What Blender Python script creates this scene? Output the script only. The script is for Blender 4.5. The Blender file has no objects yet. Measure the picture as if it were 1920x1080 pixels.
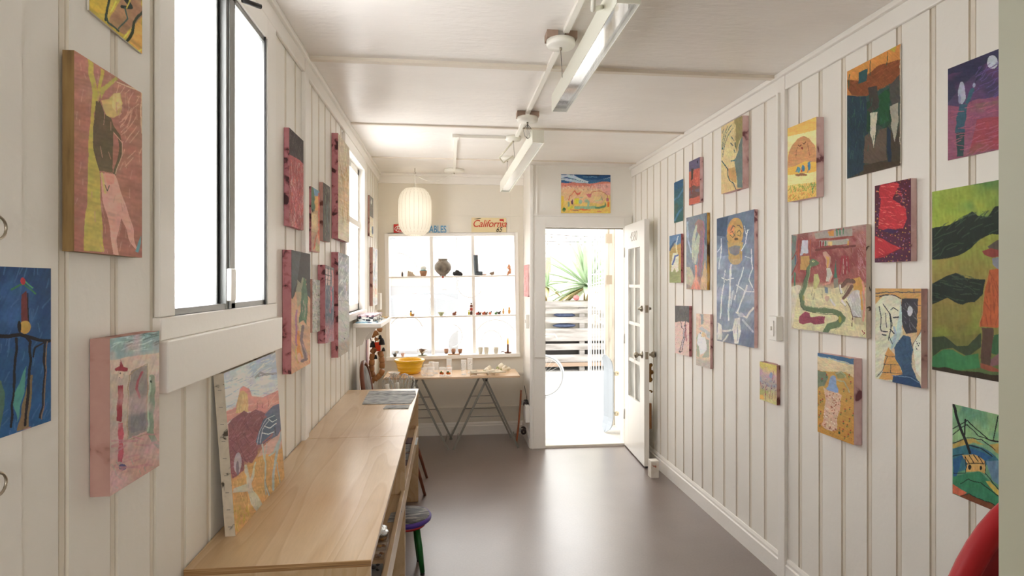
"""A small white-panelled gallery room hung with paintings, seen from its rear end."""
SKY = 4.6
L_WIN1, L_WIN2, L_REAR_FILL = 5.6, 5.0, 0.5      # daylight radiance at the side windows and the added rear fill window
REAR_FILL_WIN = (-0.2, 1.3, 0.9, 2.3)
import bpy, bmesh, math, random
import numpy as np
from mathutils import Vector, Matrix

# ------------------------------------------------------------------ basics
SC = bpy.context.scene
COL = SC.collection
PI = math.pi
random.seed(7)

# camera: level, standing at the rear end of the room, 20 mm lens
CAM_H = 1.53
YAW = math.radians(6.4)
FOC = 1065.0
HOR = 528.0
CS, SN = math.cos(YAW), math.sin(YAW)

def ray(u, v):
    a = (u - 960.0) / FOC
    b = (HOR - v) / FOC
    return Vector((a * CS + SN, CS - a * SN, b))

def on_x(u, v, X):
    d = ray(u, v); t = X / d.x
    return Vector((X, d.y * t, CAM_H + d.z * t))

def on_y(u, v, Y):
    d = ray(u, v); t = Y / d.y
    return Vector((d.x * t, Y, CAM_H + d.z * t))

def on_z(u, v, Z):
    d = ray(u, v); t = (Z - CAM_H) / d.z
    return Vector((d.x * t, d.y * t, Z))

# main dimensions of the room (metres)
XL, XR = -0.685, 1.715          # side walls
YD, YW = 5.16, 5.70             # door wall, window wall (alcove)
XA = 0.755                      # return wall of the alcove
ZC = 2.60                       # ceiling
YB = -2.2                       # rear wall behind the camera

def srgb(h):
    if isinstance(h, str):
        c = [int(h[i:i + 2], 16) / 255 for i in (0, 2, 4)]
    else:
        c = list(h)
    return [x / 12.92 if x <= 0.04045 else ((x + 0.055) / 1.055) ** 2.4 for x in c]

# ------------------------------------------------------------------ materials
MATS = {}
def mat(name, color='ffffff', rough=0.5, metal=0.0, spec=0.5, gain=1.0, noise=0.0, nscale=8.0,
        bump=0.0, bscale=60.0, coat=0.0, stretch=(1, 1, 1), trans=0.0, ior=1.45, emit=None, estr=0.0, alpha=1.0):
    if name in MATS:
        return MATS[name]
    m = bpy.data.materials.new(name); m.use_nodes = True
    nt = m.node_tree; b = nt.nodes['Principled BSDF']
    c = [min(0.93, x * gain) for x in srgb(color)]
    b.inputs['Base Color'].default_value = (*c, 1)
    b.inputs['Roughness'].default_value = rough
    b.inputs['Metallic'].default_value = metal
    b.inputs['Specular IOR Level'].default_value = spec
    b.inputs['Coat Weight'].default_value = coat
    b.inputs['Transmission Weight'].default_value = trans
    b.inputs['IOR'].default_value = ior
    b.inputs['Alpha'].default_value = alpha
    if emit:
        b.inputs['Emission Color'].default_value = (*srgb(emit), 1)
        b.inputs['Emission Strength'].default_value = estr
    if noise or bump:
        tc = nt.nodes.new('ShaderNodeTexCoord'); mp = nt.nodes.new('ShaderNodeMapping')
        mp.inputs['Scale'].default_value = stretch
        nt.links.new(tc.outputs['Object'], mp.inputs['Vector'])
    if noise:
        n = nt.nodes.new('ShaderNodeTexNoise'); n.inputs['Scale'].default_value = nscale
        n.inputs['Detail'].default_value = 5
        nt.links.new(mp.outputs[0], n.inputs['Vector'])
        r = nt.nodes.new('ShaderNodeMapRange')
        r.inputs['From Min'].default_value = 0.3; r.inputs['From Max'].default_value = 0.7
        r.inputs['To Min'].default_value = 1 - noise; r.inputs['To Max'].default_value = 1 + noise * 0.5
        nt.links.new(n.outputs['Fac'], r.inputs['Value'])
        mx = nt.nodes.new('ShaderNodeVectorMath'); mx.operation = 'SCALE'
        mx.inputs[0].default_value = c
        nt.links.new(r.outputs[0], mx.inputs['Scale'])
        nt.links.new(mx.outputs[0], b.inputs['Base Color'])
    if bump:
        n2 = nt.nodes.new('ShaderNodeTexNoise'); n2.inputs['Scale'].default_value = bscale
        n2.inputs['Detail'].default_value = 4
        nt.links.new(mp.outputs[0], n2.inputs['Vector'])
        bp = nt.nodes.new('ShaderNodeBump'); bp.inputs['Strength'].default_value = bump
        bp.inputs['Distance'].default_value = 0.01
        nt.links.new(n2.outputs['Fac'], bp.inputs['Height'])
        nt.links.new(bp.outputs[0], b.inputs['Normal'])
    MATS[name] = m
    return m

def ramp_mat(name, stops, scale=6.0, stretch=(1, 1, 1), rough=0.5, detail=4, distort=0.0, bump=0.0, kind='noise', spec=0.5):
    """noise or wave pattern through a colour ramp, in object space"""
    if name in MATS:
        return MATS[name]
    m = bpy.data.materials.new(name); m.use_nodes = True
    nt = m.node_tree; b = nt.nodes['Principled BSDF']
    tc = nt.nodes.new('ShaderNodeTexCoord'); mp = nt.nodes.new('ShaderNodeMapping')
    mp.inputs['Scale'].default_value = stretch
    nt.links.new(tc.outputs['Object'], mp.inputs['Vector'])
    if kind == 'noise':
        n = nt.nodes.new('ShaderNodeTexNoise')
        n.inputs['Distortion'].default_value = distort
    elif kind == 'wave':
        n = nt.nodes.new('ShaderNodeTexWave'); n.inputs['Distortion'].default_value = distort
        n.inputs['Detail Scale'].default_value = 1.2
    else:
        n = nt.nodes.new('ShaderNodeTexVoronoi')
    n.inputs['Scale'].default_value = scale
    if 'Detail' in n.inputs: n.inputs['Detail'].default_value = detail
    nt.links.new(mp.outputs[0], n.inputs['Vector'])
    cr = nt.nodes.new('ShaderNodeValToRGB')
    el = cr.color_ramp.elements
    while len(el) < len(stops): el.new(0.5)
    for e, (p, c) in zip(el, stops):
        e.position = p; e.color = (*srgb(c), 1)
    nt.links.new(n.outputs['Distance' if kind == 'voronoi' else 'Fac'], cr.inputs['Fac'])
    nt.links.new(cr.outputs[0], b.inputs['Base Color'])
    b.inputs['Roughness'].default_value = rough
    b.inputs['Specular IOR Level'].default_value = spec
    if bump:
        bp = nt.nodes.new('ShaderNodeBump'); bp.inputs['Strength'].default_value = bump
        bp.inputs['Distance'].default_value = 0.01
        nt.links.new(n.outputs['Distance' if kind == 'voronoi' else 'Fac'], bp.inputs['Height'])
        nt.links.new(bp.outputs[0], b.inputs['Normal'])
    MATS[name] = m
    return m

# ------------------------------------------------------------------ mesh builder
class MB:
    """collects shapes into one mesh"""
    def __init__(self): self.v = []; self.f = []; self.sm = []
    def add(self, vs, fs, smooth=False):
        o = len(self.v)
        self.v += [tuple(p) for p in vs]
        self.f += [tuple(i + o for i in f) for f in fs]
        self.sm += [smooth] * len(fs)
        return self
    def box(self, x0, x1, y0, y1, z0, z1):
        return self.add([(x0, y0, z0), (x1, y0, z0), (x1, y1, z0), (x0, y1, z0), (x0, y0, z1), (x1, y0, z1), (x1, y1, z1), (x0, y1, z1)],
                        [(0, 3, 2, 1), (4, 5, 6, 7), (0, 1, 5, 4), (1, 2, 6, 5), (2, 3, 7, 6), (3, 0, 4, 7)])
    def cbox(self, c, s, M=None):
        """box of size s centred at c, turned by M"""
        vs = []
        for k in range(8):
            p = Vector(((k & 1) - 0.5, ((k >> 1) & 1) - 0.5, ((k >> 2) & 1) - 0.5))
            p = Vector((p.x * s[0], p.y * s[1], p.z * s[2]))
            if M is not None: p = M @ p
            vs.append(p + Vector(c))
        return self.add(vs, [(0, 2, 3, 1), (4, 5, 7, 6), (0, 1, 5, 4), (1, 3, 7, 5), (3, 2, 6, 7), (2, 0, 4, 6)])
    def bar(self, a, b, w, h, up=(0, 0, 1)):
        a, b = Vector(a), Vector(b); d = (b - a); L = d.length; d.normalize()
        u = Vector(up)
        s = d.cross(u)
        if s.length < 1e-4: s = d.cross(Vector((0, 1, 0)))
        s.normalize(); n = s.cross(d).normalized()
        vs = []
        for p in (a, b):
            for (i, j) in ((-1, -1), (1, -1), (1, 1), (-1, 1)):
                vs.append(p + s * (i * w / 2) + n * (j * h / 2))
        return self.add(vs, [(0, 1, 2, 3), (7, 6, 5, 4), (0, 4, 5, 1), (1, 5, 6, 2), (2, 6, 7, 3), (3, 7, 4, 0)])
    def tube(self, pts, r, n=8, closed=False, cap=True):
        pts = [Vector(p) for p in pts]; N = len(pts)
        rs = r if isinstance(r, (list, tuple)) else [r] * N
        vs = []; prev = None
        for i, p in enumerate(pts):
            if closed: d = pts[(i + 1) % N] - pts[i - 1]
            else: d = pts[min(i + 1, N - 1)] - pts[max(i - 1, 0)]
            if d.length < 1e-9: d = Vector((0, 0, 1))
            d.normalize()
            if prev is None:
                s = d.cross(Vector((0, 0, 1)))
                if s.length < 1e-3: s = d.cross(Vector((1, 0, 0)))
            else:
                s = prev - d * prev.dot(d)
                if s.length < 1e-5: s = d.cross(Vector((0.3, 0.5, 0.8)))
            s.normalize(); prev = s; t = d.cross(s)
            for k in range(n):
                a = 2 * PI * k / n
                vs.append(p + (s * math.cos(a) + t * math.sin(a)) * rs[i])
        fs = []
        for i in range(N if closed else N - 1):
            j = (i + 1) % N
            for k in range(n):
                l = (k + 1) % n
                fs.append((i * n + k, i * n + l, j * n + l, j * n + k))
        if cap and not closed:
            fs.append(tuple(range(n))[::-1]); fs.append(tuple((N - 1) * n + k for k in range(n)))
        return self.add(vs, fs, True)
    def lathe(self, prof, c=(0, 0, 0), n=24, M=None, flat=False, wob=None):
        """prof: (r, z) list revolved about z"""
        vs = []; fs = []; c = Vector(c)
        for (r, z) in prof:
            for k in range(n):
                a = 2 * PI * k / n
                rr = r * (wob(a, z) if wob else 1)
                p = Vector((rr * math.cos(a), rr * math.sin(a), z))
                if M is not None: p = M @ p
                vs.append(p + c)
        for i in range(len(prof) - 1):
            for k in range(n):
                l = (k + 1) % n
                fs.append((i * n + k, i * n + l, (i + 1) * n + l, (i + 1) * n + k))
        if prof[0][0] > 1e-6: fs.append(tuple(range(n))[::-1])
        if prof[-1][0] > 1e-6: fs.append(tuple((len(prof) - 1) * n + k for k in range(n)))
        return self.add(vs, fs, not flat)
    def cyl(self, a, b, r, n=16): return self.tube([a, b], r, n)
    def ball(self, c, r, n=12, M=None, sc=(1, 1, 1), jit=0.0):
        rg = n // 2; prof = []
        vs = []; fs = []; c = Vector(c)
        for i in range(rg + 1):
            th = PI * i / rg
            for k in range(n):
                a = 2 * PI * k / n
                q = 1 + (random.uniform(-jit, jit) if 0 < i < rg else 0)
                p = Vector((math.sin(th) * math.cos(a) * sc[0], math.sin(th) * math.sin(a) * sc[1], -math.cos(th) * sc[2])) * r * q
                if M is not None: p = M @ p
                vs.append(p + c)
        for i in range(rg):
            for k in range(n):
                l = (k + 1) % n
                fs.append((i * n + k, i * n + l, (i + 1) * n + l, (i + 1) * n + k))
        return self.add(vs, fs, True)
    def prism(self, poly, origin, ax, ay, depth):
        """polygon in the plane (ax, ay) extruded by vector depth"""
        o = Vector(origin); ax = Vector(ax); ay = Vector(ay); d = Vector(depth)
        n = len(poly)
        vs = [o + ax * p[0] + ay * p[1] for p in poly] + [o + ax * p[0] + ay * p[1] + d for p in poly]
        fs = [tuple(range(n))[::-1], tuple(range(n, 2 * n))] + [(i, (i + 1) % n, n + (i + 1) % n, n + i) for i in range(n)]
        return self.add(vs, fs)
    def build(self, name, material=None, parent=None, bevel=0.0, seg=2, subsurf=0, recalc=True, weld=False):
        me = bpy.data.meshes.new(name)
        off = Vector(parent.location) if (parent is not None and parent.get('_own')) else Vector((0, 0, 0))
        me.from_pydata([(x, y, z) for (x, y, z) in self.v], [], self.f)
        me.polygons.foreach_set('use_smooth', self.sm)
        if recalc:
            bm = bmesh.new(); bm.from_mesh(me)
            bmesh.ops.remove_doubles(bm, verts=bm.verts, dist=1e-6)
            bmesh.ops.recalc_face_normals(bm, faces=bm.faces)
            bm.to_mesh(me); bm.free()
        o = bpy.data.objects.new(name, me)
        COL.objects.link(o)
        if material: me.materials.append(material)
        if bevel:
            md = o.modifiers.new('bevel', 'BEVEL'); md.width = bevel; md.segments = seg; md.limit_method = 'ANGLE'
        if subsurf:
            md = o.modifiers.new('sub', 'SUBSURF'); md.levels = subsurf; md.render_levels = subsurf
        if parent is not None: put_under(o, parent)
        me.update()
        return o

def put_under(o, parent):
    """parent o and keep the geometry where it was authored (world coordinates)"""
    o.parent = parent
    o.matrix_parent_inverse = world(parent).inverted()

def world(o):
    m = o.matrix_basis.copy()
    p = o.parent
    if p is not None:
        m = world(p) @ o.matrix_parent_inverse @ m
    return m

def tag(o, label=None, cat=None, group=None, kind=None):
    if label: o['label'] = label
    if cat: o['category'] = cat
    if group: o['group'] = group
    if kind: o['kind'] = kind
    return o

def thing(name, label, cat, loc=(0, 0, 0), group=None, rotz=0.0):
    o = bpy.data.objects.new(name, None); COL.objects.link(o)
    o.empty_display_size = 0.05
    o.location = loc; o.rotation_euler = (0, 0, rotz)
    return tag(o, label, cat, group)

def struct(mb, name, material, parent=None, **kw):
    o = mb.build(name, material, parent, **kw)
    if parent is None: o['kind'] = 'structure'
    return o

def copy_thing(root, label=None, loc=None, rotz=None, group=None):
    """copy of a thing with copies of its parts and sub-parts (mesh data shared)"""
    r = root.copy(); COL.objects.link(r)
    if loc is not None: r.location = loc
    if rotz is not None: r.rotation_euler = (0, 0, rotz)
    if label: r['label'] = label
    if group: r['group'] = group
    for ch in [x for x in bpy.data.objects if x.parent == root]:
        c = ch.copy(); COL.objects.link(c); c.parent = r
        for g in [x for x in bpy.data.objects if x.parent == ch]:
            d = g.copy(); COL.objects.link(d); d.parent = c
    return r

# ------------------------------------------------------------------ shared materials
M_wall = mat('white_wall_paint', 'efece5', rough=0.42, spec=0.4, noise=0.02, nscale=3, bump=0.12, bscale=35)
M_trim = mat('white_trim_paint', 'f0ede7', rough=0.35, bump=0.08, bscale=40)
M_ceil = mat('white_ceiling_paint', 'f0ece7', rough=0.3, spec=0.45, noise=0.03, nscale=2, bump=0.35, bscale=14, stretch=(1, 3, 1))
M_back = mat('cream_back_wall_paint', 'e6e0d3', rough=0.5, noise=0.02, nscale=3, bump=0.1, bscale=35)
M_white = mat('white_enamel', 'efede6', rough=0.3)
M_white_metal = mat('white_metal', 'eeece4', rough=0.35, metal=0.0)
M_alu = mat('brushed_aluminium', 'b9b9b6', rough=0.35, metal=0.9)
M_steel = mat('galvanised_steel', '8b8880', rough=0.45, metal=0.75)
M_nickel = mat('worn_nickel', 'a59c8c', rough=0.3, metal=0.95)
M_dark = mat('dark_bronze', '2c2a28', rough=0.45, metal=0.4)
M_brass = mat('aged_brass', '7d5a30', rough=0.35, metal=0.8)
M_black = mat('black_matt', '1d1c1c', rough=0.6)
M_grime = mat('dark_gap', '3c372f', rough=0.9)
# ------------------------------------------------------------------ camera, world
cam_d = bpy.data.cameras.new('camera'); cam = bpy.data.objects.new('camera', cam_d); COL.objects.link(cam)
cam.location = (0, 0, CAM_H); cam.rotation_euler = (PI / 2, 0, -YAW)
cam_d.sensor_width = 36.0; cam_d.lens = FOC / 1920 * 36.0
cam_d.shift_y = -(540.0 - HOR) / 1920.0
cam_d.clip_start = 0.02; cam_d.clip_end = 300
SC.camera = cam
SC.view_settings.view_transform = 'Standard'
SC.view_settings.look = 'None'
SC.view_settings.gamma = 1.0
SC.view_settings.use_curve_mapping = False
SC.view_settings.exposure = 0.24
cy = SC.cycles
cy.max_bounces = 14; cy.diffuse_bounces = 9; cy.glossy_bounces = 4; cy.transmission_bounces = 8; cy.transparent_max_bounces = 16
cy.caustics_reflective = False; cy.caustics_refractive = False
cy.sample_clamp_indirect = 6.0
cy.use_denoising = True
cy.use_adaptive_sampling = False

W = bpy.data.worlds.new('overcast_sky'); SC.world = W; W.use_nodes = True
bg = W.node_tree.nodes['Background']
bg.inputs['Color'].default_value = (1.0, 0.985, 0.965, 1)
bg.inputs['Strength'].default_value = SKY

# ------------------------------------------------------------------ room shell
# panelled side walls: boards with a pair of narrow grooves and a bead between them
def panel_profile(y0, y1, g0, step):
    """(y, depth) points along the wall; depth is measured into the wall"""
    pts = [(y0, 0.0)]
    k = math.ceil((y0 + 0.03 - g0) / step)
    while g0 + k * step < y1 - 0.03:
        g = g0 + k * step
        pts += [(g - 0.0140, 0.0), (g - 0.0130, 0.007), (g - 0.0085, 0.007), (g - 0.0070, 0.003), (g + 0.0070, 0.003),
                (g + 0.0085, 0.007), (g + 0.0130, 0.007), (g + 0.0140, 0.0)]
        k += 1
    pts.append((y1, 0.0))
    return pts

def panel_wall(mb, X, sign, y0, y1, z0, z1, g0, step, axis='x'):
    """sign: +1 when the room lies on the +X side of the wall"""
    pr = panel_profile(y0, y1, g0, step)
    vs = []; fs = []
    for (y, d) in pr:
        for z in (z0, z1):
            vs.append((X - sign * d, y, z) if axis == 'x' else (y, X - sign * d, z))
    n = len(pr)
    for i in range(n - 1):
        fs.append((2 * i, 2 * i + 1, 2 * i + 3, 2 * i + 2))
    # closed solid body behind
    T = 0.10
    o = len(vs)
    for (y, z) in ((y0, z0), (y0, z1), (y1, z1), (y1, z0)):
        vs.append((X - sign * T, y, z) if axis == 'x' else (y, X - sign * T, z))
    fs.append((o, o + 1, o + 2, o + 3))
    fs.append((0, 1, o + 1, o)); fs.append((2 * n - 2, 2 * n - 1, o + 2, o + 3))
    fs.append(tuple([2 * i for i in range(n)] + [o + 3, o])); fs.append(tuple([2 * i + 1 for i in range(n)] + [o + 2, o + 1]))
    mb.add(vs, fs)

def shade_grooves(o):
    """the recessed strips are coloured darker, for the shade and grime in the grooves"""
    o.data.materials.append(mat('groove_shade_grime', 'e3dccf', rough=0.6))
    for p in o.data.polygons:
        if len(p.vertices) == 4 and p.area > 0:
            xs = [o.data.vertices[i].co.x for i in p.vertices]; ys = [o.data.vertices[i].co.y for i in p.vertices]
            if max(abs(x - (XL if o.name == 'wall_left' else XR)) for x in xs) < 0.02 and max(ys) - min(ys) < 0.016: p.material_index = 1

# window openings in the left wall: (y0, y1, z0, z1)
W1 = (1.490, 2.215, 1.445, 2.435)
W2 = (3.84, 4.64, 1.31, 2.42)
GL, GR, GS = 1.411, 1.690, 0.1535
mb = MB()
for (a, b) in ((YB, W1[0]), (W1[1], W2[0]), (W2[1], YW)):
    panel_wall(mb, XL, +1, a, b, 0, ZC, GL, 0.155)
for w in (W1, W2):
    panel_wall(mb, XL, +1, w[0], w[1], 0, w[2], GL, 0.155)
    panel_wall(mb, XL, +1, w[0], w[1], w[3], ZC, GL, 0.155)
shade_grooves(struct(mb, 'wall_left', M_wall, recalc=False))
mb = MB(); panel_wall(mb, XR, -1, YB, YD, 0, ZC, GR, GS)
shade_grooves(struct(mb, 'wall_right', M_wall, recalc=False))

# door wall with the door opening, return wall, window wall
DX0, DX1, DZ = 0.885, 1.632, 2.03
mb = MB()
mb.box(XA, DX0, YD, YD + 0.12, 0, ZC); mb.box(DX1, XR + 0.1, YD, YD + 0.12, 0, ZC); mb.box(DX0, DX1, YD, YD + 0.12, DZ, ZC)
struct(mb, 'wall_door', M_wall)
mb = MB(); mb.box(XA, XA + 0.13, YD + 0.12, YW + 0.14, 0, ZC)
struct(mb, 'wall_return', M_wall)
WX0, WX1, WZ0, WZ1 = -0.60, 0.69, 0.775, 2.005
mb = MB()
T = 0.14
mb.box(XL - 0.1, WX0, YW, YW + T, 0, ZC); mb.box(WX1, XA, YW, YW + T, 0, ZC)
mb.box(WX0, WX1, YW, YW + T, 0, WZ0); mb.box(WX0, WX1, YW, YW + T, WZ1, ZC)
struct(mb, 'wall_back', M_back)
# rear end of the room behind the camera, with an unseen window added for fill light
mb = MB()
RW = REAR_FILL_WIN
mb.box(XL - 0.1, RW[0], YB - 0.12, YB, 0, ZC); mb.box(RW[1], XR + 0.1, YB - 0.12, YB, 0, ZC)
mb.box(RW[0], RW[1], YB - 0.12, YB, 0, RW[2]); mb.box(RW[0], RW[1], YB - 0.12, YB, RW[3], ZC)
struct(mb, 'wall_rear', mat('rear_room_paint', 'a39a8c', rough=0.7))
# the wall stub beside the camera
mb = MB(); mb.box(0.536, XR, 0.38, 0.50, 0, ZC)
struct(mb, 'wall_partition', mat('partition_paint', 'c3c5b3', rough=0.5))

# floor: brown linoleum with a satin polish
fl = bpy.data.materials.new('brown_linoleum'); fl.use_nodes = True
nt = fl.node_tree; b = nt.nodes['Principled BSDF']
tc = nt.nodes.new('ShaderNodeTexCoord')
n1 = nt.nodes.new('ShaderNodeTexNoise'); n1.inputs['Scale'].default_value = 2.2; n1.inputs['Detail'].default_value = 6
n2 = nt.nodes.new('ShaderNodeTexNoise'); n2.inputs['Scale'].default_value = 90; n2.inputs['Detail'].default_value = 3
nt.links.new(tc.outputs['Object'], n1.inputs['Vector']); nt.links.new(tc.outputs['Object'], n2.inputs['Vector'])
ad = nt.nodes.new('ShaderNodeMath'); ad.operation = 'MULTIPLY_ADD'; ad.inputs[1].default_value = 0.45
nt.links.new(n2.outputs['Fac'], ad.inputs[0]); nt.links.new(n1.outputs['Fac'], ad.inputs[2])
cr = nt.nodes.new('ShaderNodeValToRGB')
cr.color_ramp.elements[0].position = 0.45; cr.color_ramp.elements[0].color = (*srgb('64554e'), 1)
cr.color_ramp.elements[1].position = 0.95; cr.color_ramp.elements[1].color = (*srgb('7a6c65'), 1)
nt.links.new(ad.outputs[0], cr.inputs['Fac']); nt.links.new(cr.outputs[0], b.inputs['Base Color'])
rr = nt.nodes.new('ShaderNodeMapRange'); rr.inputs['To Min'].default_value = 0.26; rr.inputs['To Max'].default_value = 0.40
nt.links.new(n1.outputs['Fac'], rr.inputs['Value']); nt.links.new(rr.outputs[0], b.inputs['Roughness'])
b.inputs['Specular IOR Level'].default_value = 0.6; b.inputs['Coat Weight'].default_value = 1.0; b.inputs['Coat Roughness'].default_value = 0.34
bp = nt.nodes.new('ShaderNodeBump'); bp.inputs['Strength'].default_value = 0.05; bp.inputs['Distance'].default_value = 0.01
n3 = nt.nodes.new('ShaderNodeTexNoise'); n3.inputs['Scale'].default_value = 4.0
nt.links.new(tc.outputs['Object'], n3.inputs['Vector'])
nt.links.new(n3.outputs['Fac'], bp.inputs['Height']); nt.links.new(bp.outputs[0], b.inputs['Normal'])
mb = MB(); mb.box(XL - 0.1, XR + 0.1, YB - 0.12, YD + 0.12, -0.08, 0); mb.box(XL - 0.1, XA + 0.13, YD + 0.12, YW + T, -0.08, 0)
struct(mb, 'floor', fl)
mb = MB(); mb.box(XL - 0.1, XR + 0.1, YB - 0.12, YW + T, ZC, ZC + 0.1)
struct(mb, 'ceiling', M_ceil)

# ceiling battens, posts, crown boards, baseboards
mb = MB()
n = 0
for (y, w, h, x1) in ((2.79, 0.034, 0.018, XR - 0.02), (3.92, 0.022, 0.012, XR - 0.02), (4.96, 0.016, 0.010, XR - 0.02)):
    n += 1
    mb = MB(); mb.box(XL + 0.02, x1, y - w / 2, y + w / 2, ZC - h, ZC + 0.001)
    struct(mb, 'trim_%d' % n, mat('batten_paint', 'e2d9cb', rough=0.45), bevel=0.002)
mb = MB(); mb.box(XL, XL + 0.02, 2.79 - 0.035, 2.79 + 0.035, 0, ZC); struct(mb, 'trim_4', M_trim, bevel=0.003)
mb = MB(); mb.box(XR - 0.02, XR, 2.74 - 0.03, 2.74 + 0.03, 0, ZC); struct(mb, 'trim_5', M_trim, bevel=0.003)
mb = MB()
mb.box(XL, XL + 0.016, YB, W1[0] - 0.08, ZC - 0.10, ZC); mb.box(XL, XL + 0.016, W1[0] - 0.08, YW, ZC - 0.085, ZC)
mb.box(XL, XL + 0.034, YB, YW, ZC - 0.022, ZC)
struct(mb, 'trim_6', M_trim, bevel=0.004)
mb = MB()
mb.box(XR - 0.016, XR, YB, YD, ZC - 0.095, ZC); mb.box(XR - 0.036, XR, YB, YD, ZC - 0.024, ZC)
struct(mb, 'trim_7', M_trim, bevel=0.004)
mb = MB(); mb.box(XL, XA, YW - 0.016, YW, ZC - 0.10, ZC); mb.box(XL, XA, YW - 0.036, YW, ZC - 0.03, ZC)
struct(mb, 'trim_8', M_trim, bevel=0.004)
def baseboard(name, a, b, nrm):
    a, b, nrm = Vector(a), Vector(b), Vector(nrm)
    mb = MB()
    pr = [(0, 0), (0.016, 0), (0.016, 0.088), (0.010, 0.094), (0.010, 0.108), (0.004, 0.122), (0, 0.124)]
    mb.prism(pr, a, nrm, (0, 0, 1), b - a)
    struct(mb, name, M_trim)
baseboard('baseboard_right', (XR, YB, 0), (XR, YD, 0), (-1, 0, 0))
baseboard('baseboard_left', (XL, YB, 0), (XL, YW, 0), (1, 0, 0))
baseboard('baseboard_back', (XL, YW, 0), (XA, YW, 0), (0, -1, 0))
baseboard('baseboard_return', (XA, YD + 0.005, 0), (XA, YW, 0), (-1, 0, 0))
# thin conduit and panel joints on the wall under the window
mb = MB(); mb.box(-0.35, XA, YW - 0.012, YW, 0.262, 0.276); struct(mb, 'trim_9', M_back)
mb = MB()
for x in (-0.48, -0.1, 0.28, 0.62):
    mb.box(x, x + 0.012, YW - 0.004, YW, 2.06, ZC - 0.1)
for x in (-0.42, -0.16, 0.08, 0.30, 0.50):
    mb.box(x, x + 0.010, YW - 0.004, YW, 0.13, 0.70)
mb.box(XL, XA, YW - 0.008, YW, 2.19, 2.20)
struct(mb, 'trim_10', M_back)
mb = MB(); mb.box(XL, XA, YW - 0.018, YW, 0.60, 0.615); struct(mb, 'trim_11', M_back)

# door casing
mb = MB()
mb.box(DX0 - 0.115, DX0, YD - 0.022, YD, 0, DZ + 0.10); mb.box(DX1, XR - 0.017, YD - 0.022, YD, 0, DZ + 0.10)
mb.box(DX0, DX1, YD - 0.022, YD, DZ, DZ + 0.10)
mb.box(DX0 - 0.127, DX0 - 0.112, YD - 0.03, YD, 0, DZ + 0.115); mb.box(DX0 - 0.127, XR - 0.017, YD - 0.03, YD, DZ + 0.10, DZ + 0.115)
struct(mb, 'trim_12', M_trim, bevel=0.003)
mb = MB(); mb.box(XA - 0.012, XA + 0.02, YD - 0.012, YD + 0.02, 0, ZC); struct(mb, 'trim_13', M_trim, bevel=0.003)
mb = MB(); mb.box(DX0 - 0.10, DX0 - 0.008, YD - 0.034, YD - 0.0205, 0.835, 1.43); struct(mb, 'trim_14', M_trim, bevel=0.002)
mb = MB(); mb.box(DX0, DX1, YD - 0.01, YD + 0.17, -0.02, 0.022); struct(mb, 'trim_15', mat('threshold_paint', 'e9e4da', rough=0.5), bevel=0.004)
# dark rebate strip round the opening
mb = MB(); mb.box(DX0, DX0 + 0.008, YD + 0.03, YD + 0.045, 0.022, DZ); mb.box(DX0, DX1, YD + 0.03, YD + 0.045, DZ - 0.009, DZ)
struct(mb, 'trim_16', mat('weatherstrip', '77705f', rough=0.8))
# shallow frame lines on the wall above the door
mb = MB()
mb.box(0.805, 0.815, YD - 0.01, YD, 2.16, ZC); mb.box(1.30 + 0.10, 1.41, YD - 0.003, YD, DZ + 0.12, ZC); mb.box(1.02, 1.03, YD - 0.003, YD, DZ + 0.12, ZC)
struct(mb, 'trim_17', M_trim)
# trim board on the left wall beside the camera
mb = MB(); mb.box(XL, XL + 0.004, 0.30, 0.995, 0.12, ZC - 0.1); struct(mb, 'trim_18', M_trim)

# ------------------------------------------------------------------ windows of the left wall
def frosted():
    m = bpy.data.materials.new('frosted_glass'); m.use_nodes = True
    nt = m.node_tree; nt.nodes.clear()
    out = nt.nodes.new('ShaderNodeOutputMaterial')
    tr = nt.nodes.new('ShaderNodeBsdfTranslucent'); tr.inputs[0].default_value = (0.97, 0.98, 1.0, 1)
    tp = nt.nodes.new('ShaderNodeBsdfTransparent'); tp.inputs[0].default_value = (0.97, 0.98, 1.0, 1)
    gl = nt.nodes.new('ShaderNodeBsdfGlossy'); gl.inputs['Roughness'].default_value = 0.3
    a = nt.nodes.new('ShaderNodeMixShader'); a.inputs[0].default_value = 0.45
    bb = nt.nodes.new('ShaderNodeMixShader'); bb.inputs[0].default_value = 0.04
    nt.links.new(tr.outputs[0], a.inputs[1]); nt.links.new(tp.outputs[0], a.inputs[2])
    nt.links.new(a.outputs[0], bb.inputs[1]); nt.links.new(gl.outputs[0], bb.inputs[2])
    nt.links.new(bb.outputs[0], out.inputs[0])
    return m
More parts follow.
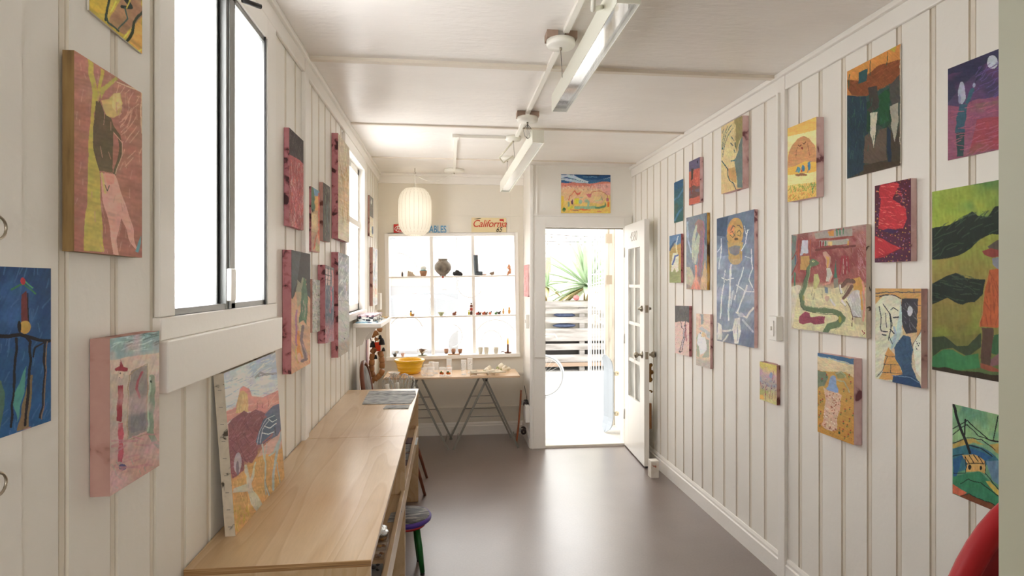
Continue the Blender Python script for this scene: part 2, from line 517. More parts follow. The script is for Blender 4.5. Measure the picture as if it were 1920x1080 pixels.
def clear_glass(name, veil, tint=(1, 1, 1)):
    """thin pane: see-through, with a white veil mixed in to imitate daylight glare"""
    m = bpy.data.materials.new(name); m.use_nodes = True
    nt = m.node_tree; nt.nodes.clear()
    out = nt.nodes.new('ShaderNodeOutputMaterial')
    tr = nt.nodes.new('ShaderNodeBsdfTranslucent'); tr.inputs[0].default_value = (1, 1, 1, 1)
    tp = nt.nodes.new('ShaderNodeBsdfTransparent'); tp.inputs[0].default_value = (*tint, 1)
    gl = nt.nodes.new('ShaderNodeBsdfGlossy'); gl.inputs['Roughness'].default_value = 0.02
    lw = nt.nodes.new('ShaderNodeLayerWeight'); lw.inputs[0].default_value = 0.15
    fr = nt.nodes.new('ShaderNodeMath'); fr.operation = 'MULTIPLY'; fr.inputs[1].default_value = 0.35
    nt.links.new(lw.outputs['Facing'], fr.inputs[0])
    a = nt.nodes.new('ShaderNodeMixShader'); a.inputs[0].default_value = veil
    bb = nt.nodes.new('ShaderNodeMixShader')
    nt.links.new(tp.outputs[0], a.inputs[1]); nt.links.new(tr.outputs[0], a.inputs[2])
    nt.links.new(fr.outputs[0], bb.inputs[0]); nt.links.new(a.outputs[0], bb.inputs[1]); nt.links.new(gl.outputs[0], bb.inputs[2])
    nt.links.new(bb.outputs[0], out.inputs[0])
    return m
M_frost = frosted()
M_pane = clear_glass('glare_veil_glass', 0.12)  # veil washes out the street view like overexposed daylight
M_clear = clear_glass('clear_thin_glass', 0.03)

# window 1: large aluminium slider with frosted panes
y0, y1, z0, z1 = W1
mb = MB()
cw = 0.075
mb.box(XL, XL + 0.014, y0 - cw, y0, z0 + 0.0005, z1 + 0.09); mb.box(XL, XL + 0.014, y1, y1 + cw + 0.03, z0 + 0.0005, z1 + 0.09)
mb.box(XL, XL + 0.014, y0 + 0.0005, y1 - 0.0005, z1, z1 + 0.088)
mb.box(XL - 0.10, XL + 0.016, y0 - cw, y1 + cw + 0.03, z0 - 0.055, z0)
struct(mb, 'window_1', M_trim, bevel=0.003)
win1 = bpy.data.objects['window_1']
mb = MB(); mb.box(XL, XL + 0.034, y0 - cw - 0.005, y1 + cw + 0.04, z0 - 0.178, z0 - 0.055)
mb.build('apron_board', M_trim, win1, bevel=0.003)
mb = MB()
xg = XL - 0.012
mb.box(xg - 0.02, xg + 0.02, y0, y0 + 0.012, z0, z1); mb.box(xg - 0.02, xg + 0.02, y1 - 0.022, y1, z0, z1)
mb.box(xg - 0.02, xg + 0.02, y0, y1, z0, z0 + 0.018); mb.box(xg - 0.02, xg + 0.02, y0, y1, z1 - 0.018, z1)
mb.box(xg - 0.020, xg + 0.004, 1.800, 1.815, z0, z1); mb.box(xg, xg + 0.022, 1.825, 1.868, z0, z1); mb.box(xg + 0.022, xg + 0.027, 1.84, 1.846, z0, z1)
mb.box(xg + 0.012, xg + 0.020, 1.868, 1.905, z0, z1)
mb.build('sliding_frame', mat('grey_anodised_frame', '8f908e', rough=0.45, metal=0.6), win1, bevel=0.0015)
mb = MB(); mb.box(xg - 0.014, xg + 0.004, 1.806, 1.832, z0, z1); mb.box(xg + 0.021, xg + 0.026, y1 - 0.027, y1 - 0.021, z0, z1)
mb.build('rubber_seal', M_black, win1)
mb = MB(); mb.box(xg - 0.002, xg, y0 + 0.01, 1.81, z0 + 0.018, z1 - 0.018); mb.build('pane', M_frost, win1)
mb = MB(); mb.box(xg + 0.010, xg + 0.012, 1.86, y1 - 0.02, z0 + 0.018, z1 - 0.018); mb.build('pane', M_frost, win1)
mb = MB(); mb.box(xg + 0.023, xg + 0.038, 1.822, 1.862, z0 + 0.025, z0 + 0.125); mb.build('latch_box', M_white, win1, bevel=0.003)
mb = MB(); mb.tube([(xg + 0.05, 1.88, 2.42), (xg + 0.09, 1.93, 2.425)], 0.008, 8); mb.tube([(xg + 0.04, 1.83, 2.40), (xg + 0.06, 1.87, 2.425)], 0.004, 6)
mb.build('latch_handle', M_dark, win1)

# window 2: white wooden sash window
y0, y1, z0, z1 = W2
mb = MB(); cw = 0.06
mb.box(XL, XL + 0.022, y0 - cw, y0, z0 - 0.05, z1 + 0.08); mb.box(XL, XL + 0.022, y1, y1 + cw, z0 - 0.05, z1 + 0.08)
mb.box(XL, XL + 0.022, y0, y1, z1, z1 + 0.08); mb.box(XL - 0.1, XL + 0.03, y0 - cw, y1 + cw, z0 - 0.05, z0)
struct(mb, 'window_2', M_trim, bevel=0.003)
win2 = bpy.data.objects['window_2']
zm = 1.975
mb = MB()
xa, xb = XL - 0.06, XL - 0.025
for (a, b) in ((y0, y0 + 0.05), (y1 - 0.05, y1)): mb.box(xa, xb, a, b, z0, z1)
mb.box(xa, xb, y0, y1, z0, z0 + 0.05); mb.box(xa, xb, y0, y1, z1 - 0.05, z1); mb.box(xa, xb + 0.012, y0, y1, zm - 0.02, zm + 0.025)
mb.box(xa, xb, (y0 + y1) / 2 - 0.012, (y0 + y1) / 2 + 0.012, zm, z1)
mb.build('sash', M_trim, win2, bevel=0.002)
mb = MB(); mb.box(XL - 0.044, XL - 0.042, y0 + 0.04, y1 - 0.04, z0 + 0.04, z1 - 0.04); mb.build('pane', M_frost, win2)

# window 3: the shop window with nine panes, hanging a little crooked, two glass-object ledges
Mx = Matrix.Rotation(-math.radians(0.9), 4, 'Y')
wc = Vector(((WX0 + WX1) / 2, 0, (WZ0 + WZ1) / 2))
def tilt(o):
    """turn the window assembly slightly in its opening"""
    for v in o.data.vertices:
        p = Vector(v.co) - wc
        v.co = Mx @ p + wc
    o.data.update()
wl, wr, wb, wt = -0.578, 0.672, 0.800, 1.985
cols = [wl + (wr - wl) * k / 3 for k in range(4)]
rows = [wb, 1.190, 1.588, wt]
mb = MB()
mb.box(wl - 0.036, wl, YW - 0.02, YW + 0.13, wb - 0.03, wt + 0.03); mb.box(wr, wr + 0.036, YW - 0.02, YW + 0.13, wb - 0.03, wt + 0.03)
mb.box(wl, wr, YW - 0.02, YW + 0.13, wt, wt + 0.03); mb.box(wl - 0.036, wr + 0.036, YW - 0.045, YW + 0.13, wb - 0.035, wb)
struct(mb, 'window_3', M_trim, bevel=0.003); win3 = bpy.data.objects['window_3']; tilt(win3)
for x in cols[1:3]:
    mb = MB(); mb.box(x - 0.016, x + 0.016, YW + 0.075, YW + 0.10, wb, wt); tilt(mb.build('muntin', M_trim, win3, bevel=0.002))
for z in rows[1:3]:
    mb = MB(); mb.box(wl, wr, YW - 0.01, YW + 0.10, z - 0.016, z); tilt(mb.build('ledge', M_trim, win3, bevel=0.002))
for i in range(3):
    for j in range(3):
        mb = MB(); mb.box(cols[i] + 0.013 * (i > 0), cols[i + 1] - 0.013 * (i < 2), YW + 0.086, YW + 0.089, rows[j], rows[j + 1] - 0.016 * (j < 2))
        tilt(mb.build('pane', M_pane, win3))
# sun-faded scroll decoration of white painted lines on the glass
mb = MB()
def arc(cx, cz, r, a0, a1, w=0.006, n=26):
    pts = [(cx + r * math.cos(math.radians(a0 + (a1 - a0) * k / n)), YW + 0.094, cz + r * math.sin(math.radians(a0 + (a1 - a0) * k / n))) for k in range(n + 1)]
    mb.tube(pts, w, 5)
arc(0.48, 0.92, 0.22, 20, 150); arc(0.44, 0.93, 0.10, 0, 180); arc(0.02, 0.98, 0.12, -80, 80); arc(-0.42, 1.02, 0.17, 20, 150, 0.007); arc(0.22, 1.50, 0.13, 150, 330, 0.006)
arc(0.55, 1.78, 0.15, 10, 120, 0.004); arc(-0.52, 1.60, 0.22, 20, 90, 0.005)
mb.build('painted_scroll', mat('white_window_paint', 'ffffff', rough=0.6), win3)

# frame of the added rear fill window (behind the camera)
mb = MB()
rx0, rx1, rz0, rz1 = RW
mb.box(rx0 - 0.06, rx0, YB, YB + 0.02, rz0 - 0.06, rz1 + 0.06); mb.box(rx1, rx1 + 0.06, YB, YB + 0.02, rz0 - 0.06, rz1 + 0.06)
mb.box(rx0, rx1, YB, YB + 0.02, rz1, rz1 + 0.06); mb.box(rx0, rx1, YB, YB + 0.02, rz0 - 0.06, rz0)
mb.box((rx0 + rx1) / 2 - 0.02, (rx0 + rx1) / 2 + 0.02, YB - 0.06, YB - 0.03, rz0, rz1)
struct(mb, 'window_fill_rear', M_trim)

# daylight portals at the openings (they only guide the sampling of the sky)
def portal(loc, rot, sx, sy):
    l = bpy.data.lights.new('daylight_portal', 'AREA'); l.shape = 'RECTANGLE'; l.size = sx; l.size_y = sy
    l.cycles.is_portal = True
    o = bpy.data.objects.new('daylight_portal', l); COL.objects.link(o); o.location = loc; o.rotation_euler = rot
def daylight(loc, rot, sx, sy, rad):
    """area lamp adding overcast daylight right outside a window, its size"""
    l = bpy.data.lights.new('window_daylight_lamp', 'AREA'); l.shape = 'RECTANGLE'; l.size = sx; l.size_y = sy
    l.energy = rad * sx * sy * PI; l.color = (1.0, 0.985, 0.96)
    o = bpy.data.objects.new('window_daylight_lamp', l); COL.objects.link(o); o.location = loc; o.rotation_euler = rot
daylight((XL - 0.13, (W1[0] + W1[1]) / 2, (W1[2] + W1[3]) / 2), (0, -PI / 2, 0), W1[3] - W1[2] + 0.1, W1[1] - W1[0] + 0.1, L_WIN1)
daylight((XL - 0.13, (W2[0] + W2[1]) / 2, (W2[2] + W2[3]) / 2), (0, -PI / 2, 0), W2[3] - W2[2] + 0.1, W2[1] - W2[0] + 0.1, L_WIN2)
daylight(((rx0 + rx1) / 2, YB - 0.16, (rz0 + rz1) / 2), (PI / 2, 0, 0), rx1 - rx0, rz1 - rz0, L_REAR_FILL)  # fill lamp at the added rear window
portal(((WX0 + WX1) / 2, YW + 0.16, (WZ0 + WZ1) / 2), (-PI / 2, 0, 0), WX1 - WX0, WZ1 - WZ0)
portal(((DX0 + DX1) / 2, YD + 0.14, DZ / 2), (-PI / 2, 0, 0), DX1 - DX0, DZ)
# ------------------------------------------------------------------ painted pictures
# every picture is a real board or canvas; its painted face carries the brushwork as a colour attribute
def homography(src, dst):
    A = []
    for (x, y), (u, v) in zip(src, dst):
        A.append([x, y, 1, 0, 0, 0, -u * x, -u * y, u]); A.append([0, 0, 0, x, y, 1, -v * x, -v * y, v])
    A = np.array(A, float)
    h = np.linalg.solve(A[:, :8], A[:, 8])
    return np.append(h, 1).reshape(3, 3)

def vnoise(X, Y, fx, fy, rng, ang=0.0):
    """smooth value noise, values 0..1"""
    ca, sa = math.cos(ang), math.sin(ang)
    x = (X * ca + Y * sa) * fx + 1000.3; y = (-X * sa + Y * ca) * fy + 1000.7
    xi = np.floor(x).astype(int); yi = np.floor(y).astype(int)
    fxr = x - xi; fyr = y - yi
    fxr = fxr * fxr * (3 - 2 * fxr); fyr = fyr * fyr * (3 - 2 * fyr)
    T = rng.random((64, 64))
    g = lambda a, b: T[a % 64, b % 64]
    return (g(xi, yi) * (1 - fxr) + g(xi + 1, yi) * fxr) * (1 - fyr) + (g(xi, yi + 1) * (1 - fxr) + g(xi + 1, yi + 1) * fxr) * fyr

def inpoly(X, Y, P):
    r = np.zeros(X.shape, bool); n = len(P)
    for i in range(n):
        x1, y1 = P[i]; x2, y2 = P[(i + 1) % n]
        if y1 == y2: continue
        c = ((Y >= min(y1, y2)) & (Y < max(y1, y2)) & (X < (x2 - x1) * (Y - y1) / (y2 - y1) + x1))
        r ^= c
    return r

def nearline(X, Y, P, w):
    m = np.zeros(X.shape, bool)
    for (x1, y1), (x2, y2) in zip(P[:-1], P[1:]):
        dx, dy = x2 - x1, y2 - y1; L = dx * dx + dy * dy + 1e-9
        t = np.clip(((X - x1) * dx + (Y - y1) * dy) / L, 0, 1)
        m |= ((X - x1 - t * dx) ** 2 + (Y - y1 - t * dy) ** 2) < (w / 2) ** 2
    return m

def paint(X, Y, S, Tt, ops, gain, seed, size):
    rng = np.random.default_rng(seed)
    C = np.zeros(X.shape + (3,))
    wob = size * 0.006
    Xw = X + (vnoise(X, Y, 18 / size, 18 / size, rng) - 0.5) * wob * 2
    Yw = Y + (vnoise(X, Y, 18 / size, 18 / size, rng) - 0.5) * wob * 2
    for op in ops:
        k = op[0]
        if k == 'g':        # vertical gradient
            st = op[1]; T2 = Tt
            for ch in range(3):
                C[..., ch] = np.interp(T2, [s for s, _ in st], [srgb(c)[ch] for _, c in st])
        elif k == 'gh':     # gradient across
            st = op[1]
            for ch in range(3):
                C[..., ch] = np.interp(S, [s for s, _ in st], [srgb(c)[ch] for _, c in st])
        elif k == 'p':
            C[inpoly(Xw, Yw, op[2])] = srgb(op[1])
        elif k == 'e':
            _, c, cx, cy, rx, ry = op[:6]; a = math.radians(op[6]) if len(op) > 6 else 0
            dx, dy = Xw - cx, Yw - cy
            m = ((dx * math.cos(a) + dy * math.sin(a)) / rx) ** 2 + ((-dx * math.sin(a) + dy * math.cos(a)) / ry) ** 2 < 1
            C[m] = srgb(c)
        elif k == 'l':
            C[nearline(Xw, Yw, op[3], op[2])] = srgb(op[1])
        elif k == 's':      # loose strokes inside a region: (colour, count, length, width, angle, region)
            _, c, cnt, ln, w, ang, reg = op
            reg = reg or [(X.min(), Y.min()), (X.max(), Y.min()), (X.max(), Y.max()), (X.min(), Y.max())]
            xs = [p[0] for p in reg]; ys = [p[1] for p in reg]; R = inpoly(X, Y, reg)
            for _i in range(cnt):
                cx, cy = rng.uniform(min(xs), max(xs)), rng.uniform(min(ys), max(ys))
                a = math.radians(ang + rng.normal(0, 12)); l = ln * rng.uniform(0.5, 1.2)
                dx, dy = math.cos(a) * l / 2, math.sin(a) * l / 2
                m = nearline(Xw, Yw, [(cx - dx, cy - dy), (cx + dx, cy + dy)], w) & R
                C[m] = C[m] * 0.35 + np.array(srgb(c)) * 0.65
        elif k == 'd':      # dabs
            _, c, cnt, r, reg = op
            xs = [p[0] for p in reg]; ys = [p[1] for p in reg]; R = inpoly(X, Y, reg)
            for _i in range(cnt):
                cx, cy = rng.uniform(min(xs), max(xs)), rng.uniform(min(ys), max(ys))
                m = ((Xw - cx) ** 2 + ((Yw - cy) * 0.8) ** 2 < (r * rng.uniform(0.6, 1.2)) ** 2) & R
                C[m] = srgb(c)
        elif k == 'f':      # flowers: stem and bloom at listed places
            _, stem_c, bloom_c, r, pts = op
            for (x, y) in pts:
                C[nearline(Xw, Yw, [(x, y), (x - r * 0.5, y + r * 3.4)], r * 0.55)] = srgb(stem_c)
                C[nearline(Xw, Yw, [(x - r, y + r * 1.8), (x - r * 0.4, y + r * 3.0), (x + r, y + r * 1.6)], r * 0.5)] = srgb(stem_c)
                C[(Xw - x) ** 2 + (Yw - y) ** 2 < (r * 0.85) ** 2] = srgb(bloom_c)
        elif k == 'n':      # waxy scumble: (amount, freq across, freq down, angle)
            _, amt, fx, fy, ang = op
            nz = vnoise(X, Y, fx / size, fy / size, rng, math.radians(ang))
            C *= (1 + (nz - 0.5) * 2 * amt)[..., None]
        elif k == 'mix':    # cloudy patches of a colour: (colour, freq, threshold, strength, region)
            _, c, fr, th, stg, reg = op
            nz = vnoise(X, Y, fr / size, fr / size, rng) * 0.6 + vnoise(X, Y, fr * 2.7 / size, fr * 2.7 / size, rng) * 0.4
            wgt = np.clip((nz - th) * 6, 0, 1) * stg
            if reg: wgt = wgt * inpoly(Xw, Yw, reg)
            C = C * (1 - wgt[..., None]) + np.array(srgb(c)) * wgt[..., None]
    an = rng.uniform(0, PI)
    C *= (1 + (vnoise(X, Y, 110 / size, 22 / size, rng, an) - 0.5) * 0.22 + (vnoise(X, Y, 9 / size, 14 / size, rng) - 0.5) * 0.16)[..., None]
    for ch in range(3): C[..., ch] *= 1 + (vnoise(X, Y, 30 / size, 30 / size, rng) - 0.5) * 0.14
    fine = vnoise(X, Y, 95 / size, 95 / size, rng)
    C *= (1 + (fine - 0.5) * 0.16)[..., None]
    grey = C @ np.array([0.3, 0.6, 0.1])
    C = C * 0.90 + grey[..., None] * 0.10
    return np.clip(C * gain * 0.9, 0.004, 0.9)

_pm = bpy.data.materials.new('painted_surface'); _pm.use_nodes = True
_b = _pm.node_tree.nodes['Principled BSDF']
_at = _pm.node_tree.nodes.new('ShaderNodeVertexColor'); _at.layer_name = 'paint'
_pm.node_tree.links.new(_at.outputs['Color'], _b.inputs['Base Color'])
_b.inputs['Roughness'].default_value = 0.6; _b.inputs['Specular IOR Level'].default_value = 0.25
_tc = _pm.node_tree.nodes.new('ShaderNodeTexCoord'); _nn = _pm.node_tree.nodes.new('ShaderNodeTexNoise'); _nn.inputs['Scale'].default_value = 140
_bp = _pm.node_tree.nodes.new('ShaderNodeBump'); _bp.inputs['Strength'].default_value = 0.15; _bp.inputs['Distance'].default_value = 0.002
_pm.node_tree.links.new(_tc.outputs['Object'], _nn.inputs['Vector']); _pm.node_tree.links.new(_nn.outputs['Fac'], _bp.inputs['Height'])
_pm.node_tree.links.new(_bp.outputs[0], _b.inputs['Normal'])
M_paint = _pm

M_pink = ramp_mat('pink_primed_edge', [(0.36, '4a262c'), (0.42, 'a8646c'), (0.52, 'c08088'), (0.8, 'c98c92')], scale=26, rough=0.7, detail=3, distort=0.6)
M_pinkpale = ramp_mat('pale_pink_edge', [(0.34, '7d4c52'), (0.40, 'd4abaa'), (0.55, 'e3c3c1'), (0.8, 'e8cdca')], scale=14, rough=0.7, detail=3, distort=0.5)
M_pinkold = ramp_mat('stained_pink_edge', [(0.34, '6a3a34'), (0.41, 'b4887e'), (0.50, 'bf958b'), (0.8, 'c8a096')], scale=16, rough=0.7, detail=3, distort=0.5)
M_woodedge = ramp_mat('raw_wood_edge', [(0.25, '54402a'), (0.5, '94764a'), (0.8, 'b0925e')], scale=6, stretch=(8, 8, 1), rough=0.7, detail=5)
M_linen = ramp_mat('raw_canvas_edge', [(0.33, '4d463c'), (0.38, 'c9bfae'), (0.6, 'd6ccbb'), (0.9, 'dcd3c4')], scale=24, rough=0.85, detail=3, distort=0.7)
M_paper = mat('paper_edge', 'e2ddd2', rough=0.8)
M_yellowedge = ramp_mat('ochre_painted_edge', [(0.3, '4a3420'), (0.42, 'a98243'), (0.55, 'dcb765'), (0.8, 'cfc6b4')], scale=9, stretch=(3, 3, 1), rough=0.7)

ART_SEED = [11]
def picture(name, label, P0, P1, P2, P3, depth_vec, ops, crop, quad, gain, edge_mat, edge_depth, cat='painting', group='paintings on the walls', edge_name='stretcher_side'):
    """P0..P3: corners of the painted face (top left, top right, bottom right, bottom left) in the room"""
    x0, y0, sc = crop
    base = (P2 + P3) * 0.5
    t = thing(name, label, cat, base, group)
    px = [(x0 + q[0] / sc, y0 + q[1] / sc) for q in quad]
    wpx = max(abs(px[1][0] - px[0][0]), abs(px[2][0] - px[3][0])); hpx = max(abs(px[3][1] - px[0][1]), abs(px[2][1] - px[1][1]))
    nu = int(max(36, min(230, wpx * 1.35))); nv = int(max(50, min(400, hpx * 1.15)))
    s, tt = np.meshgrid(np.linspace(0, 1, nu), np.linspace(0, 1, nv))
    H = homography([(0, 0), (1, 0), (1, 1), (0, 1)], quad)
    den = H[2, 0] * s + H[2, 1] * tt + H[2, 2]
    X = (H[0, 0] * s + H[0, 1] * tt + H[0, 2]) / den; Y = (H[1, 0] * s + H[1, 1] * tt + H[1, 2]) / den
    # the picture plane itself is seen in perspective: spread s over the real face
    G = homography([(0, 0), (1, 0), (1, 1), (0, 1)], [(0, 0), (1, 0), (1, 1), (0, 1)])
    ART_SEED[0] += 1
    size = math.hypot(quad[1][0] - quad[0][0], quad[3][1] - quad[0][1])
    C = paint(X, Y, s, tt, ops, gain, ART_SEED[0], size)
    A0, A1, A2, A3 = [np.array(p) for p in (P0, P1, P2, P3)]
    pos = (A0[None, None] * ((1 - s) * (1 - tt))[..., None] + A1 * (s * (1 - tt))[..., None] + A2 * (s * tt)[..., None] + A3 * ((1 - s) * tt)[..., None])
    pos = pos.reshape(-1, 3)
    idx = np.arange(nu * nv).reshape(nv, nu)
    F = np.stack([idx[:-1, :-1], idx[1:, :-1], idx[1:, 1:], idx[:-1, 1:]], -1).reshape(-1, 4)
    me = bpy.data.meshes.new('painted_face'); me.from_pydata(pos.tolist(), [], F.tolist())
    att = me.color_attributes.new('paint', 'FLOAT_COLOR', 'POINT')
    att.data.foreach_set('color', np.concatenate([C.reshape(-1, 3), np.ones((nu * nv, 1))], 1).astype(np.float32).ravel())
    me.materials.append(M_paint)
    o = bpy.data.objects.new('painted_face', me); COL.objects.link(o); put_under(o, t)
    mb = MB(); d = Vector(depth_vec) * edge_depth; eps = Vector(depth_vec) * 0.0004
    vs = [P0 + eps, P1 + eps, P2 + eps, P3 + eps, P0 + d, P1 + d, P2 + d, P3 + d]
    mb.add(vs, [(4, 5, 6, 7), (0, 1, 5, 4), (1, 2, 6, 5), (2, 3, 7, 6), (3, 0, 4, 7), (0, 3, 2, 1)])
    mb.build(edge_name, edge_mat, t)
    return t

def wall_picture(name, label, wall, ops, crop, quad, side=None, gain=1.5, edge=None, thin=0.004, group=None):
    """quad: face corners as read off the photograph; side: the u of the board's edge where it meets the wall"""
    x0, y0, sc = crop
    px = [(x0 + q[0] / sc, y0 + q[1] / sc) for q in quad]
    W_, sg = (XR, -1) if wall == 'right' else (XL, +1)
    near, far = ((1, 2), (0, 3)) if wall == 'right' else ((0, 3), (1, 2))
    un = (px[near[0]][0] + px[near[1]][0]) / 2; uf = (px[far[0]][0] + px[far[1]][0]) / 2
    if side is not None:
        us = x0 + side / sc
        Yn = on_x(us, 500, W_).y
        d = ray(un, 500); Xf = Yn * d.x / d.y
        dep = abs(W_ - Xf) - 0.002
        dep = max(0.012, min(0.075, dep))
        if dep == 0.075 or dep == 0.012: Yn = on_x(un, 500, W_ + sg * (dep + 0.002)).y
    else:
        dep = thin
        Yn = on_x(un, 500, W_ + sg * (dep + 0.002)).y
    Xf = W_ + sg * (dep + 0.002)
    Yf = on_x(uf, 500, Xf).y
    def z(u, v): return on_x(u, v, Xf).z
    zt = (z(*px[0]) + z(*px[1])) / 2; zb = (z(*px[2]) + z(*px[3])) / 2
    # slight hang: keep measured corner heights (pictures hang a touch crooked)
    dl = max(-0.012, min(0.012, (z(*px[0]) - zt + z(*px[3]) - zb) / 2))
    zl, zr = dl, -dl
    YL, YR_ = (Yf, Yn) if wall == 'right' else (Yn, Yf)
    P0 = Vector((Xf, YL, zt + zl)); P1 = Vector((Xf, YR_, zt + zr)); P2 = Vector((Xf, YR_, zb + zr)); P3 = Vector((Xf, YL, zb + zl))
    return picture(name, label, P0, P1, P2, P3, (-sg, 0, 0), ops, crop, quad, gain, edge or M_paper, dep,
                   group=group or ('pictures on the left wall' if wall == 'left' else 'pictures on the right wall'),
                   edge_name='board_edge' if side is None else 'stretcher_side')
# ---------- left wall
wall_picture('picture', 'olive and yellow pastel sheet high above the tree figure, cut by the view', 'left', [
    ('g', [(0, 'a8952c'), (1, '9c8a2f')]), ('p', '8c6a4c', [(420, 60), (480, -40), (533, -60), (533, 100), (470, 130), (410, 100)]),
    ('p', 'a88f22', [(335, -30), (420, -40), (400, 60), (336, 45)]), ('p', 'b08a3c', [(480, 120), (533, 60), (533, 195), (480, 150)]),
    ('l', '1c2a20', 9, [(420, -30), (405, 40), (400, 80)]), ('l', '15231c', 13, [(470, -10), (495, 30), (460, 25)]), ('l', '1f2a1a', 10, [(533, 40), (505, 80), (500, 120), (480, 150)]),
    ('l', '2a3a2c', 7, [(400, 60), (410, 90), (450, 120)]), ('l', '2c4640', 6, [(470, 30), (480, 70), (450, 110)]), ('s', 'c8b83a', 30, 50, 5, 120, None), ('n', 0.25, 14, 40, 30)],
    (0, 0, 2.0), [(335, -532), (533, -268), (533, 195), (335, 47)], gain=2.3)

wall_picture('picture', 'tall canvas of a bent blond figure in pink trousers beside a yellow tree', 'left', [
    ('g', [(0, '94675a'), (0.6, '8e6053'), (1, '88594c')]),
    ('n', 0.10, 6, 60, 0),
    ('p', '9d9143', [(328, 215), (350, 235), (362, 330), (372, 370), (350, 430), (352, 560), (370, 640), (380, 780), (388, 948), (314, 945), (322, 800), (330, 620), (338, 420), (345, 350)]),
    ('p', '9d9143', [(380, 255), (392, 262), (378, 330), (372, 370), (362, 350)]), ('p', '98904a', [(375, 330), (440, 290), (446, 300), (395, 340), (380, 370)]),
    ('p', 'a8935c', [(380, 375), (410, 370), (430, 350), (455, 350), (463, 390), (455, 430), (430, 448), (400, 440), (388, 410)]),
    ('p', 'b89f6c', [(428, 352), (452, 352), (460, 395), (440, 420), (425, 400)]),
    ('p', '564a36', [(358, 380), (375, 378), (392, 430), (420, 450), (430, 480), (424, 560), (425, 650), (370, 645), (352, 570), (348, 480)]),
    ('l', '564a36', 12, [(425, 480), (450, 510), (455, 560), (445, 610), (430, 655)]), ('l', 'a88a76', 3, [(432, 500), (462, 540), (460, 580), (434, 655)]),
    ('p', 'b4887c', [(372, 655), (430, 655), (460, 740), (500, 860), (515, 950), (490, 905), (452, 820), (440, 900), (448, 955), (428, 950), (410, 850), (385, 750)]),
    ('p', 'b87a70', [(390, 652), (428, 655), (425, 690), (400, 700)]),
    ('l', 'a89a62', 8, [(378, 655), (385, 690), (395, 730)]), ('l', '4a4a38', 3, [(392, 700), (402, 722), (408, 700)]),
    ('p', '4f7d86', [(505, 945), (520, 905), (532, 880), (530, 910), (515, 950)]),
    ('s', 'b3917e', 45, 60, 3, 125, [(430, 300), (535, 370), (535, 600), (470, 640)]), ('s', 'a07a6a', 60, 40, 3, 90, [(280, 200), (535, 360), (530, 960), (280, 940)]), ('l', 'b39a84', 4, [(440, 310), (533, 350), (533, 500)])],
    (0, 0, 2.0), [(278, 187), (535, 352), (530, 965), (278, 943)], side=229, gain=2.3, edge=M_woodedge)

wall_picture('picture', 'deep blue pastel sheet with a palm and dark beams at far left', 'left', [
    ('g', [(0, '1d3a63'), (1, '1b4a78')]), ('mix', '2a5488', 5, 0.5, 0.7, None), ('s', '33598a', 70, 50, 4, 110, None),
    ('p', '3b5a52', [(-20, 400), (8, 420), (20, 500), (0, 600), (-20, 610)]), ('p', '6a5a40', [(60, 590), (100, 400), (112, 400), (105, 500), (100, 580)]),
    ('p', '3c7a74', [(45, 480), (90, 370), (84, 460), (60, 560)]),
    ('l', '16161c', 12, [(-60, 275), (0, 268), (70, 268), (100, 276), (165, 288)]), ('l', '16161c', 8, [(55, 280), (52, 400), (40, 575)]), ('l', '16161c', 9, [(80, 268), (104, 290), (100, 400), (88, 570)]),
    ('l', '1a1a22', 8, [(150, 290), (150, 400), (140, 540)]), ('l', '1a1a22', 6, [(150, 290), (120, 310), (112, 340)]), ('l', '6c584c', 4, [(158, 290), (152, 420), (144, 545)]),
    ('p', '5a2a2c', [(72, 130), (90, 120), (96, 170), (94, 225), (74, 225)]), ('l', '15161a', 4, [(95, 130), (96, 225)]), ('e', '9a7c34', 84, 243, 18, 22), ('e', '15161a', 68, 240, 6, 22),
    ('l', '2c6a4c', 6, [(80, 95), (120, 130)]), ('l', '2c6a4c', 6, [(78, 95), (42, 110)]), ('l', '3c8a5c', 5, [(84, 85), (110, 110)]), ('e', '9c3038', 77, 86, 8, 12),
    ('p', '8a6a68', [(80, 585), (110, 575), (100, 585)])],
    (0, 480, 1.8), [(-95, 28), (172, 45), (172, 553), (-95, 652)], gain=2.2)

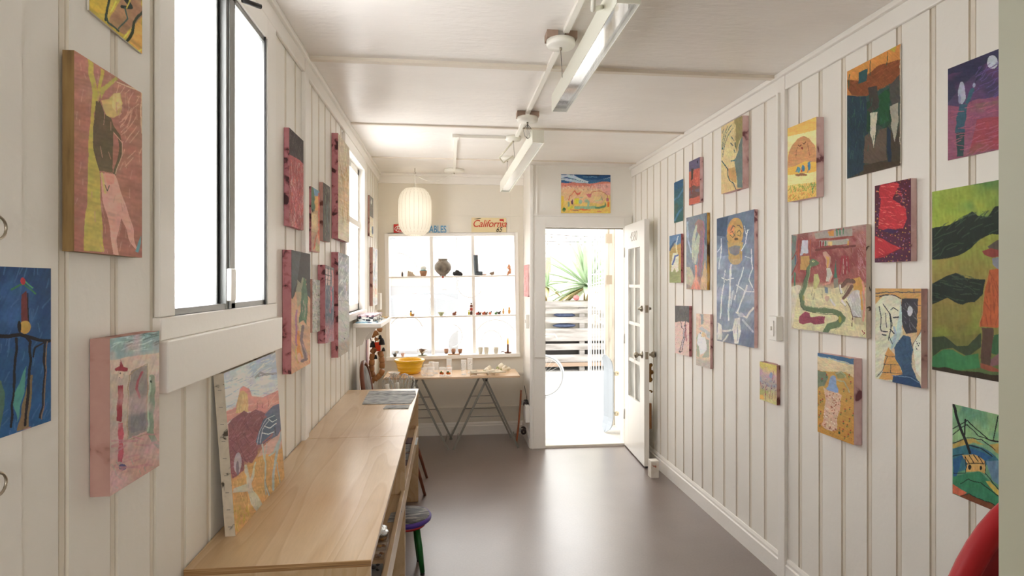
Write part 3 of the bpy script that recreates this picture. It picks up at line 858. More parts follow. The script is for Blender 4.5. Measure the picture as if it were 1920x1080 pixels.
wall_picture('picture', 'thick pink-edged canvas with a red-hatted striped post figure under a pale sea', 'left', [
    ('g', [(0, '8fa0a2'), (0.12, '7f9a9e'), (0.2, 'a89c92'), (0.6, '9f8f88'), (0.85, 'a88680'), (1, 'a28078')]),
    ('p', '7d989c', [(370, 278), (537, 254), (537, 310), (460, 325), (400, 335), (370, 348)]), ('s', '46585a', 14, 45, 4, -12, [(425, 260), (537, 254), (537, 300), (425, 320)]), ('s', 'a8bcbc', 20, 50, 4, -10, [(372, 280), (537, 258), (537, 310), (372, 335)]),
    ('p', 'b4a398', [(372, 350), (537, 325), (537, 400), (372, 400)]),
    ('p', '7d7674', [(440, 390), (495, 370), (498, 590), (432, 620)]), ('l', '8a7a62', 3, [(436, 400), (495, 365), (500, 600), (430, 624), (436, 400)]),
    ('p', '6e6e72', [(445, 480), (492, 470), (492, 585), (440, 600)]), ('l', '8c4a56', 8, [(478, 395), (464, 420), (462, 450), (472, 478)]),
    ('l', '6f8270', 20, [(512, 412), (512, 500), (508, 590), (520, 625), (537, 640)]), ('l', '93a494', 6, [(505, 412), (502, 500), (500, 590)]), ('e', '2a3a30', 508, 425, 3, 4),
    ('p', '8a2c3a', [(386, 382), (402, 372), (408, 348), (416, 372), (430, 375), (428, 386), (388, 390)]), ('e', 'b8a398', 409, 402, 9, 12), ('d', '3c3a44', 5, 2, [(402, 392), (418, 392), (418, 412), (402, 412)]),
    ('p', '8a2f3c', [(398, 440), (418, 438), (412, 560), (394, 556)]), ('p', 'a04a58', [(400, 562), (416, 562), (416, 694), (400, 694)]), ('e', '4a466e', 415, 712, 15, 12),
    ('s', 'a07078', 30, 60, 6, -15, [(376, 620), (538, 590), (538, 700), (376, 800)]), ('s', '7c8a7a', 14, 30, 3, 60, [(376, 700), (470, 680), (538, 700), (376, 800)]), ('mix', 'b39a9a', 7, 0.5, 0.5, None)],
    (0, 480, 1.8), [(370, 278), (537, 254), (538, 706), (372, 812)], side=300, gain=2.1, edge=M_pinkold)

wall_picture('picture', 'tall red canvas of vertical drips below a black band', 'left', [
    ('g', [(0, 'a4545a'), (1, 'ab5a5e')]), ('s', 'c9a09a', 60, 150, 3, 90, [(88, 340), (235, 440), (225, 1035), (92, 998)]), ('s', '8a2f38', 60, 120, 5, 90, [(88, 340), (235, 440), (225, 1035), (92, 998)]),
    ('s', 'c4564a', 25, 60, 5, 90, [(88, 340), (235, 440), (225, 1035), (92, 998)]),
    ('p', '3c3232', [(80, 20), (240, 160), (240, 430), (205, 400), (180, 375), (130, 345), (80, 320)]), ('s', '6a5c5a', 40, 120, 3, 90, [(80, 20), (240, 160), (240, 400), (80, 320)]), ('n', 0.2, 60, 6, 0)],
    (525, 230, 5.15), [(88, 42), (231, 185), (222, 1035), (92, 998)], side=33, gain=1.5, edge=M_pink)

wall_picture('picture', 'small narrow canvas in green, blue, ochre and orange beside a dark board', 'left', [
    ('g', [(0, 'b88a5c'), (0.5, 'b89c72'), (1, 'b88a78')]), ('p', '54765c', [(130, 140), (170, 150), (185, 470), (130, 470)]), ('p', '6c90b0', [(160, 145), (250, 210), (235, 270), (178, 268)]),
    ('p', 'd8a058', [(180, 275), (225, 275), (222, 470), (188, 460)]), ('l', 'c4543a', 18, [(238, 240), (235, 500), (240, 850)]), ('p', 'c8b084', [(140, 500), (205, 520), (210, 760), (140, 740)]),
    ('l', 'c85a40', 12, [(205, 800), (165, 990)]), ('l', 'd08060', 12, [(225, 760), (245, 900)]), ('p', 'a8a070', [(195, 900), (245, 930), (245, 1020), (190, 1010)]), ('e', '1f2622', 155, 470, 10, 22), ('n', 0.2, 20, 20, 30)],
    (565, 330, 7.2), [(135, 135), (247, 215), (247, 1030), (135, 1020)], side=78, gain=1.5, edge=M_pink)

wall_picture('picture', 'narrow charcoal-grey canvas with faint green lines, beside the tall cream canvas', 'left', [
    ('g', [(0, '5c554e'), (0.5, '544e4a'), (1, '5f5a55')]), ('mix', '75706a', 6, 0.5, 0.7, None), ('l', '6f7a5e', 8, [(330, 200), (315, 450), (325, 800)]), ('l', '63726a', 8, [(365, 350), (350, 520), (370, 760)]), ('s', '423c3a', 30, 120, 8, 85, None)],
    (565, 330, 7.2), [(293, 78), (388, 155), (386, 890), (293, 878)], side=235, gain=1.5, edge=M_pinkold)

wall_picture('picture', 'tallest narrow cream canvas with thick pink stained side, beside the far left window', 'left', [
    ('g', [(0, 'b3a78f'), (0.3, 'bca98a'), (0.6, 'c0a680'), (0.85, 'd0c3a8'), (1, 'd8cdb8')]), ('s', 'b08c5c', 26, 180, 5, 88, [(125, 300), (200, 300), (200, 800), (125, 800)]), ('s', 'cbbfa6', 30, 120, 6, 88, None), ('n', 0.12, 30, 6, 0)],
    (610, 240, 4.5), [(108, 42), (203, 172), (203, 968), (108, 932)], side=50, gain=1.45, edge=M_pink)

wall_picture('picture', 'large canvas with a dark sky over a green cypress shape and orange ground', 'left', [
    ('g', [(0, 'c49a74'), (0.5, 'c99c78'), (1, 'cda37f')]), ('p', '3c3a3a', [(100, 30), (270, 60), (270, 430), (240, 400), (230, 260), (205, 300), (200, 360), (150, 370), (118, 430), (100, 400)]),
    ('p', '505458', [(108, 40), (190, 50), (160, 280), (118, 420)]), ('p', '8f8e76', [(160, 270), (185, 300), (200, 250), (215, 260), (200, 370), (155, 370)]),
    ('p', 'a89a74', [(150, 370), (198, 370), (190, 470), (160, 490)]), ('p', '4d6e54', [(210, 250), (228, 270), (245, 420), (235, 640), (210, 600), (175, 620), (195, 380)]), ('p', '5f8060', [(212, 380), (238, 380), (230, 600), (205, 590)]),
    ('l', 'a8688c', 14, [(152, 520), (150, 620), (155, 800)]), ('p', 'd08a3c', [(160, 680), (185, 690), (190, 830), (215, 900), (165, 960)]), ('p', 'ccb488', [(158, 620), (200, 640), (215, 700), (190, 710)]),
    ('l', '7a6468', 24, [(205, 650), (200, 760), (225, 850), (240, 920), (205, 935)]), ('l', 'a88c8c', 8, [(215, 800), (240, 870), (245, 905)]), ('l', 'c0543c', 6, [(266, 770), (270, 950)]), ('l', 'bcae4c', 6, [(150, 800), (160, 950)]), ('e', 'd9a894', 180, 905, 20, 40),
    ('s', 'b8a090', 20, 60, 5, 80, [(120, 430), (265, 430), (270, 950), (120, 1030)]), ('n', 0.15, 12, 30, 15)],
    (520, 460, 4.32), [(110, 38), (262, 68), (272, 955), (118, 1040)], side=37, gain=1.5, edge=M_pink)

wall_picture('picture', 'small white and grey speckled canvas tucked beside the cypress painting', 'left', [
    ('g', [(0, 'c2c4be'), (1, 'bec0ba')]), ('mix', '9aa09c', 14, 0.5, 0.7, None), ('d', '5a5c5e', 50, 3, [(40, 296), (112, 302), (112, 785), (38, 795)]), ('s', 'dadad4', 50, 30, 5, 80, None)],
    (578, 465, 5.02), [(40, 296), (112, 302), (112, 785), (38, 795)], side=20, gain=1.4, edge=M_pinkold)

wall_picture('picture', 'navy and rose canvas with a small black window grid at its top', 'left', [
    ('g', [(0, '6c6468'), (0.3, '70707c'), (0.65, '5c6070'), (0.85, 'a0707c'), (1, 'a87884')]), ('p', 'c9b0ac', [(165, 195), (210, 200), (210, 345), (165, 345)]), ('l', '2f2c32', 6, [(160, 250), (215, 260)]), ('l', '2f2c32', 6, [(185, 190), (182, 345)]), ('l', '2f2c32', 5, [(160, 300), (212, 305)]), ('l', '2f2c32', 5, [(208, 190), (206, 345)]),
    ('l', 'c88078', 16, [(225, 210), (232, 360)]), ('l', 'c4546c', 12, [(212, 360), (215, 480), (208, 600)]), ('s', '48506a', 40, 100, 6, 90, [(165, 350), (245, 350), (245, 720), (165, 720)]), ('s', '9a9aa4', 25, 60, 5, 90, None), ('s', 'c4848c', 15, 60, 5, 90, [(160, 720), (245, 720), (245, 880), (160, 895)])],
    (578, 465, 5.02), [(160, 162), (240, 185), (243, 878), (160, 895)], side=86, gain=1.45, edge=M_pink)

wall_picture('picture', 'tall pale blue-grey canvas split by a horizon, last before the wall shelf', 'left', [
    ('g', [(0, 'a9b0b8'), (0.45, 'b4b9be'), (0.46, 'c0c2c2'), (0.85, 'b9b8b4'), (0.9, 'a89c8c'), (1, 'b0a698')]), ('mix', '7c8898', 8, 0.5, 0.7, [(282, 42), (386, 70), (386, 490), (282, 490)]), ('s', 'd6dadc', 40, 80, 6, 110, [(282, 42), (386, 70), (386, 490), (282, 490)]),
    ('l', '86888c', 4, [(282, 492), (386, 498)]), ('l', 'b8b498', 8, [(362, 300), (366, 400)]), ('mix', 'c8b8a8', 7, 0.55, 0.5, [(282, 500), (386, 500), (386, 970), (282, 1028)]), ('s', '8c98a4', 20, 60, 5, 60, None), ('d', '3c4450', 3, 4, [(330, 800), (380, 800), (380, 860), (330, 860)])],
    (578, 465, 5.02), [(282, 42), (386, 70), (386, 970), (282, 1028)], side=213, gain=1.4, edge=M_pink)

wall_picture('picture', 'upper narrow canvas past the window, charcoal above cream with a blue oval', 'left', [
    ('g', [(0, '807e7a'), (0.5, '807e7a'), (0.52, 'd8d0b8'), (1, 'dcd4bc')]), ('e', 'c8cac8', 66, 115, 5, 20), ('e', '7c8c9c', 75, 325, 7, 30), ('e', '56626e', 75, 330, 3, 18)],
    (680, 350, 4.0), [(52, 58), (80, 95), (80, 375), (52, 375)], side=38, gain=1.3, edge=M_pinkold)

wall_picture('picture', 'lower narrow pale canvas past the window, grey blue with peach streaks', 'left', [
    ('g', [(0, 'e2e0dc'), (0.5, 'd8dade'), (0.7, 'dccbb8'), (1, 'd0d0c8')]), ('l', 'b4bcc8', 10, [(105, 480), (85, 640), (80, 700)]), ('l', 'd8a890', 8, [(95, 700), (100, 800)]), ('mix', 'c4ccd4', 8, 0.5, 0.6, None)],
    (680, 350, 4.0), [(76, 455), (110, 468), (112, 885), (76, 895)], side=52, gain=1.3, edge=M_pinkold)

# ---------- right wall
GR_ = 1.35
wall_picture('picture', 'narrow teal and blue pastel sheet nearest the open door', 'right', [
    ('g', [(0, '2f5870'), (0.5, '3a6a70'), (1, '34605a')]), ('l', '4a7c9c', 22, [(140, 690), (200, 640), (260, 540)]), ('l', '4a7fa0', 24, [(150, 960), (200, 850), (260, 790)]), ('p', '48645a', [(137, 760), (180, 720), (200, 780), (150, 880)]), ('p', '2c5a7c', [(135, 452), (260, 398), (258, 500), (140, 560)]), ('s', '3a5c60', 20, 60, 8, -60, None)],
    (1245, 280, 7.2), [(135, 452), (260, 398), (258, 962), (137, 998)], gain=GR_)
wall_picture('picture', 'small red canvas with a dark tower shape under a violet sky', 'right', [
    ('g', [(0, '6c6680'), (0.22, '706a84'), (0.24, 'b8604c'), (1, 'c0604c')]), ('p', '625c78', [(330, 170), (484, 100), (484, 245), (380, 270), (338, 300)]), ('e', '2c2838', 452, 168, 9, 20), ('p', 'b8594a', [(400, 275), (484, 255), (484, 490), (440, 560), (400, 480)]),
    ('p', '4c443c', [(370, 260), (400, 255), (388, 400), (362, 430)]), ('p', '70504a', [(340, 520), (400, 480), (440, 500), (484, 490), (484, 620), (440, 640), (340, 665)]), ('mix', '6a6474', 7, 0.5, 0.8, [(335, 560), (484, 520), (484, 640), (335, 670)]),
    ('l', '8a3c38', 12, [(380, 430), (365, 600)]), ('s', 'd8705a', 20, 60, 6, 80, [(400, 275), (484, 255), (484, 480), (400, 480)]), ('s', 'c86450', 20, 60, 7, -12, [(335, 670), (484, 640), (484, 715), (335, 755)])],
    (1245, 280, 7.2), [(338, 172), (484, 100), (484, 715), (335, 755)], side=532, gain=GR_, edge=M_pinkpale)
wall_picture('picture', 'thick pink-edged canvas of a sleeping cream face in profile with blue-green lines', 'right', [
    ('g', [(0, 'c4b482'), (0.5, 'c9b983'), (1, 'c9b078')]), ('p', '8c8150', [(235, 120), (332, 75), (332, 330), (290, 380), (265, 520), (245, 440), (250, 260)]), ('p', 'bda874', [(225, 150), (250, 180), (250, 420), (235, 420)]),
    ('p', '61716e', [(332, 320), (300, 380), (275, 520), (235, 610), (250, 720), (275, 930), (332, 935)]), ('p', 'b48c54', [(165, 715), (235, 680), (255, 760), (260, 880), (240, 870), (200, 850), (170, 820)]),
    ('l', '3c5c60', 7, [(155, 200), (110, 300), (85, 480)]), ('l', '3c5c60', 7, [(200, 185), (130, 290), (95, 480)]), ('l', '3c5c60', 7, [(220, 220), (165, 290), (125, 400), (92, 570)]), ('l', '3c5c60', 7, [(105, 235), (92, 280)]),
    ('l', '3c4c58', 11, [(198, 330), (225, 375)]), ('l', '3c4c58', 14, [(195, 400), (222, 432)]), ('l', '3c5c60', 12, [(230, 485), (242, 512)]), ('l', '2f5054', 9, [(243, 395), (255, 450)]), ('l', '3f6f74', 14, [(200, 615), (240, 605)]),
    ('l', '2c4f58', 11, [(90, 615), (120, 670), (160, 712), (155, 780), (180, 850), (225, 880), (255, 950)]), ('s', 'd4c48c', 30, 60, 6, 60, [(80, 300), (240, 200), (240, 600), (100, 620)])],
    (1340, 205, 6.35), [(78, 208), (332, 75), (330, 930), (78, 1012)], side=408, gain=1.5, edge=M_pinkpale)
wall_picture('picture', 'small canvas of a white and blue animal shape on ochre and green', 'right', [
    ('g', [(0, '6484a0'), (0.3, 'b49858'), (0.72, 'a89c68'), (0.76, '969866'), (1, '98a06a')]), ('p', '5c80a4', [(32, 355), (180, 325), (182, 440), (140, 470), (100, 450), (60, 500), (36, 520)]), ('l', '3c5878', 22, [(105, 425), (60, 490), (36, 540)]), ('l', 'b8c8cc', 12, [(145, 360), (125, 420), (120, 470)]),
    ('p', 'b89454', [(120, 470), (182, 460), (182, 700), (150, 720), (130, 600)]), ('p', 'd0cdb8', [(60, 690), (80, 580), (110, 570), (150, 590), (150, 700), (150, 800), (120, 815), (100, 760), (80, 815), (55, 810), (60, 740)]), ('l', '5064a4', 20, [(145, 600), (110, 610), (90, 680), (70, 720)]), ('l', 'd8cc9c', 16, [(120, 480), (130, 580)])],
    (1250, 390, 6.75), [(32, 355), (180, 325), (182, 945), (38, 945)], side=216, gain=GR_, edge=M_pink)
wall_picture('picture', 'hazy canvas of two pale profiles with long red hair and a coral neck', 'right', [
    ('g', [(0, '74787e'), (0.4, '8f929a'), (0.75, '9a9698'), (1, 'c8a078')]), ('mix', '7c8c9a', 4, 0.45, 0.7, None), ('p', '9a7a74', [(350, 200), (400, 140), (450, 160), (480, 260), (470, 620), (430, 960), (390, 900), (400, 640), (410, 380), (380, 260)]),
    ('l', 'a86c94', 10, [(460, 170), (475, 330), (450, 600), (430, 800)]), ('l', '8c7484', 30, [(440, 300), (430, 600), (415, 850)]), ('l', 'b4c4d4', 16, [(265, 220), (275, 420), (310, 560)]), ('p', '9cb0c0', [(250, 180), (270, 160), (280, 440), (256, 400)]),
    ('p', 'b4baa8', [(375, 200), (390, 230), (360, 380), (330, 700), (318, 560), (320, 400), (345, 290)]), ('p', 'b2bca8', [(400, 310), (420, 360), (400, 560), (370, 700), (340, 700), (355, 440)]), ('p', '5c6c7c', [(480, 120), (505, 62), (508, 500), (478, 420)]),
    ('p', 'b8b49c', [(250, 740), (300, 740), (345, 880), (320, 1000), (250, 960)]), ('p', 'dc8c78', [(358, 715), (385, 715), (385, 900), (420, 960), (430, 1035), (310, 1032), (325, 960), (365, 900)]), ('l', '6c7c84', 10, [(325, 720), (348, 870)]),
    ('p', 'cfae84', [(440, 900), (490, 640), (510, 800), (514, 1035), (440, 1035)]), ('s', 'd0a494', 20, 80, 6, 85, [(250, 850), (514, 850), (514, 1035), (250, 1030)]), ('n', 0.1, 30, 8, 5)],
    (1250, 390, 6.75), [(248, 123), (505, 62), (515, 1035), (250, 1030)], side=548, gain=GR_, edge=M_yellowedge)
wall_picture('picture', 'largest tall slate-blue canvas with a grinning orange head over white bare branches', 'right', [
    ('g', [(0, '60728a'), (0.3, '8291a6'), (0.7, '7e8ca2'), (1, '8c929c')]), ('mix', '5c6c88', 4, 0.5, 0.7, None), ('mix', 'a8b4c2', 6, 0.55, 0.6, [(15, 400), (285, 330), (285, 1050), (15, 998)]),
    ('p', '40546f', [(15, 115), (100, 95), (80, 250), (15, 240)]), ('e', 'c09a54', 150, 215, 60, 105, 4), ('e', 'b8a470', 150, 400, 50, 50), ('e', 'cf8a54', 118, 200, 25, 30), ('p', 'b89a5c', [(96, 290), (205, 290), (198, 405), (106, 405)]),
    ('p', '7c7c7e', [(100, 325), (150, 312), (188, 318), (178, 370), (150, 382), (115, 365)]), ('l', '4c4c48', 6, [(118, 200), (130, 172), (145, 180)]), ('l', '4c4c48', 6, [(162, 165), (178, 160), (198, 185)]), ('l', '54523e', 5, [(115, 215), (130, 205), (142, 230), (130, 250), (114, 235)]), ('l', '54523e', 5, [(165, 215), (180, 195), (195, 220), (185, 245), (168, 235)]),
    ('l', '5c5440', 5, [(150, 205), (145, 260), (165, 270)]), ('e', '5a4c34', 152, 262, 14, 10),
    ('l', 'cdd4d8', 7, [(50, 260), (45, 400), (25, 480)]), ('l', 'c4ccd2', 5, [(20, 360), (50, 300)]), ('l', 'cdd4d8', 7, [(240, 200), (225, 300), (195, 350)]), ('l', 'c4ccd2', 4, [(215, 165), (228, 230), (250, 195)]), ('l', 'd0d6d8', 7, [(265, 340), (270, 480), (250, 560), (285, 640)]), ('l', 'c4ccd2', 5, [(220, 390), (268, 410)]),
    ('l', 'd4d8d6', 9, [(80, 490), (70, 560), (50, 700), (40, 840)]), ('l', 'd4d8d6', 7, [(50, 545), (90, 560), (135, 550)]), ('l', 'd0d6d6', 9, [(205, 470), (175, 600), (140, 700)]), ('l', 'd4d8d6', 8, [(160, 600), (220, 640), (285, 645)]), ('l', 'd4d8d6', 10, [(235, 600), (200, 700), (165, 800)]), ('l', 'd0d4d2', 12, [(120, 450), (110, 620), (100, 850)]), ('l', 'b8c4cc', 14, [(130, 640), (105, 780)]),
    ('p', 'cfcfc4', [(20, 870), (45, 890), (60, 960), (50, 1000), (15, 995)]), ('l', 'cfcfc4', 12, [(50, 930), (130, 920), (150, 850)]), ('l', 'cfcfc4', 10, [(60, 1000), (100, 950)]), ('p', 'd0d0c6', [(145, 840), (185, 830), (190, 900), (170, 1020), (140, 1015), (135, 940)]), ('l', '8a8e92', 3, [(150, 880), (148, 940)]), ('l', '8a8e92', 3, [(165, 880), (162, 940)]), ('l', 'd0d0c6', 12, [(160, 800), (230, 830), (280, 760)]), ('l', 'b4bcc4', 14, [(205, 850), (280, 930)]), ('e', 'b4bcc2', 190, 815, 22, 14),
    ('s', '6c7c98', 30, 90, 5, 100, [(15, 400), (285, 330), (285, 1050), (15, 998)]), ('n', 0.08, 10, 40, 10)],
    (1340, 380, 3.857), [(15, 115), (288, 48), (285, 1050), (15, 998)], side=313, gain=1.4, edge=M_pinkpale)
wall_picture('picture', 'small pink canvas of a bare branching trunk under a charcoal block', 'right', [
    ('g', [(0, 'd8b8ac'), (1, 'd6bab0')]), ('p', '5c5a58', [(78, 95), (290, 108), (288, 350), (240, 335), (180, 328), (130, 335), (80, 345)]), ('s', '73706e', 30, 60, 6, 85, [(80, 100), (285, 112), (285, 340), (80, 340)]), ('l', 'b4787c', 24, [(240, 380), (235, 470), (245, 610)]), ('l', '4c4450', 9, [(165, 335), (180, 420), (210, 450), (205, 560), (170, 680), (150, 780)]), ('l', '4c4450', 9, [(235, 335), (215, 430), (205, 500)]), ('l', '3f3c4c', 9, [(232, 380), (222, 560), (195, 680), (180, 770)]), ('l', 'c8c0cc', 8, [(215, 400), (212, 560), (185, 700)]), ('e', '4c4a4c', 155, 770, 20, 14), ('d', 'b08c80', 25, 5, [(85, 360), (285, 360), (285, 830), (85, 790)])],
    (1255, 560, 7.71), [(80, 98), (285, 112), (287, 835), (85, 790)], side=330, gain=GR_, edge=M_pink)
wall_picture('picture', 'small peach and pale blue canvas of a white robed figure with a grey veil', 'right', [
    ('g', [(0, 'dcc0ac'), (0.8, 'd6bea6'), (0.83, 'cfbfa4'), (0.9, 'b4ada0'), (1, 'bab2a8')]), ('p', '9aa0a0', [(448, 225), (492, 228), (490, 370), (455, 372)]), ('l', 'cda898', 10, [(440, 220), (440, 400)]), ('p', 'aab09a', [(395, 560), (430, 500), (440, 850), (395, 830)]), ('p', 'a4a898', [(520, 580), (575, 600), (575, 850), (470, 850), (540, 740)]),
    ('p', 'dfe0e4', [(425, 500), (470, 480), (500, 530), (530, 600), (540, 740), (500, 790), (450, 820), (430, 700), (400, 640)]), ('p', 'b8b8b8', [(430, 440), (470, 400), (500, 430), (540, 460), (588, 490), (588, 580), (560, 570), (520, 500), (470, 470)]), ('e', 'd8c094', 490, 520, 26, 40), ('e', '44403c', 448, 498, 8, 9), ('e', '6c5c54', 463, 545, 5, 6), ('l', 'e8e2d8', 6, [(520, 480), (545, 560)])],
    (1255, 560, 7.71), [(385, 215), (590, 230), (592, 1015), (388, 960)], side=632, gain=GR_, edge=M_pinkpale)
wall_picture('picture', 'bright yellow canvas of a sleeping orange mound with small blue dancers', 'right', [
    ('g', [(0, 'dfae4e'), (0.22, 'e0b254'), (0.24, 'e8cc7a'), (0.7, 'e6c46c'), (1, 'dcb050')]), ('p', 'ead390', [(218, 560), (372, 520), (372, 600), (218, 640)]),
    ('p', 'c08a58', [(218, 690), (226, 640), (245, 600), (270, 570), (305, 555), (335, 570), (360, 600), (372, 640), (372, 700), (310, 690), (260, 715), (218, 725)]), ('p', 'dda83c', [(218, 725), (260, 715), (310, 690), (372, 695), (372, 760), (218, 765)]), ('p', 'ecd088', [(218, 765), (372, 745), (372, 800), (218, 820)]),
    ('l', '54281c', 4, [(274, 603), (281, 609), (289, 600)]), ('l', '54281c', 4, [(298, 594), (306, 597), (313, 588)]), ('e', '8a3828', 294, 619, 6, 8), ('l', '7c4c34', 2.5, [(270, 615), (262, 670)]), ('l', '7c4c34', 2.5, [(325, 595), (335, 660)]),
    ('e', '8a5a38', 290, 762, 32, 7), ('e', '4a8a94', 275, 735, 9, 16), ('e', '3f7c9c', 300, 728, 9, 18), ('e', '3a78a0', 333, 715, 8, 22), ('l', '3a6c8c', 4, [(325, 700), (343, 690)]), ('l', '3a6c8c', 4, [(270, 720), (262, 745)]), ('l', '3a6c8c', 4, [(330, 730), (322, 748)]), ('e', 'b0382c', 292, 742, 4, 8),
    ('s', '6c9434', 60, 16, 4, 110, [(218, 820), (372, 800), (372, 840), (218, 860)]), ('s', 'c8742c', 60, 14, 4, 120, [(218, 840), (372, 820), (372, 878), (218, 905)]), ('s', '9c9a34', 50, 14, 3, 70, [(218, 820), (372, 800), (372, 878), (218, 905)]), ('l', '4c8c48', 4, [(345, 810), (352, 860)]), ('l', '4c8c48', 4, [(362, 805), (352, 840)])],
    (1400, 60, 2.842), [(218, 515), (372, 450), (370, 878), (218, 905)], side=413, gain=1.55, edge=M_pinkpale)
wall_picture('picture', 'dark pastel sheet of green and brown figures under an orange sky', 'right', [
    ('g', [(0, 'b87c34'), (0.22, 'b0702c'), (0.3, '2c4440'), (1, '3c3a2c')]), ('p', '1f3440', [(533, 340), (640, 350), (650, 560), (620, 740), (537, 782)]), ('p', '744022', [(533, 260), (600, 260), (700, 180), (822, 150), (820, 260), (740, 290), (640, 345), (560, 340), (540, 310)]), ('s', '8c4c28', 60, 40, 3, -30, [(533, 260), (700, 180), (822, 150), (820, 260), (640, 345), (540, 310)]),
    ('p', '24484c', [(594, 215), (642, 198), (640, 262), (592, 280)]), ('l', '2f4a38', 4, [(655, 155), (654, 230)]), ('l', '2f4a38', 4, [(753, 110), (748, 180)]), ('l', '3c5238', 5, [(545, 230), (543, 300)]), ('p', 'a8962c', [(760, 90), (800, 75), (790, 110)]),
    ('p', '1e3c2c', [(640, 380), (700, 350), (760, 300), (770, 480), (740, 520), (700, 500), (640, 540)]), ('p', '1c4a2c', [(700, 350), (740, 310), (765, 330), (755, 480), (710, 500)]), ('p', '3a3632', [(645, 300), (695, 290), (700, 340), (705, 400), (660, 440), (640, 420), (660, 400)]), ('p', '42403c', [(760, 290), (815, 230), (818, 370), (780, 400), (760, 360)]),
    ('p', 'a8a492', [(655, 440), (697, 428), (690, 520), (675, 625), (660, 540)]), ('p', '8c8a7a', [(765, 400), (805, 380), (808, 480), (790, 590), (770, 500)]), ('p', '54463a', [(630, 560), (655, 540), (678, 625), (700, 530), (745, 510), (745, 680), (700, 690), (670, 700), (620, 700)]), ('p', '3c342a', [(770, 520), (790, 590), (818, 480), (818, 710), (770, 700)]),
    ('p', '1c2c3c', [(748, 500), (770, 530), (770, 700), (750, 700)]), ('p', '3c3024', [(620, 715), (700, 690), (818, 690), (818, 712), (620, 760)]), ('s', '2c5244', 60, 40, 4, 95, [(533, 340), (770, 350), (770, 500), (540, 770)]), ('s', '1a2a3a', 60, 50, 4, 95, [(533, 400), (640, 400), (620, 760), (537, 780)]), ('l', 'b4ae98', 3, [(820, 80), (818, 300), (816, 700)])],
    (1400, 60, 2.842), [(533, 212), (822, 62), (818, 710), (537, 782)], gain=1.7)
wall_picture('picture', 'purple and rose pastel sheet of a teal figure reaching to the moon', 'right', [
    ('g', [(0, '34324c'), (0.45, '463c5c'), (0.55, '74445c'), (1, '6c3e4e')]), ('p', '30304a', [(386, 172), (632, 72), (720, 50), (720, 130), (500, 200), (440, 260), (386, 330)]), ('mix', '5a3c64', 4, 0.5, 0.6, [(386, 200), (700, 100), (700, 320), (386, 330)]), ('p', '7c4860', [(386, 340), (440, 345), (520, 310), (720, 280), (720, 530), (386, 590)]), ('p', '883c48', [(520, 400), (720, 380), (720, 520), (480, 560)]), ('mix', '6c5a4c', 4, 0.6, 0.5, [(400, 350), (700, 300), (700, 530), (400, 580)]),
    ('e', 'a4aab8', 590, 137, 24, 31), ('e', '9498ac', 449, 282, 18, 52), ('e', '7c80a0', 438, 310, 6, 22), ('p', '305060', [(440, 335), (478, 335), (460, 460), (420, 466), (428, 380)]), ('l', '305464', 18, [(475, 325), (500, 265)]), ('e', '8088a0', 506, 244, 7, 10), ('p', '2c4044', [(425, 466), (460, 462), (456, 572), (428, 575)]), ('l', '26283c', 3, [(510, 235), (530, 200), (570, 165)]), ('l', '26283c', 3, [(525, 205), (520, 225), (545, 195), (560, 180)]), ('s', '5a4a80', 50, 60, 4, -40, [(500, 170), (700, 100), (700, 300), (500, 310)]), ('s', '9a5468', 50, 60, 4, -20, [(400, 350), (700, 300), (700, 530), (400, 580)])],
    (1620, 60, 2.455), [(386, 172), (720, 36), (720, 522), (386, 590)], gain=1.8)
wall_picture('picture', 'crimson canvas of a red vessel shape on dark speckled ground', 'right', [
    ('g', [(0, '4c1c2c'), (1, '4a2038')]), ('d', 'b8843c', 110, 2.2, [(49, 700), (216, 672), (216, 1056), (50, 1060)]), ('d', '8a5a8c', 90, 2.2, [(49, 700), (216, 672), (216, 1056), (50, 1060)]), ('d', 'c0504c', 60, 2, [(49, 700), (216, 672), (216, 1056), (50, 1060)]),
    ('p', 'a8202c', [(75, 705), (150, 690), (160, 700), (145, 740), (130, 770), (160, 790), (190, 815), (198, 860), (180, 905), (120, 908), (95, 915), (65, 905), (70, 830), (78, 770), (66, 740)]), ('p', 'a8202c', [(50, 940), (90, 955), (130, 980), (175, 995), (130, 1015), (90, 1035), (50, 1040)]), ('p', '3c2348', [(80, 915), (110, 905), (160, 912), (130, 930)]),
    ('s', 'cc4448', 40, 26, 3, 8, [(66, 705), (160, 690), (198, 860), (180, 905), (65, 905)]), ('s', 'd87c6c', 24, 22, 2.2, 8, [(70, 710), (160, 690), (198, 860), (180, 905), (65, 905)]), ('s', 'd87c6c', 16, 30, 2.2, 20, [(50, 945), (170, 995), (50, 1040)]), ('l', '7c1420', 3, [(50, 1040), (130, 1015), (178, 995)])],
    (1620, 60, 2.455), [(49, 710), (216, 672), (216, 1056), (50, 1060)], side=245, gain=1.7, edge=M_pinkpale)
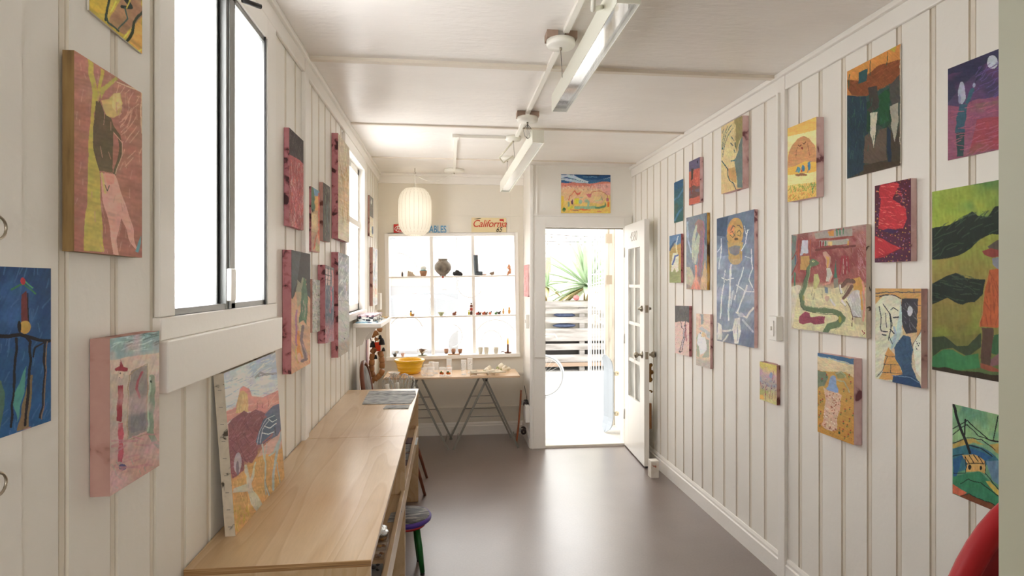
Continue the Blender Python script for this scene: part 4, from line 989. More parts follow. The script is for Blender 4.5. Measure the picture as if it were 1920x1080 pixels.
wall_picture('picture', 'wide canvas of a green serpent rearing in a red cluttered room', 'right', [
    ('g', [(0, 'a08a80'), (0.07, '9c6460'), (0.5, '94504c'), (0.56, 'b0a07c'), (1, 'b4ac88')]), ('mix', '7c3434', 9, 0.45, 0.7, [(90, 130), (700, 60), (700, 600), (90, 600)]), ('s', 'b0786c', 160, 22, 3, 60, [(90, 130), (700, 60), (700, 600), (90, 600)]), ('s', '7c302f', 160, 20, 3, -50, [(90, 130), (700, 60), (700, 600), (90, 600)]),
    ('s', 'b88890', 80, 40, 3, 60, [(620, 140), (700, 130), (700, 560), (630, 500)]),
    ('p', '6c7a74', [(40, 140), (80, 150), (80, 400), (45, 560)]), ('l', '84423c', 9, [(45, 500), (105, 350)]), ('l', '84423c', 9, [(45, 360), (90, 290)]), ('l', '4f7c64', 12, [(70, 480), (72, 590)]), ('l', '4c6478', 12, [(78, 330), (74, 400)]), ('p', 'c8c0a8', [(45, 600), (100, 590), (130, 600), (60, 900), (45, 960)]),
    ('p', 'b9bcc8', [(135, 195), (185, 195), (192, 300), (120, 330)]), ('p', 'b08c4c', [(120, 335), (200, 325), (195, 450), (115, 450)]), ('l', 'a4503a', 10, [(105, 190), (105, 480)]), ('l', 'a4503a', 10, [(205, 190), (215, 330)]), ('e', '9c5a48', 152, 318, 14, 12),
    ('p', '9a9088', [(240, 125), (580, 85), (580, 150), (250, 180)]), ('p', 'c0863a', [(362, 115), (415, 100), (415, 148), (375, 150)]), ('l', '3f7c5c', 12, [(440, 95), (440, 145)]), ('l', '3f7c5c', 11, [(468, 95), (468, 140)]), ('l', '3f7c5c', 10, [(500, 88), (500, 135)]),
    ('l', '8c4438', 11, [(255, 190), (590, 155)]), ('p', 'a09a90', [(285, 195), (545, 180), (545, 225), (285, 245)]), ('l', '8a2430', 13, [(295, 205), (295, 245)]), ('l', '8a2430', 13, [(320, 205), (320, 245)]), ('l', '3c7450', 9, [(342, 200), (342, 240)]), ('p', 'c4b070', [(360, 200), (395, 195), (395, 238), (360, 240)]), ('l', 'b88a3c', 14, [(540, 205), (542, 228)]), ('l', '6c3834', 20, [(260, 272), (605, 240)]), ('l', '7c4438', 10, [(270, 290), (270, 320)]), ('l', '7c4438', 9, [(575, 260), (575, 300)]),
    ('p', 'b48c7c', [(320, 300), (350, 290), (385, 340), (380, 430), (350, 430), (335, 360)]), ('p', 'c09850', [(345, 335), (372, 345), (365, 440), (355, 440)]), ('p', 'b8b2a4', [(350, 440), (385, 430), (400, 500), (385, 560), (350, 560)]), ('l', 'c08c78', 14, [(400, 510), (380, 570), (325, 585)]),
    ('p', '3f6e5c', [(428, 370), (448, 525), (415, 528)]), ('p', '7c7a6c', [(415, 535), (450, 530), (455, 660), (415, 670)]), ('l', '93303a', 15, [(490, 340), (475, 400), (470, 490)]), ('l', '93303a', 22, [(515, 340), (515, 490)]), ('l', '93303a', 14, [(540, 340), (548, 470)]), ('l', 'c0a49c', 3, [(500, 350), (498, 490)]), ('l', 'c0a49c', 3, [(530, 350), (530, 490)]),
    ('p', 'c4bc94', [(60, 880), (100, 700), (130, 620), (230, 600), (400, 620), (480, 600), (560, 780), (600, 930), (690, 940), (690, 1040), (380, 1010), (60, 970)]), ('s', 'd8cf9c', 80, 60, 8, 10, [(100, 640), (560, 640), (600, 1000), (60, 960)]), ('p', 'b0ac70', [(240, 490), (270, 490), (290, 560), (260, 620), (235, 620)]), ('l', '746a54', 4, [(225, 630), (215, 680)]), ('l', '746a54', 4, [(250, 650), (235, 710)]), ('l', '746a54', 4, [(315, 630), (312, 700)]), ('e', 'b89a84', 355, 710, 24, 28), ('l', 'c4c0bc', 16, [(395, 720), (425, 765)]), ('p', '70808c', [(335, 600), (365, 610), (360, 660), (340, 650)]),
    ('p', 'b0b0ac', [(530, 700), (580, 640), (640, 630), (660, 870), (590, 870), (560, 800)]), ('s', 'cfcfca', 30, 70, 5, 70, [(530, 700), (640, 630), (660, 870), (590, 870)]), ('l', '54382c', 6, [(530, 730), (585, 860), (655, 872)]), ('l', '54382c', 6, [(585, 860), (582, 955)]), ('p', 'b98c40', [(585, 535), (640, 515), (680, 560), (690, 640), (650, 640), (590, 630)]), ('l', 'c4923c', 16, [(650, 640), (665, 800)]), ('l', 'c88a78', 18, [(670, 560), (685, 700), (675, 900)]),
    ('l', '6c5044', 34, [(590, 560), (530, 550), (490, 600)]), ('l', '6c5044', 30, [(575, 600), (540, 650), (505, 700)]), ('l', '3c2c28', 3, [(590, 540), (520, 535), (478, 590)]), ('l', '3c2c28', 3, [(545, 590), (500, 670)]), ('l', 'd0ccc8', 14, [(470, 590), (480, 655)]), ('l', 'd0ccc8', 18, [(490, 720), (518, 765)]), ('l', '50404a', 3, [(462, 580), (470, 668), (492, 662)]), ('l', '50404a', 3, [(474, 735), (515, 778), (528, 768)]),
    ('p', '8c3c50', [(115, 870), (140, 845), (170, 820), (210, 830), (215, 870), (340, 860), (340, 925), (250, 935), (210, 920), (150, 935), (118, 920)]), ('s', '6c2438', 24, 40, 4, 10, [(115, 860), (340, 860), (340, 930), (118, 925)]),
    ('l', '5c7050', 34, [(235, 395), (195, 440), (180, 520), (165, 600), (130, 680), (145, 770), (220, 800)]), ('l', '5c7050', 46, [(165, 785), (280, 810), (400, 815), (465, 840), (495, 890)]), ('l', '5c7050', 52, [(495, 880), (450, 930), (375, 950), (345, 1000)]), ('p', '5c7050', [(195, 380), (225, 355), (260, 372), (292, 395), (270, 415), (215, 435)]), ('e', 'ccd090', 232, 384, 12, 6), ('e', '28301f', 234, 384, 5, 4), ('l', 'a4b088', 4, [(215, 425), (200, 500), (185, 600), (150, 680), (165, 765), (280, 792), (400, 795)]), ('l', '3c4c34', 4, [(175, 450), (160, 540), (115, 660), (125, 760), (165, 805), (290, 840), (430, 850)]), ('e', '94903c', 470, 890, 14, 30), ('e', '94904c', 150, 700, 8, 24), ('l', '8f9c74', 4, [(520, 880), (500, 930), (420, 980)]),
    ('l', 'a89c98', 6, [(45, 965), (380, 1012), (698, 1046)]), ('d', '7c2430', 8, 5, [(655, 980), (690, 980), (690, 1030), (655, 1030)])],
    (1475, 410, 4.695), [(38, 142), (700, 50), (700, 1050), (45, 970)], side=748, gain=1.5, edge=M_linen)
wall_picture('picture', 'canvas of a pale outlined face, a dark blue head and orange bricks at night', 'right', [
    ('g', [(0, 'b98e50'), (0.1, 'b98e50'), (1, 'bcb8a0')]), ('p', 'c0c0a8', [(566, 400), (600, 365), (640, 358), (680, 380), (688, 560), (640, 600), (610, 620), (600, 700), (575, 728), (566, 727)]), ('p', 'a4b8b4', [(680, 380), (690, 480), (670, 560), (640, 600), (628, 560), (660, 520)]),
    ('p', '3c3c44', [(683, 375), (755, 378), (752, 525), (700, 528), (683, 480)]), ('s', '70707c', 16, 30, 2.5, 60, [(683, 375), (755, 378), (752, 525), (700, 528)]), ('e', 'b4b8c0', 718, 430, 12, 23),
    ('p', 'b98a4c', [(755, 335), (768, 335), (768, 520), (755, 560), (748, 530)]), ('p', 'bc8c48', [(610, 620), (625, 590), (650, 620), (670, 660), (690, 710), (640, 735), (580, 730), (600, 700)]), ('l', '3c4450', 4, [(566, 352), (625, 348), (768, 346)]), ('l', '3c4450', 4, [(738, 334), (738, 348)]), ('l', '3c4450', 3, [(566, 366), (600, 362)]), ('l', '3c4450', 3, [(755, 405), (768, 405)]), ('l', '3c4450', 3, [(755, 460), (768, 460)]), ('l', '4c4a44', 3, [(612, 628), (655, 632)]), ('l', '4c4a44', 3, [(605, 662), (672, 670)]), ('l', '4c4a44', 3, [(632, 668), (632, 700)]), ('l', '4c4a44', 3, [(600, 700), (688, 706)]),
    ('p', 'c8ccb8', [(740, 560), (768, 520), (768, 720), (745, 700), (735, 600)]), ('l', '33383f', 3, [(768, 515), (738, 570), (730, 590)]), ('d', '3a4048', 8, 3, [(745, 560), (765, 560), (765, 600), (745, 600)]),
    ('p', '33506e', [(690, 535), (720, 545), (733, 600), (725, 660), (735, 700), (760, 745), (768, 770), (680, 755), (640, 745), (645, 715), (690, 710), (680, 680), (655, 640), (650, 590), (670, 560)]), ('s', '24405e', 20, 40, 3, 70, [(655, 545), (730, 550), (730, 680), (690, 690)]), ('p', '243f64', [(640, 745), (645, 715), (720, 712), (760, 740), (768, 770)]), ('l', '5a789a', 4, [(640, 715), (720, 722), (760, 748)]), ('l', '93a8b0', 10, [(640, 590), (655, 540), (650, 500)]),
    ('l', '33383f', 4, [(582, 410), (590, 460), (592, 520)]), ('l', '33383f', 4, [(600, 400), (628, 440), (635, 500), (625, 560)]), ('l', '33383f', 3, [(610, 440), (618, 500)]), ('l', '33383f', 4, [(635, 425), (645, 415), (665, 430)]), ('l', '33383f', 6, [(645, 460), (668, 458)]), ('l', '33383f', 4, [(630, 440), (640, 495)]), ('l', '33383f', 5, [(632, 510), (648, 530)]), ('l', '33383f', 5, [(592, 520), (620, 522)]), ('l', '33383f', 5, [(596, 535), (615, 537)]), ('l', '33383f', 3, [(628, 540), (640, 575)]), ('l', '33383f', 4, [(585, 370), (600, 362), (640, 358), (678, 375)]), ('l', '33383f', 3, [(574, 720), (600, 690), (620, 630), (608, 625)])],
    (1400, 400, 2.348), [(566, 330), (768, 332), (768, 770), (567, 727)], side=798, gain=1.6, edge=M_pinkpale)
wall_picture('picture', 'smallest thick canvas of a wildflower meadow, low and alone under the light switch', 'right', [
    ('g', [(0, 'c4b45c'), (0.12, 'c8b860'), (0.3, 'b8a09c'), (0.55, 'a49c98'), (0.8, 'b0a070'), (1, 'c4bc7c')]), ('mix', 'b08ca4', 6, 0.45, 0.8, [(98, 220), (425, 290), (425, 480), (98, 420)]), ('e', '8494b0', 315, 400, 34, 60), ('mix', '8c94a4', 7, 0.5, 0.7, [(98, 420), (425, 450), (425, 640), (98, 600)]), ('mix', '9aa05c', 7, 0.5, 0.7, [(98, 640), (425, 700), (425, 980), (98, 855)]), ('p', 'cfa050', [(98, 760), (160, 780), (190, 860), (98, 845)]), ('l', 'a45c68', 10, [(340, 500), (370, 320)]), ('l', '8c4050', 10, [(205, 870), (205, 640), (240, 580)]), ('l', '8c4858', 8, [(280, 880), (300, 700), (335, 590)]), ('l', '7c4c58', 8, [(330, 850), (350, 740)]), ('l', 'a07058', 7, [(395, 850), (410, 690)]), ('l', '9c4c50', 10, [(105, 520), (130, 620)]), ('d', '6c5474', 20, 9, [(100, 480), (425, 480), (425, 720), (100, 720)]), ('s', 'c8c090', 25, 60, 8, 100, [(240, 700), (425, 700), (425, 980), (240, 900)])],
    (1415, 665, 10.29), [(98, 135), (425, 205), (425, 980), (98, 855)], side=565, gain=1.5, edge=M_pinkold)
wall_picture('picture', 'canvas of a blue-haired figure in a patterned robe among red poppies', 'right', [
    ('g', [(0, 'b8944c'), (1, 'b4822f')]), ('p', 'c8b890', [(48, 60), (435, 130), (435, 330), (350, 270), (230, 262), (150, 268), (48, 245)]), ('p', '3c6488', [(48, 60), (435, 130), (435, 190), (350, 165), (280, 150), (180, 125), (100, 110), (48, 92)]), ('l', '8aa8b0', 8, [(48, 98), (180, 132), (350, 175), (435, 200)]), ('s', 'd4c49c', 30, 80, 6, 8, [(48, 110), (435, 200), (435, 300), (48, 240)]),
    ('p', '6e7c64', [(48, 250), (130, 270), (160, 330), (120, 420), (60, 430), (46, 460)]), ('p', '8a8a5c', [(240, 270), (300, 262), (350, 300), (330, 340), (260, 340)]), ('l', '9ca484', 8, [(245, 290), (290, 265), (330, 300), (350, 350)]), ('l', '9ca484', 10, [(250, 355), (320, 370), (370, 440), (385, 490)]),
    ('p', '7c96bc', [(185, 320), (215, 305), (240, 320), (245, 400), (265, 450), (262, 490), (170, 480), (130, 460), (160, 420)]), ('p', 'c4a48c', [(112, 430), (165, 470), (265, 492), (300, 520), (290, 620), (260, 740), (245, 890), (200, 905), (130, 880), (88, 840), (110, 740), (130, 560)]), ('d', '94503c', 110, 5.5, [(112, 440), (165, 475), (300, 515), (290, 620), (260, 740), (245, 890), (200, 905), (130, 880), (95, 840), (130, 560)]), ('d', 'dcc8b4', 90, 5, [(112, 440), (165, 475), (300, 515), (290, 620), (260, 740), (245, 890), (200, 905), (130, 880), (95, 840), (130, 560)]),
    ('f', '4c6c3c', '943830', 9, [(95, 345), (140, 305), (388, 300), (405, 370), (328, 455), (405, 530), (355, 560), (335, 660), (385, 645), (290, 700), (420, 710), (385, 770), (322, 795), (360, 830), (280, 865), (318, 880), (398, 890), (370, 930), (332, 955), (70, 480), (80, 570), (100, 560), (80, 690), (60, 730), (70, 830), (50, 600)]), ('e', '2c4c2c', 275, 915, 14, 14), ('d', '94602c', 30, 4, [(48, 780), (435, 900), (428, 1045), (42, 905)])],
    (1525, 650, 5.68), [(48, 65), (435, 130), (428, 1045), (42, 905)], side=522, gain=1.5, edge=M_pinkpale)
wall_picture('picture', 'biggest green pastel landscape of dark rolling hills with a red-hatted walker', 'right', [
    ('g', [(0, '4c7038'), (0.15, '7c8c2c'), (0.5, '7c7034'), (0.8, '6c6830'), (1, '3c5c34')]), ('mix', '8a9a2c', 4, 0.45, 0.7, [(278, 100), (640, 40), (640, 200), (280, 280)]), ('mix', '3c6a40', 5, 0.55, 0.8, [(278, 100), (640, 40), (640, 200), (280, 280)]),
    ('p', '1c2620', [(275, 280), (360, 262), (420, 230), (470, 195), (500, 215), (540, 215), (580, 175), (640, 165), (640, 310), (570, 305), (510, 325), (460, 375), (400, 410), (340, 425), (276, 425)]), ('s', '344434', 60, 60, 5, -30, [(275, 280), (470, 200), (640, 180), (640, 300), (460, 370), (276, 420)]), ('mix', '8a7434', 5, 0.45, 0.7, [(276, 430), (400, 412), (520, 330), (640, 320), (640, 500), (400, 490), (276, 540)]),
    ('p', '1e2822', [(275, 545), (340, 510), (390, 488), (440, 510), (530, 525), (520, 590), (480, 630), (420, 645), (350, 615), (276, 645)]), ('s', '344434', 40, 50, 5, 15, [(275, 545), (390, 490), (530, 525), (480, 630), (276, 640)]), ('p', '33402c', [(276, 800), (330, 795), (400, 840), (450, 840), (510, 780), (510, 850), (450, 895), (380, 850), (320, 860), (276, 890)]), ('p', '2f6c40', [(276, 890), (330, 860), (380, 860), (430, 890), (500, 880), (500, 950), (410, 960), (276, 940)]), ('p', '30281c', [(275, 938), (410, 962), (604, 985), (640, 1000), (640, 1040), (275, 960)]),
    ('mix', '74802c', 4, 0.5, 0.6, [(276, 650), (510, 640), (510, 790), (276, 800)]), ('p', '2c5434', [(570, 790), (640, 780), (640, 900), (560, 880)]), ('p', '6c4c50', [(560, 910), (600, 880), (640, 900), (640, 940), (560, 940)]),
    ('p', '4c443c', [(545, 365), (590, 335), (640, 340), (640, 380), (560, 385)]), ('p', '7c3430', [(520, 385), (560, 372), (600, 380), (650, 370), (650, 405), (570, 415), (530, 403)]), ('p', '6c707c', [(568, 418), (620, 410), (620, 470), (590, 472), (570, 450)]), ('p', '9c4c24', [(548, 480), (590, 470), (640, 480), (640, 740), (585, 760), (505, 748), (520, 640), (530, 540)]), ('s', '7c3c24', 40, 60, 5, 85, [(548, 480), (640, 480), (640, 740), (505, 748)]), ('l', '8a7838', 4, [(505, 748), (530, 560), (548, 482)]), ('p', '4c3a30', [(515, 755), (570, 760), (560, 940), (510, 935)]), ('p', '7c4430', [(505, 925), (560, 935), (600, 960), (600, 972), (505, 950)])],
    (1640, 320, 2.571), [(278, 103), (640, 36), (640, 1028), (275, 957)], gain=1.8)
wall_picture('picture', 'teal pastel sheet of a small house under a leaning telegraph pole', 'right', [
    ('g', [(0, '4c8068'), (0.3, '6c9470'), (1, '2c6c54')]), ('mix', '7ca06c', 4, 0.5, 0.7, [(560, 112), (860, 170), (860, 320), (560, 320)]), ('p', '9c8440', [(560, 335), (620, 310), (680, 308), (740, 340), (680, 330), (600, 345), (560, 362)]), ('p', '2c6070', [(560, 362), (640, 335), (720, 350), (800, 400), (820, 430), (560, 500)]), ('p', '24507c', [(560, 420), (620, 400), (560, 560)]), ('p', '24507c', [(650, 360), (700, 370), (780, 410), (740, 430), (660, 400)]), ('p', '54748c', [(745, 430), (860, 430), (860, 600), (780, 540)]), ('p', '9c8440', [(760, 340), (860, 330), (860, 410), (800, 380)]),
    ('p', '2c7050', [(560, 520), (640, 500), (710, 490), (760, 540), (860, 640), (860, 720), (640, 620), (560, 600)]), ('p', 'a8923c', [(745, 545), (770, 545), (860, 640), (860, 665), (790, 600)]), ('p', 'b0583c', [(555, 560), (600, 590), (640, 610), (610, 635), (555, 615)]), ('p', '6c3c24', [(600, 632), (650, 620), (860, 710), (860, 745), (700, 690)]),
    ('l', '1a1f20', 4, [(600, 634), (650, 618), (860, 708)]), ('l', '1a1f20', 5, [(600, 560), (650, 535), (720, 555), (860, 660)]), ('p', 'b08c4c', [(612, 400), (680, 392), (742, 430), (740, 505), (700, 488), (630, 495), (640, 440)]), ('l', '1a1a18', 5, [(630, 405), (650, 440)]), ('l', '1a1a18', 5, [(655, 398), (675, 440)]), ('l', '1a1a18', 5, [(680, 395), (700, 435)]), ('l', '1a1a18', 5, [(705, 408), (725, 440)]), ('l', '1a1a18', 5, [(635, 445), (735, 445)]), ('e', '1a1a18', 652, 465, 9, 15), ('e', '1a1a18', 715, 470, 7, 12), ('l', '1a1a18', 4, [(630, 400), (632, 498)]), ('l', '1a1a18', 4, [(740, 430), (742, 510)]),
    ('l', '16181a', 15, [(565, 115), (600, 240), (658, 385)]), ('l', '16181a', 8, [(630, 200), (625, 300)]), ('l', '16181a', 6, [(560, 250), (600, 230), (640, 205), (700, 260), (760, 310), (860, 330)]), ('l', '16181a', 5, [(560, 285), (610, 245), (640, 225), (700, 290), (800, 325), (860, 325)]), ('l', '16181a', 7, [(812, 180), (790, 310)]), ('l', '1a2226', 6, [(640, 340), (720, 360), (780, 405)]), ('l', '1a2226', 5, [(560, 330), (640, 302), (720, 310), (800, 370)]), ('l', '1a2226', 5, [(560, 405), (620, 395)]), ('l', '1a2226', 4, [(560, 500), (630, 500)]), ('l', '1a2226', 4, [(740, 500), (800, 570), (860, 640)]), ('n', 0.15, 30, 14, 20)],
    (1600, 720, 3.0), [(560, 112), (860, 184), (860, 742), (555, 615)], gain=1.8)

# ---------- above the door
def door_picture():
    crop = (1040, 315, 11.37); quad = [(138, 135), (1190, 135), (1190, 965), (145, 965)]
    Y = YD - 0.008
    px = [(crop[0] + q[0] / crop[2], crop[1] + q[1] / crop[2]) for q in quad]
    a, b = on_y(*px[0], Y), on_y(*px[2], Y)
    P0, P1, P2, P3 = Vector((a.x, Y, a.z)), Vector((b.x, Y, a.z + 0.004)), Vector((b.x, Y, b.z)), Vector((a.x, Y, b.z - 0.004))
    ops = [('g', [(0, '34608c'), (0.2, '34608c'), (0.24, 'c87864'), (0.3, 'd09080'), (0.4, 'd8b48c'), (0.6, 'd8b870'), (1, 'd8b44c')]),
        ('p', 'b4c4d0', [(138, 150), (400, 140), (560, 230), (740, 290), (900, 260), (1190, 190), (1190, 215), (1000, 250), (740, 325), (500, 310), (138, 240)]), ('p', '2c5c8c', [(138, 225), (240, 185), (400, 230), (600, 280), (680, 300), (500, 262), (300, 230)]), ('p', 'a8bccc', [(138, 240), (420, 250), (640, 320), (400, 300), (138, 262)]), ('p', '2c5c8c', [(138, 262), (240, 280), (380, 300), (240, 325), (138, 315)]), ('p', '1f4a78', [(400, 135), (1190, 135), (1190, 180), (900, 240), (740, 248), (560, 215)]), ('p', '28323c', [(600, 135), (1000, 135), (1100, 150), (700, 155)]), ('p', '34608c', [(700, 300), (900, 250), (1190, 200), (1190, 275), (1060, 265), (900, 300), (740, 328)]), ('l', '3c8090', 6, [(440, 260), (740, 320), (960, 280)]), ('l', '5c8cac', 10, [(600, 190), (900, 180)]),
        ('p', 'c87868', [(138, 335), (400, 300), (740, 345), (1000, 285), (1190, 290), (1190, 350), (900, 360), (700, 390), (400, 370), (138, 400)]), ('p', 'd8a098', [(800, 350), (1190, 320), (1190, 590), (1100, 560), (1000, 470), (900, 420)]), ('s', '4c2c38', 30, 50, 7, 95, [(160, 370), (640, 350), (900, 340), (1190, 340), (1190, 400), (700, 480), (160, 430)]), ('s', 'ead8c0', 50, 70, 7, 60, [(160, 380), (1100, 360), (1050, 470), (700, 520), (400, 440), (160, 440)]),
        ('p', 'd8b084', [(150, 470), (400, 450), (640, 500), (800, 530), (1050, 530), (1100, 640), (1000, 760), (150, 700)]), ('l', 'cf6c54', 20, [(305, 690), (320, 600), (430, 490), (470, 540)]), ('p', 'cf6450', [(440, 520), (500, 540), (570, 495), (540, 560), (480, 590)]), ('p', 'c86c70', [(670, 560), (720, 540), (790, 545), (770, 620), (730, 630)]), ('l', 'c07468', 14, [(780, 530), (840, 500), (960, 485), (1060, 520), (1130, 600), (1140, 690)]), ('p', 'b86478', [(1110, 640), (1160, 650), (1150, 710), (1110, 700)]), ('p', 'e0641f', [(1125, 715), (1168, 720), (1165, 830), (1130, 830)]), ('p', 'd8bc80', [(830, 600), (1000, 600), (1000, 700), (820, 700)]), ('l', 'b8c090', 26, [(880, 700), (1000, 660)]), ('l', '847868', 12, [(1005, 600), (1020, 680)]),
        ('p', 'cfc81f', [(425, 650), (520, 645), (500, 780), (420, 775)]), ('p', 'c8c02c', [(270, 860), (380, 800), (400, 860), (280, 895)]), ('p', 'd8b42c', [(145, 600), (200, 610), (190, 820), (150, 960)]), ('e', '6c4c60', 375, 735, 26, 45), ('e', '7c5068', 378, 690, 14, 18), ('e', '94a484', 300, 780, 24, 55), ('e', '94b498', 545, 720, 36, 42), ('l', '94b498', 10, [(530, 630), (600, 630)]), ('e', '9cb490', 680, 700, 42, 36), ('l', '94b498', 40, [(720, 720), (710, 820)]), ('l', '8cb08c', 60, [(450, 850), (700, 850), (860, 840)]), ('l', '5c8c68', 46, [(880, 850), (1000, 835), (1070, 820)]), ('l', '5c8c68', 20, [(1075, 740), (1080, 820)]), ('p', 'd87038', [(340, 895), (600, 875), (800, 895), (700, 915), (340, 912)]), ('l', '4c7c74', 8, [(380, 905), (540, 900)]), ('e', '2c6c40', 208, 890, 34, 36), ('l', '2c5c34', 10, [(205, 840), (205, 880)]), ('e', 'c87850', 960, 930, 60, 12), ('s', 'e0c450', 40, 80, 8, 20, [(150, 900), (1190, 900), (1190, 965), (150, 965)])]
    picture('picture', 'wide bright landscape picture above the doorway, blue waves over yellow land', P0, P1, P2, P3, (0, 1, 0), ops, crop, quad, 1.45, M_paper, 0.006, group=None, edge_name='board_edge')
door_picture()

# small pink canvas on the return wall between window and door
def return_picture():
    u0, u1 = 983.5, 995.0
    X = XA - 0.022
    def yy(u): return on_x(u, 500, X).y
    Yn, Yf = 5.22, 5.50
    crop = (0, 0, 1.0); zt, zb = on_x(990, 496, X).z, on_x(990, 557, X).z
    P0, P1, P2, P3 = Vector((X, Yf, zt)), Vector((X, Yn, zt)), Vector((X, Yn, zb)), Vector((X, Yf, zb))
    ops = [('g', [(0, 'e0908c'), (1, 'e49a96')]), ('n', 0.1, 10, 10, 0), ('l', 'c86c6c', 1.5, [(988, 520), (992, 545)]), ('d', 'b85c60', 10, 0.8, [(984, 497), (995, 497), (995, 557), (984, 557)])]
    picture('picture', 'small plain pink canvas on the narrow wall between shop window and door', P0, P1, P2, P3, (1, 0, 0), ops, crop, [(983, 497), (995, 496), (995, 557), (983, 557)], 1.2, M_pinkpale, 0.02, group=None)
return_picture()
# ------------------------------------------------------------------ plywood
def plywood():
    m = bpy.data.materials.new('birch_plywood'); m.use_nodes = True
    nt = m.node_tree; b = nt.nodes['Principled BSDF']
    tc = nt.nodes.new('ShaderNodeTexCoord'); mp = nt.nodes.new('ShaderNodeMapping'); mp.inputs['Scale'].default_value = (3.0, 0.36, 2.0)
    nt.links.new(tc.outputs['Object'], mp.inputs['Vector'])
    n = nt.nodes.new('ShaderNodeTexNoise'); n.inputs['Scale'].default_value = 1.6; n.inputs['Detail'].default_value = 1.6; n.inputs['Distortion'].default_value = 0.35; n.inputs['Roughness'].default_value = 0.45
    nt.links.new(mp.outputs[0], n.inputs['Vector'])
    mu = nt.nodes.new('ShaderNodeMath'); mu.operation = 'MULTIPLY'; mu.inputs[1].default_value = 13
    nt.links.new(n.outputs['Fac'], mu.inputs[0])
    pp = nt.nodes.new('ShaderNodeMath'); pp.operation = 'FRACT'
    nt.links.new(mu.outputs[0], pp.inputs[0])
    cr = nt.nodes.new('ShaderNodeValToRGB'); e = cr.color_ramp.elements
    e[0].position = 0.0; e[0].color = (*srgb('d9bd96'), 1); e[1].position = 1; e[1].color = (*srgb('d9bd96'), 1)
    x = e.new(0.55); x.color = (*srgb('d5b78d'), 1); x = e.new(0.78); x.color = (*srgb('ceae84'), 1); x = e.new(0.9); x.color = (*srgb('dbc09a'), 1)
    nt.links.new(pp.outputs[0], cr.inputs['Fac'])
    n2 = nt.nodes.new('ShaderNodeTexNoise'); n2.inputs['Scale'].default_value = 2.2; n2.inputs['Detail'].default_value = 2
    nt.links.new(tc.outputs['Object'], n2.inputs['Vector'])
    n4 = nt.nodes.new('ShaderNodeTexNoise'); n4.inputs['Scale'].default_value = 30; n4.inputs['Detail'].default_value = 4
    mp2 = nt.nodes.new('ShaderNodeMapping'); mp2.inputs['Scale'].default_value = (6, 0.5, 3); nt.links.new(tc.outputs['Object'], mp2.inputs['Vector']); nt.links.new(mp2.outputs[0], n4.inputs['Vector'])
    mx = nt.nodes.new('ShaderNodeMix'); mx.data_type = 'RGBA'; mx.blend_type = 'MULTIPLY'; mx.inputs[0].default_value = 0.35
    r2 = nt.nodes.new('ShaderNodeValToRGB'); r2.color_ramp.elements[0].position = 0.35; r2.color_ramp.elements[0].color = (*srgb('d2b48c'), 1); r2.color_ramp.elements[1].position = 0.6; r2.color_ramp.elements[1].color = (1, 1, 1, 1)
    nt.links.new(n2.outputs['Fac'], r2.inputs['Fac'])
    nt.links.new(cr.outputs[0], mx.inputs[6]); nt.links.new(r2.outputs[0], mx.inputs[7])
    mx2 = nt.nodes.new('ShaderNodeMix'); mx2.data_type = 'RGBA'; mx2.blend_type = 'MULTIPLY'; mx2.inputs[0].default_value = 0.18
    nt.links.new(mx.outputs[2], mx2.inputs[6]); nt.links.new(n4.outputs['Fac'], mx2.inputs[7])
    nt.links.new(mx2.outputs[2], b.inputs['Base Color'])
    b.inputs['Roughness'].default_value = 0.36; b.inputs['Specular IOR Level'].default_value = 0.5; b.inputs['Coat Weight'].default_value = 0.5; b.inputs['Coat Roughness'].default_value = 0.26
    return m
M_ply = plywood()
M_plyedge = ramp_mat('plywood_edge', [(0.30, '6b4a2c'), (0.42, 'b08a5c'), (0.5, '8a6238'), (0.62, 'c49f70'), (0.8, '94703f')], scale=3, stretch=(0.6, 0.6, 75), rough=0.6, detail=2)
M_plyin = mat('plywood_inner_face', 'c79f6e', rough=0.6, noise=0.15, nscale=5, stretch=(1, 1, 0.3))

def counter(label, y0, y1, near):
    x0, x1, zt = XL + 0.004, -0.205, 0.785
    t = thing('shelf_counter', label, 'cabinet', ((x0 + x1) / 2, (y0 + y1) / 2, 0), 'plywood counter units along the left wall')
    mb = MB(); mb.box(x0, x1, y0, y1, zt - 0.018, zt); mb.build('top', M_ply, t, bevel=0.0012)
    if near:
        mb = MB(); mb.box(x0 + 0.001, x1 - 0.001, y0 - 0.0015, y0, zt - 0.0175, zt - 0.001); mb.build('ply_edge', M_plyedge, t)
    xb = XL + 0.018
    for (a, b) in ((y0 + 0.001, y0 + 0.019), (y1 - 0.019, y1 - 0.001)):
        mb = MB(); mb.box(xb, x1 - 0.002, a, b, 0.002, zt - 0.0185); mb.build('side_panel', M_ply, t, bevel=0.001)
    mb = MB(); mb.box(xb, xb + 0.006, y0 + 0.0195, y1 - 0.0195, 0.13, zt - 0.0185); mb.build('back_panel', M_plyin, t)
    mb = MB(); mb.box(xb + 0.0065, x1 - 0.0205, y0 + 0.0195, y1 - 0.0195, 0.492, 0.510); mb.build('shelf', M_ply, t)
    mb = MB(); mb.box(x1 - 0.020, x1 - 0.002, y0 + 0.0195, y1 - 0.0195, 0.440, 0.530); mb.build('shelf_lip', M_ply, t, bevel=0.001)
    return t
counter('plywood counter unit nearest the camera, leaning canvas on its top', 1.555, 2.783, True)
counter('plywood counter unit at the far end, newspapers on its top', 2.785, 4.005, False)

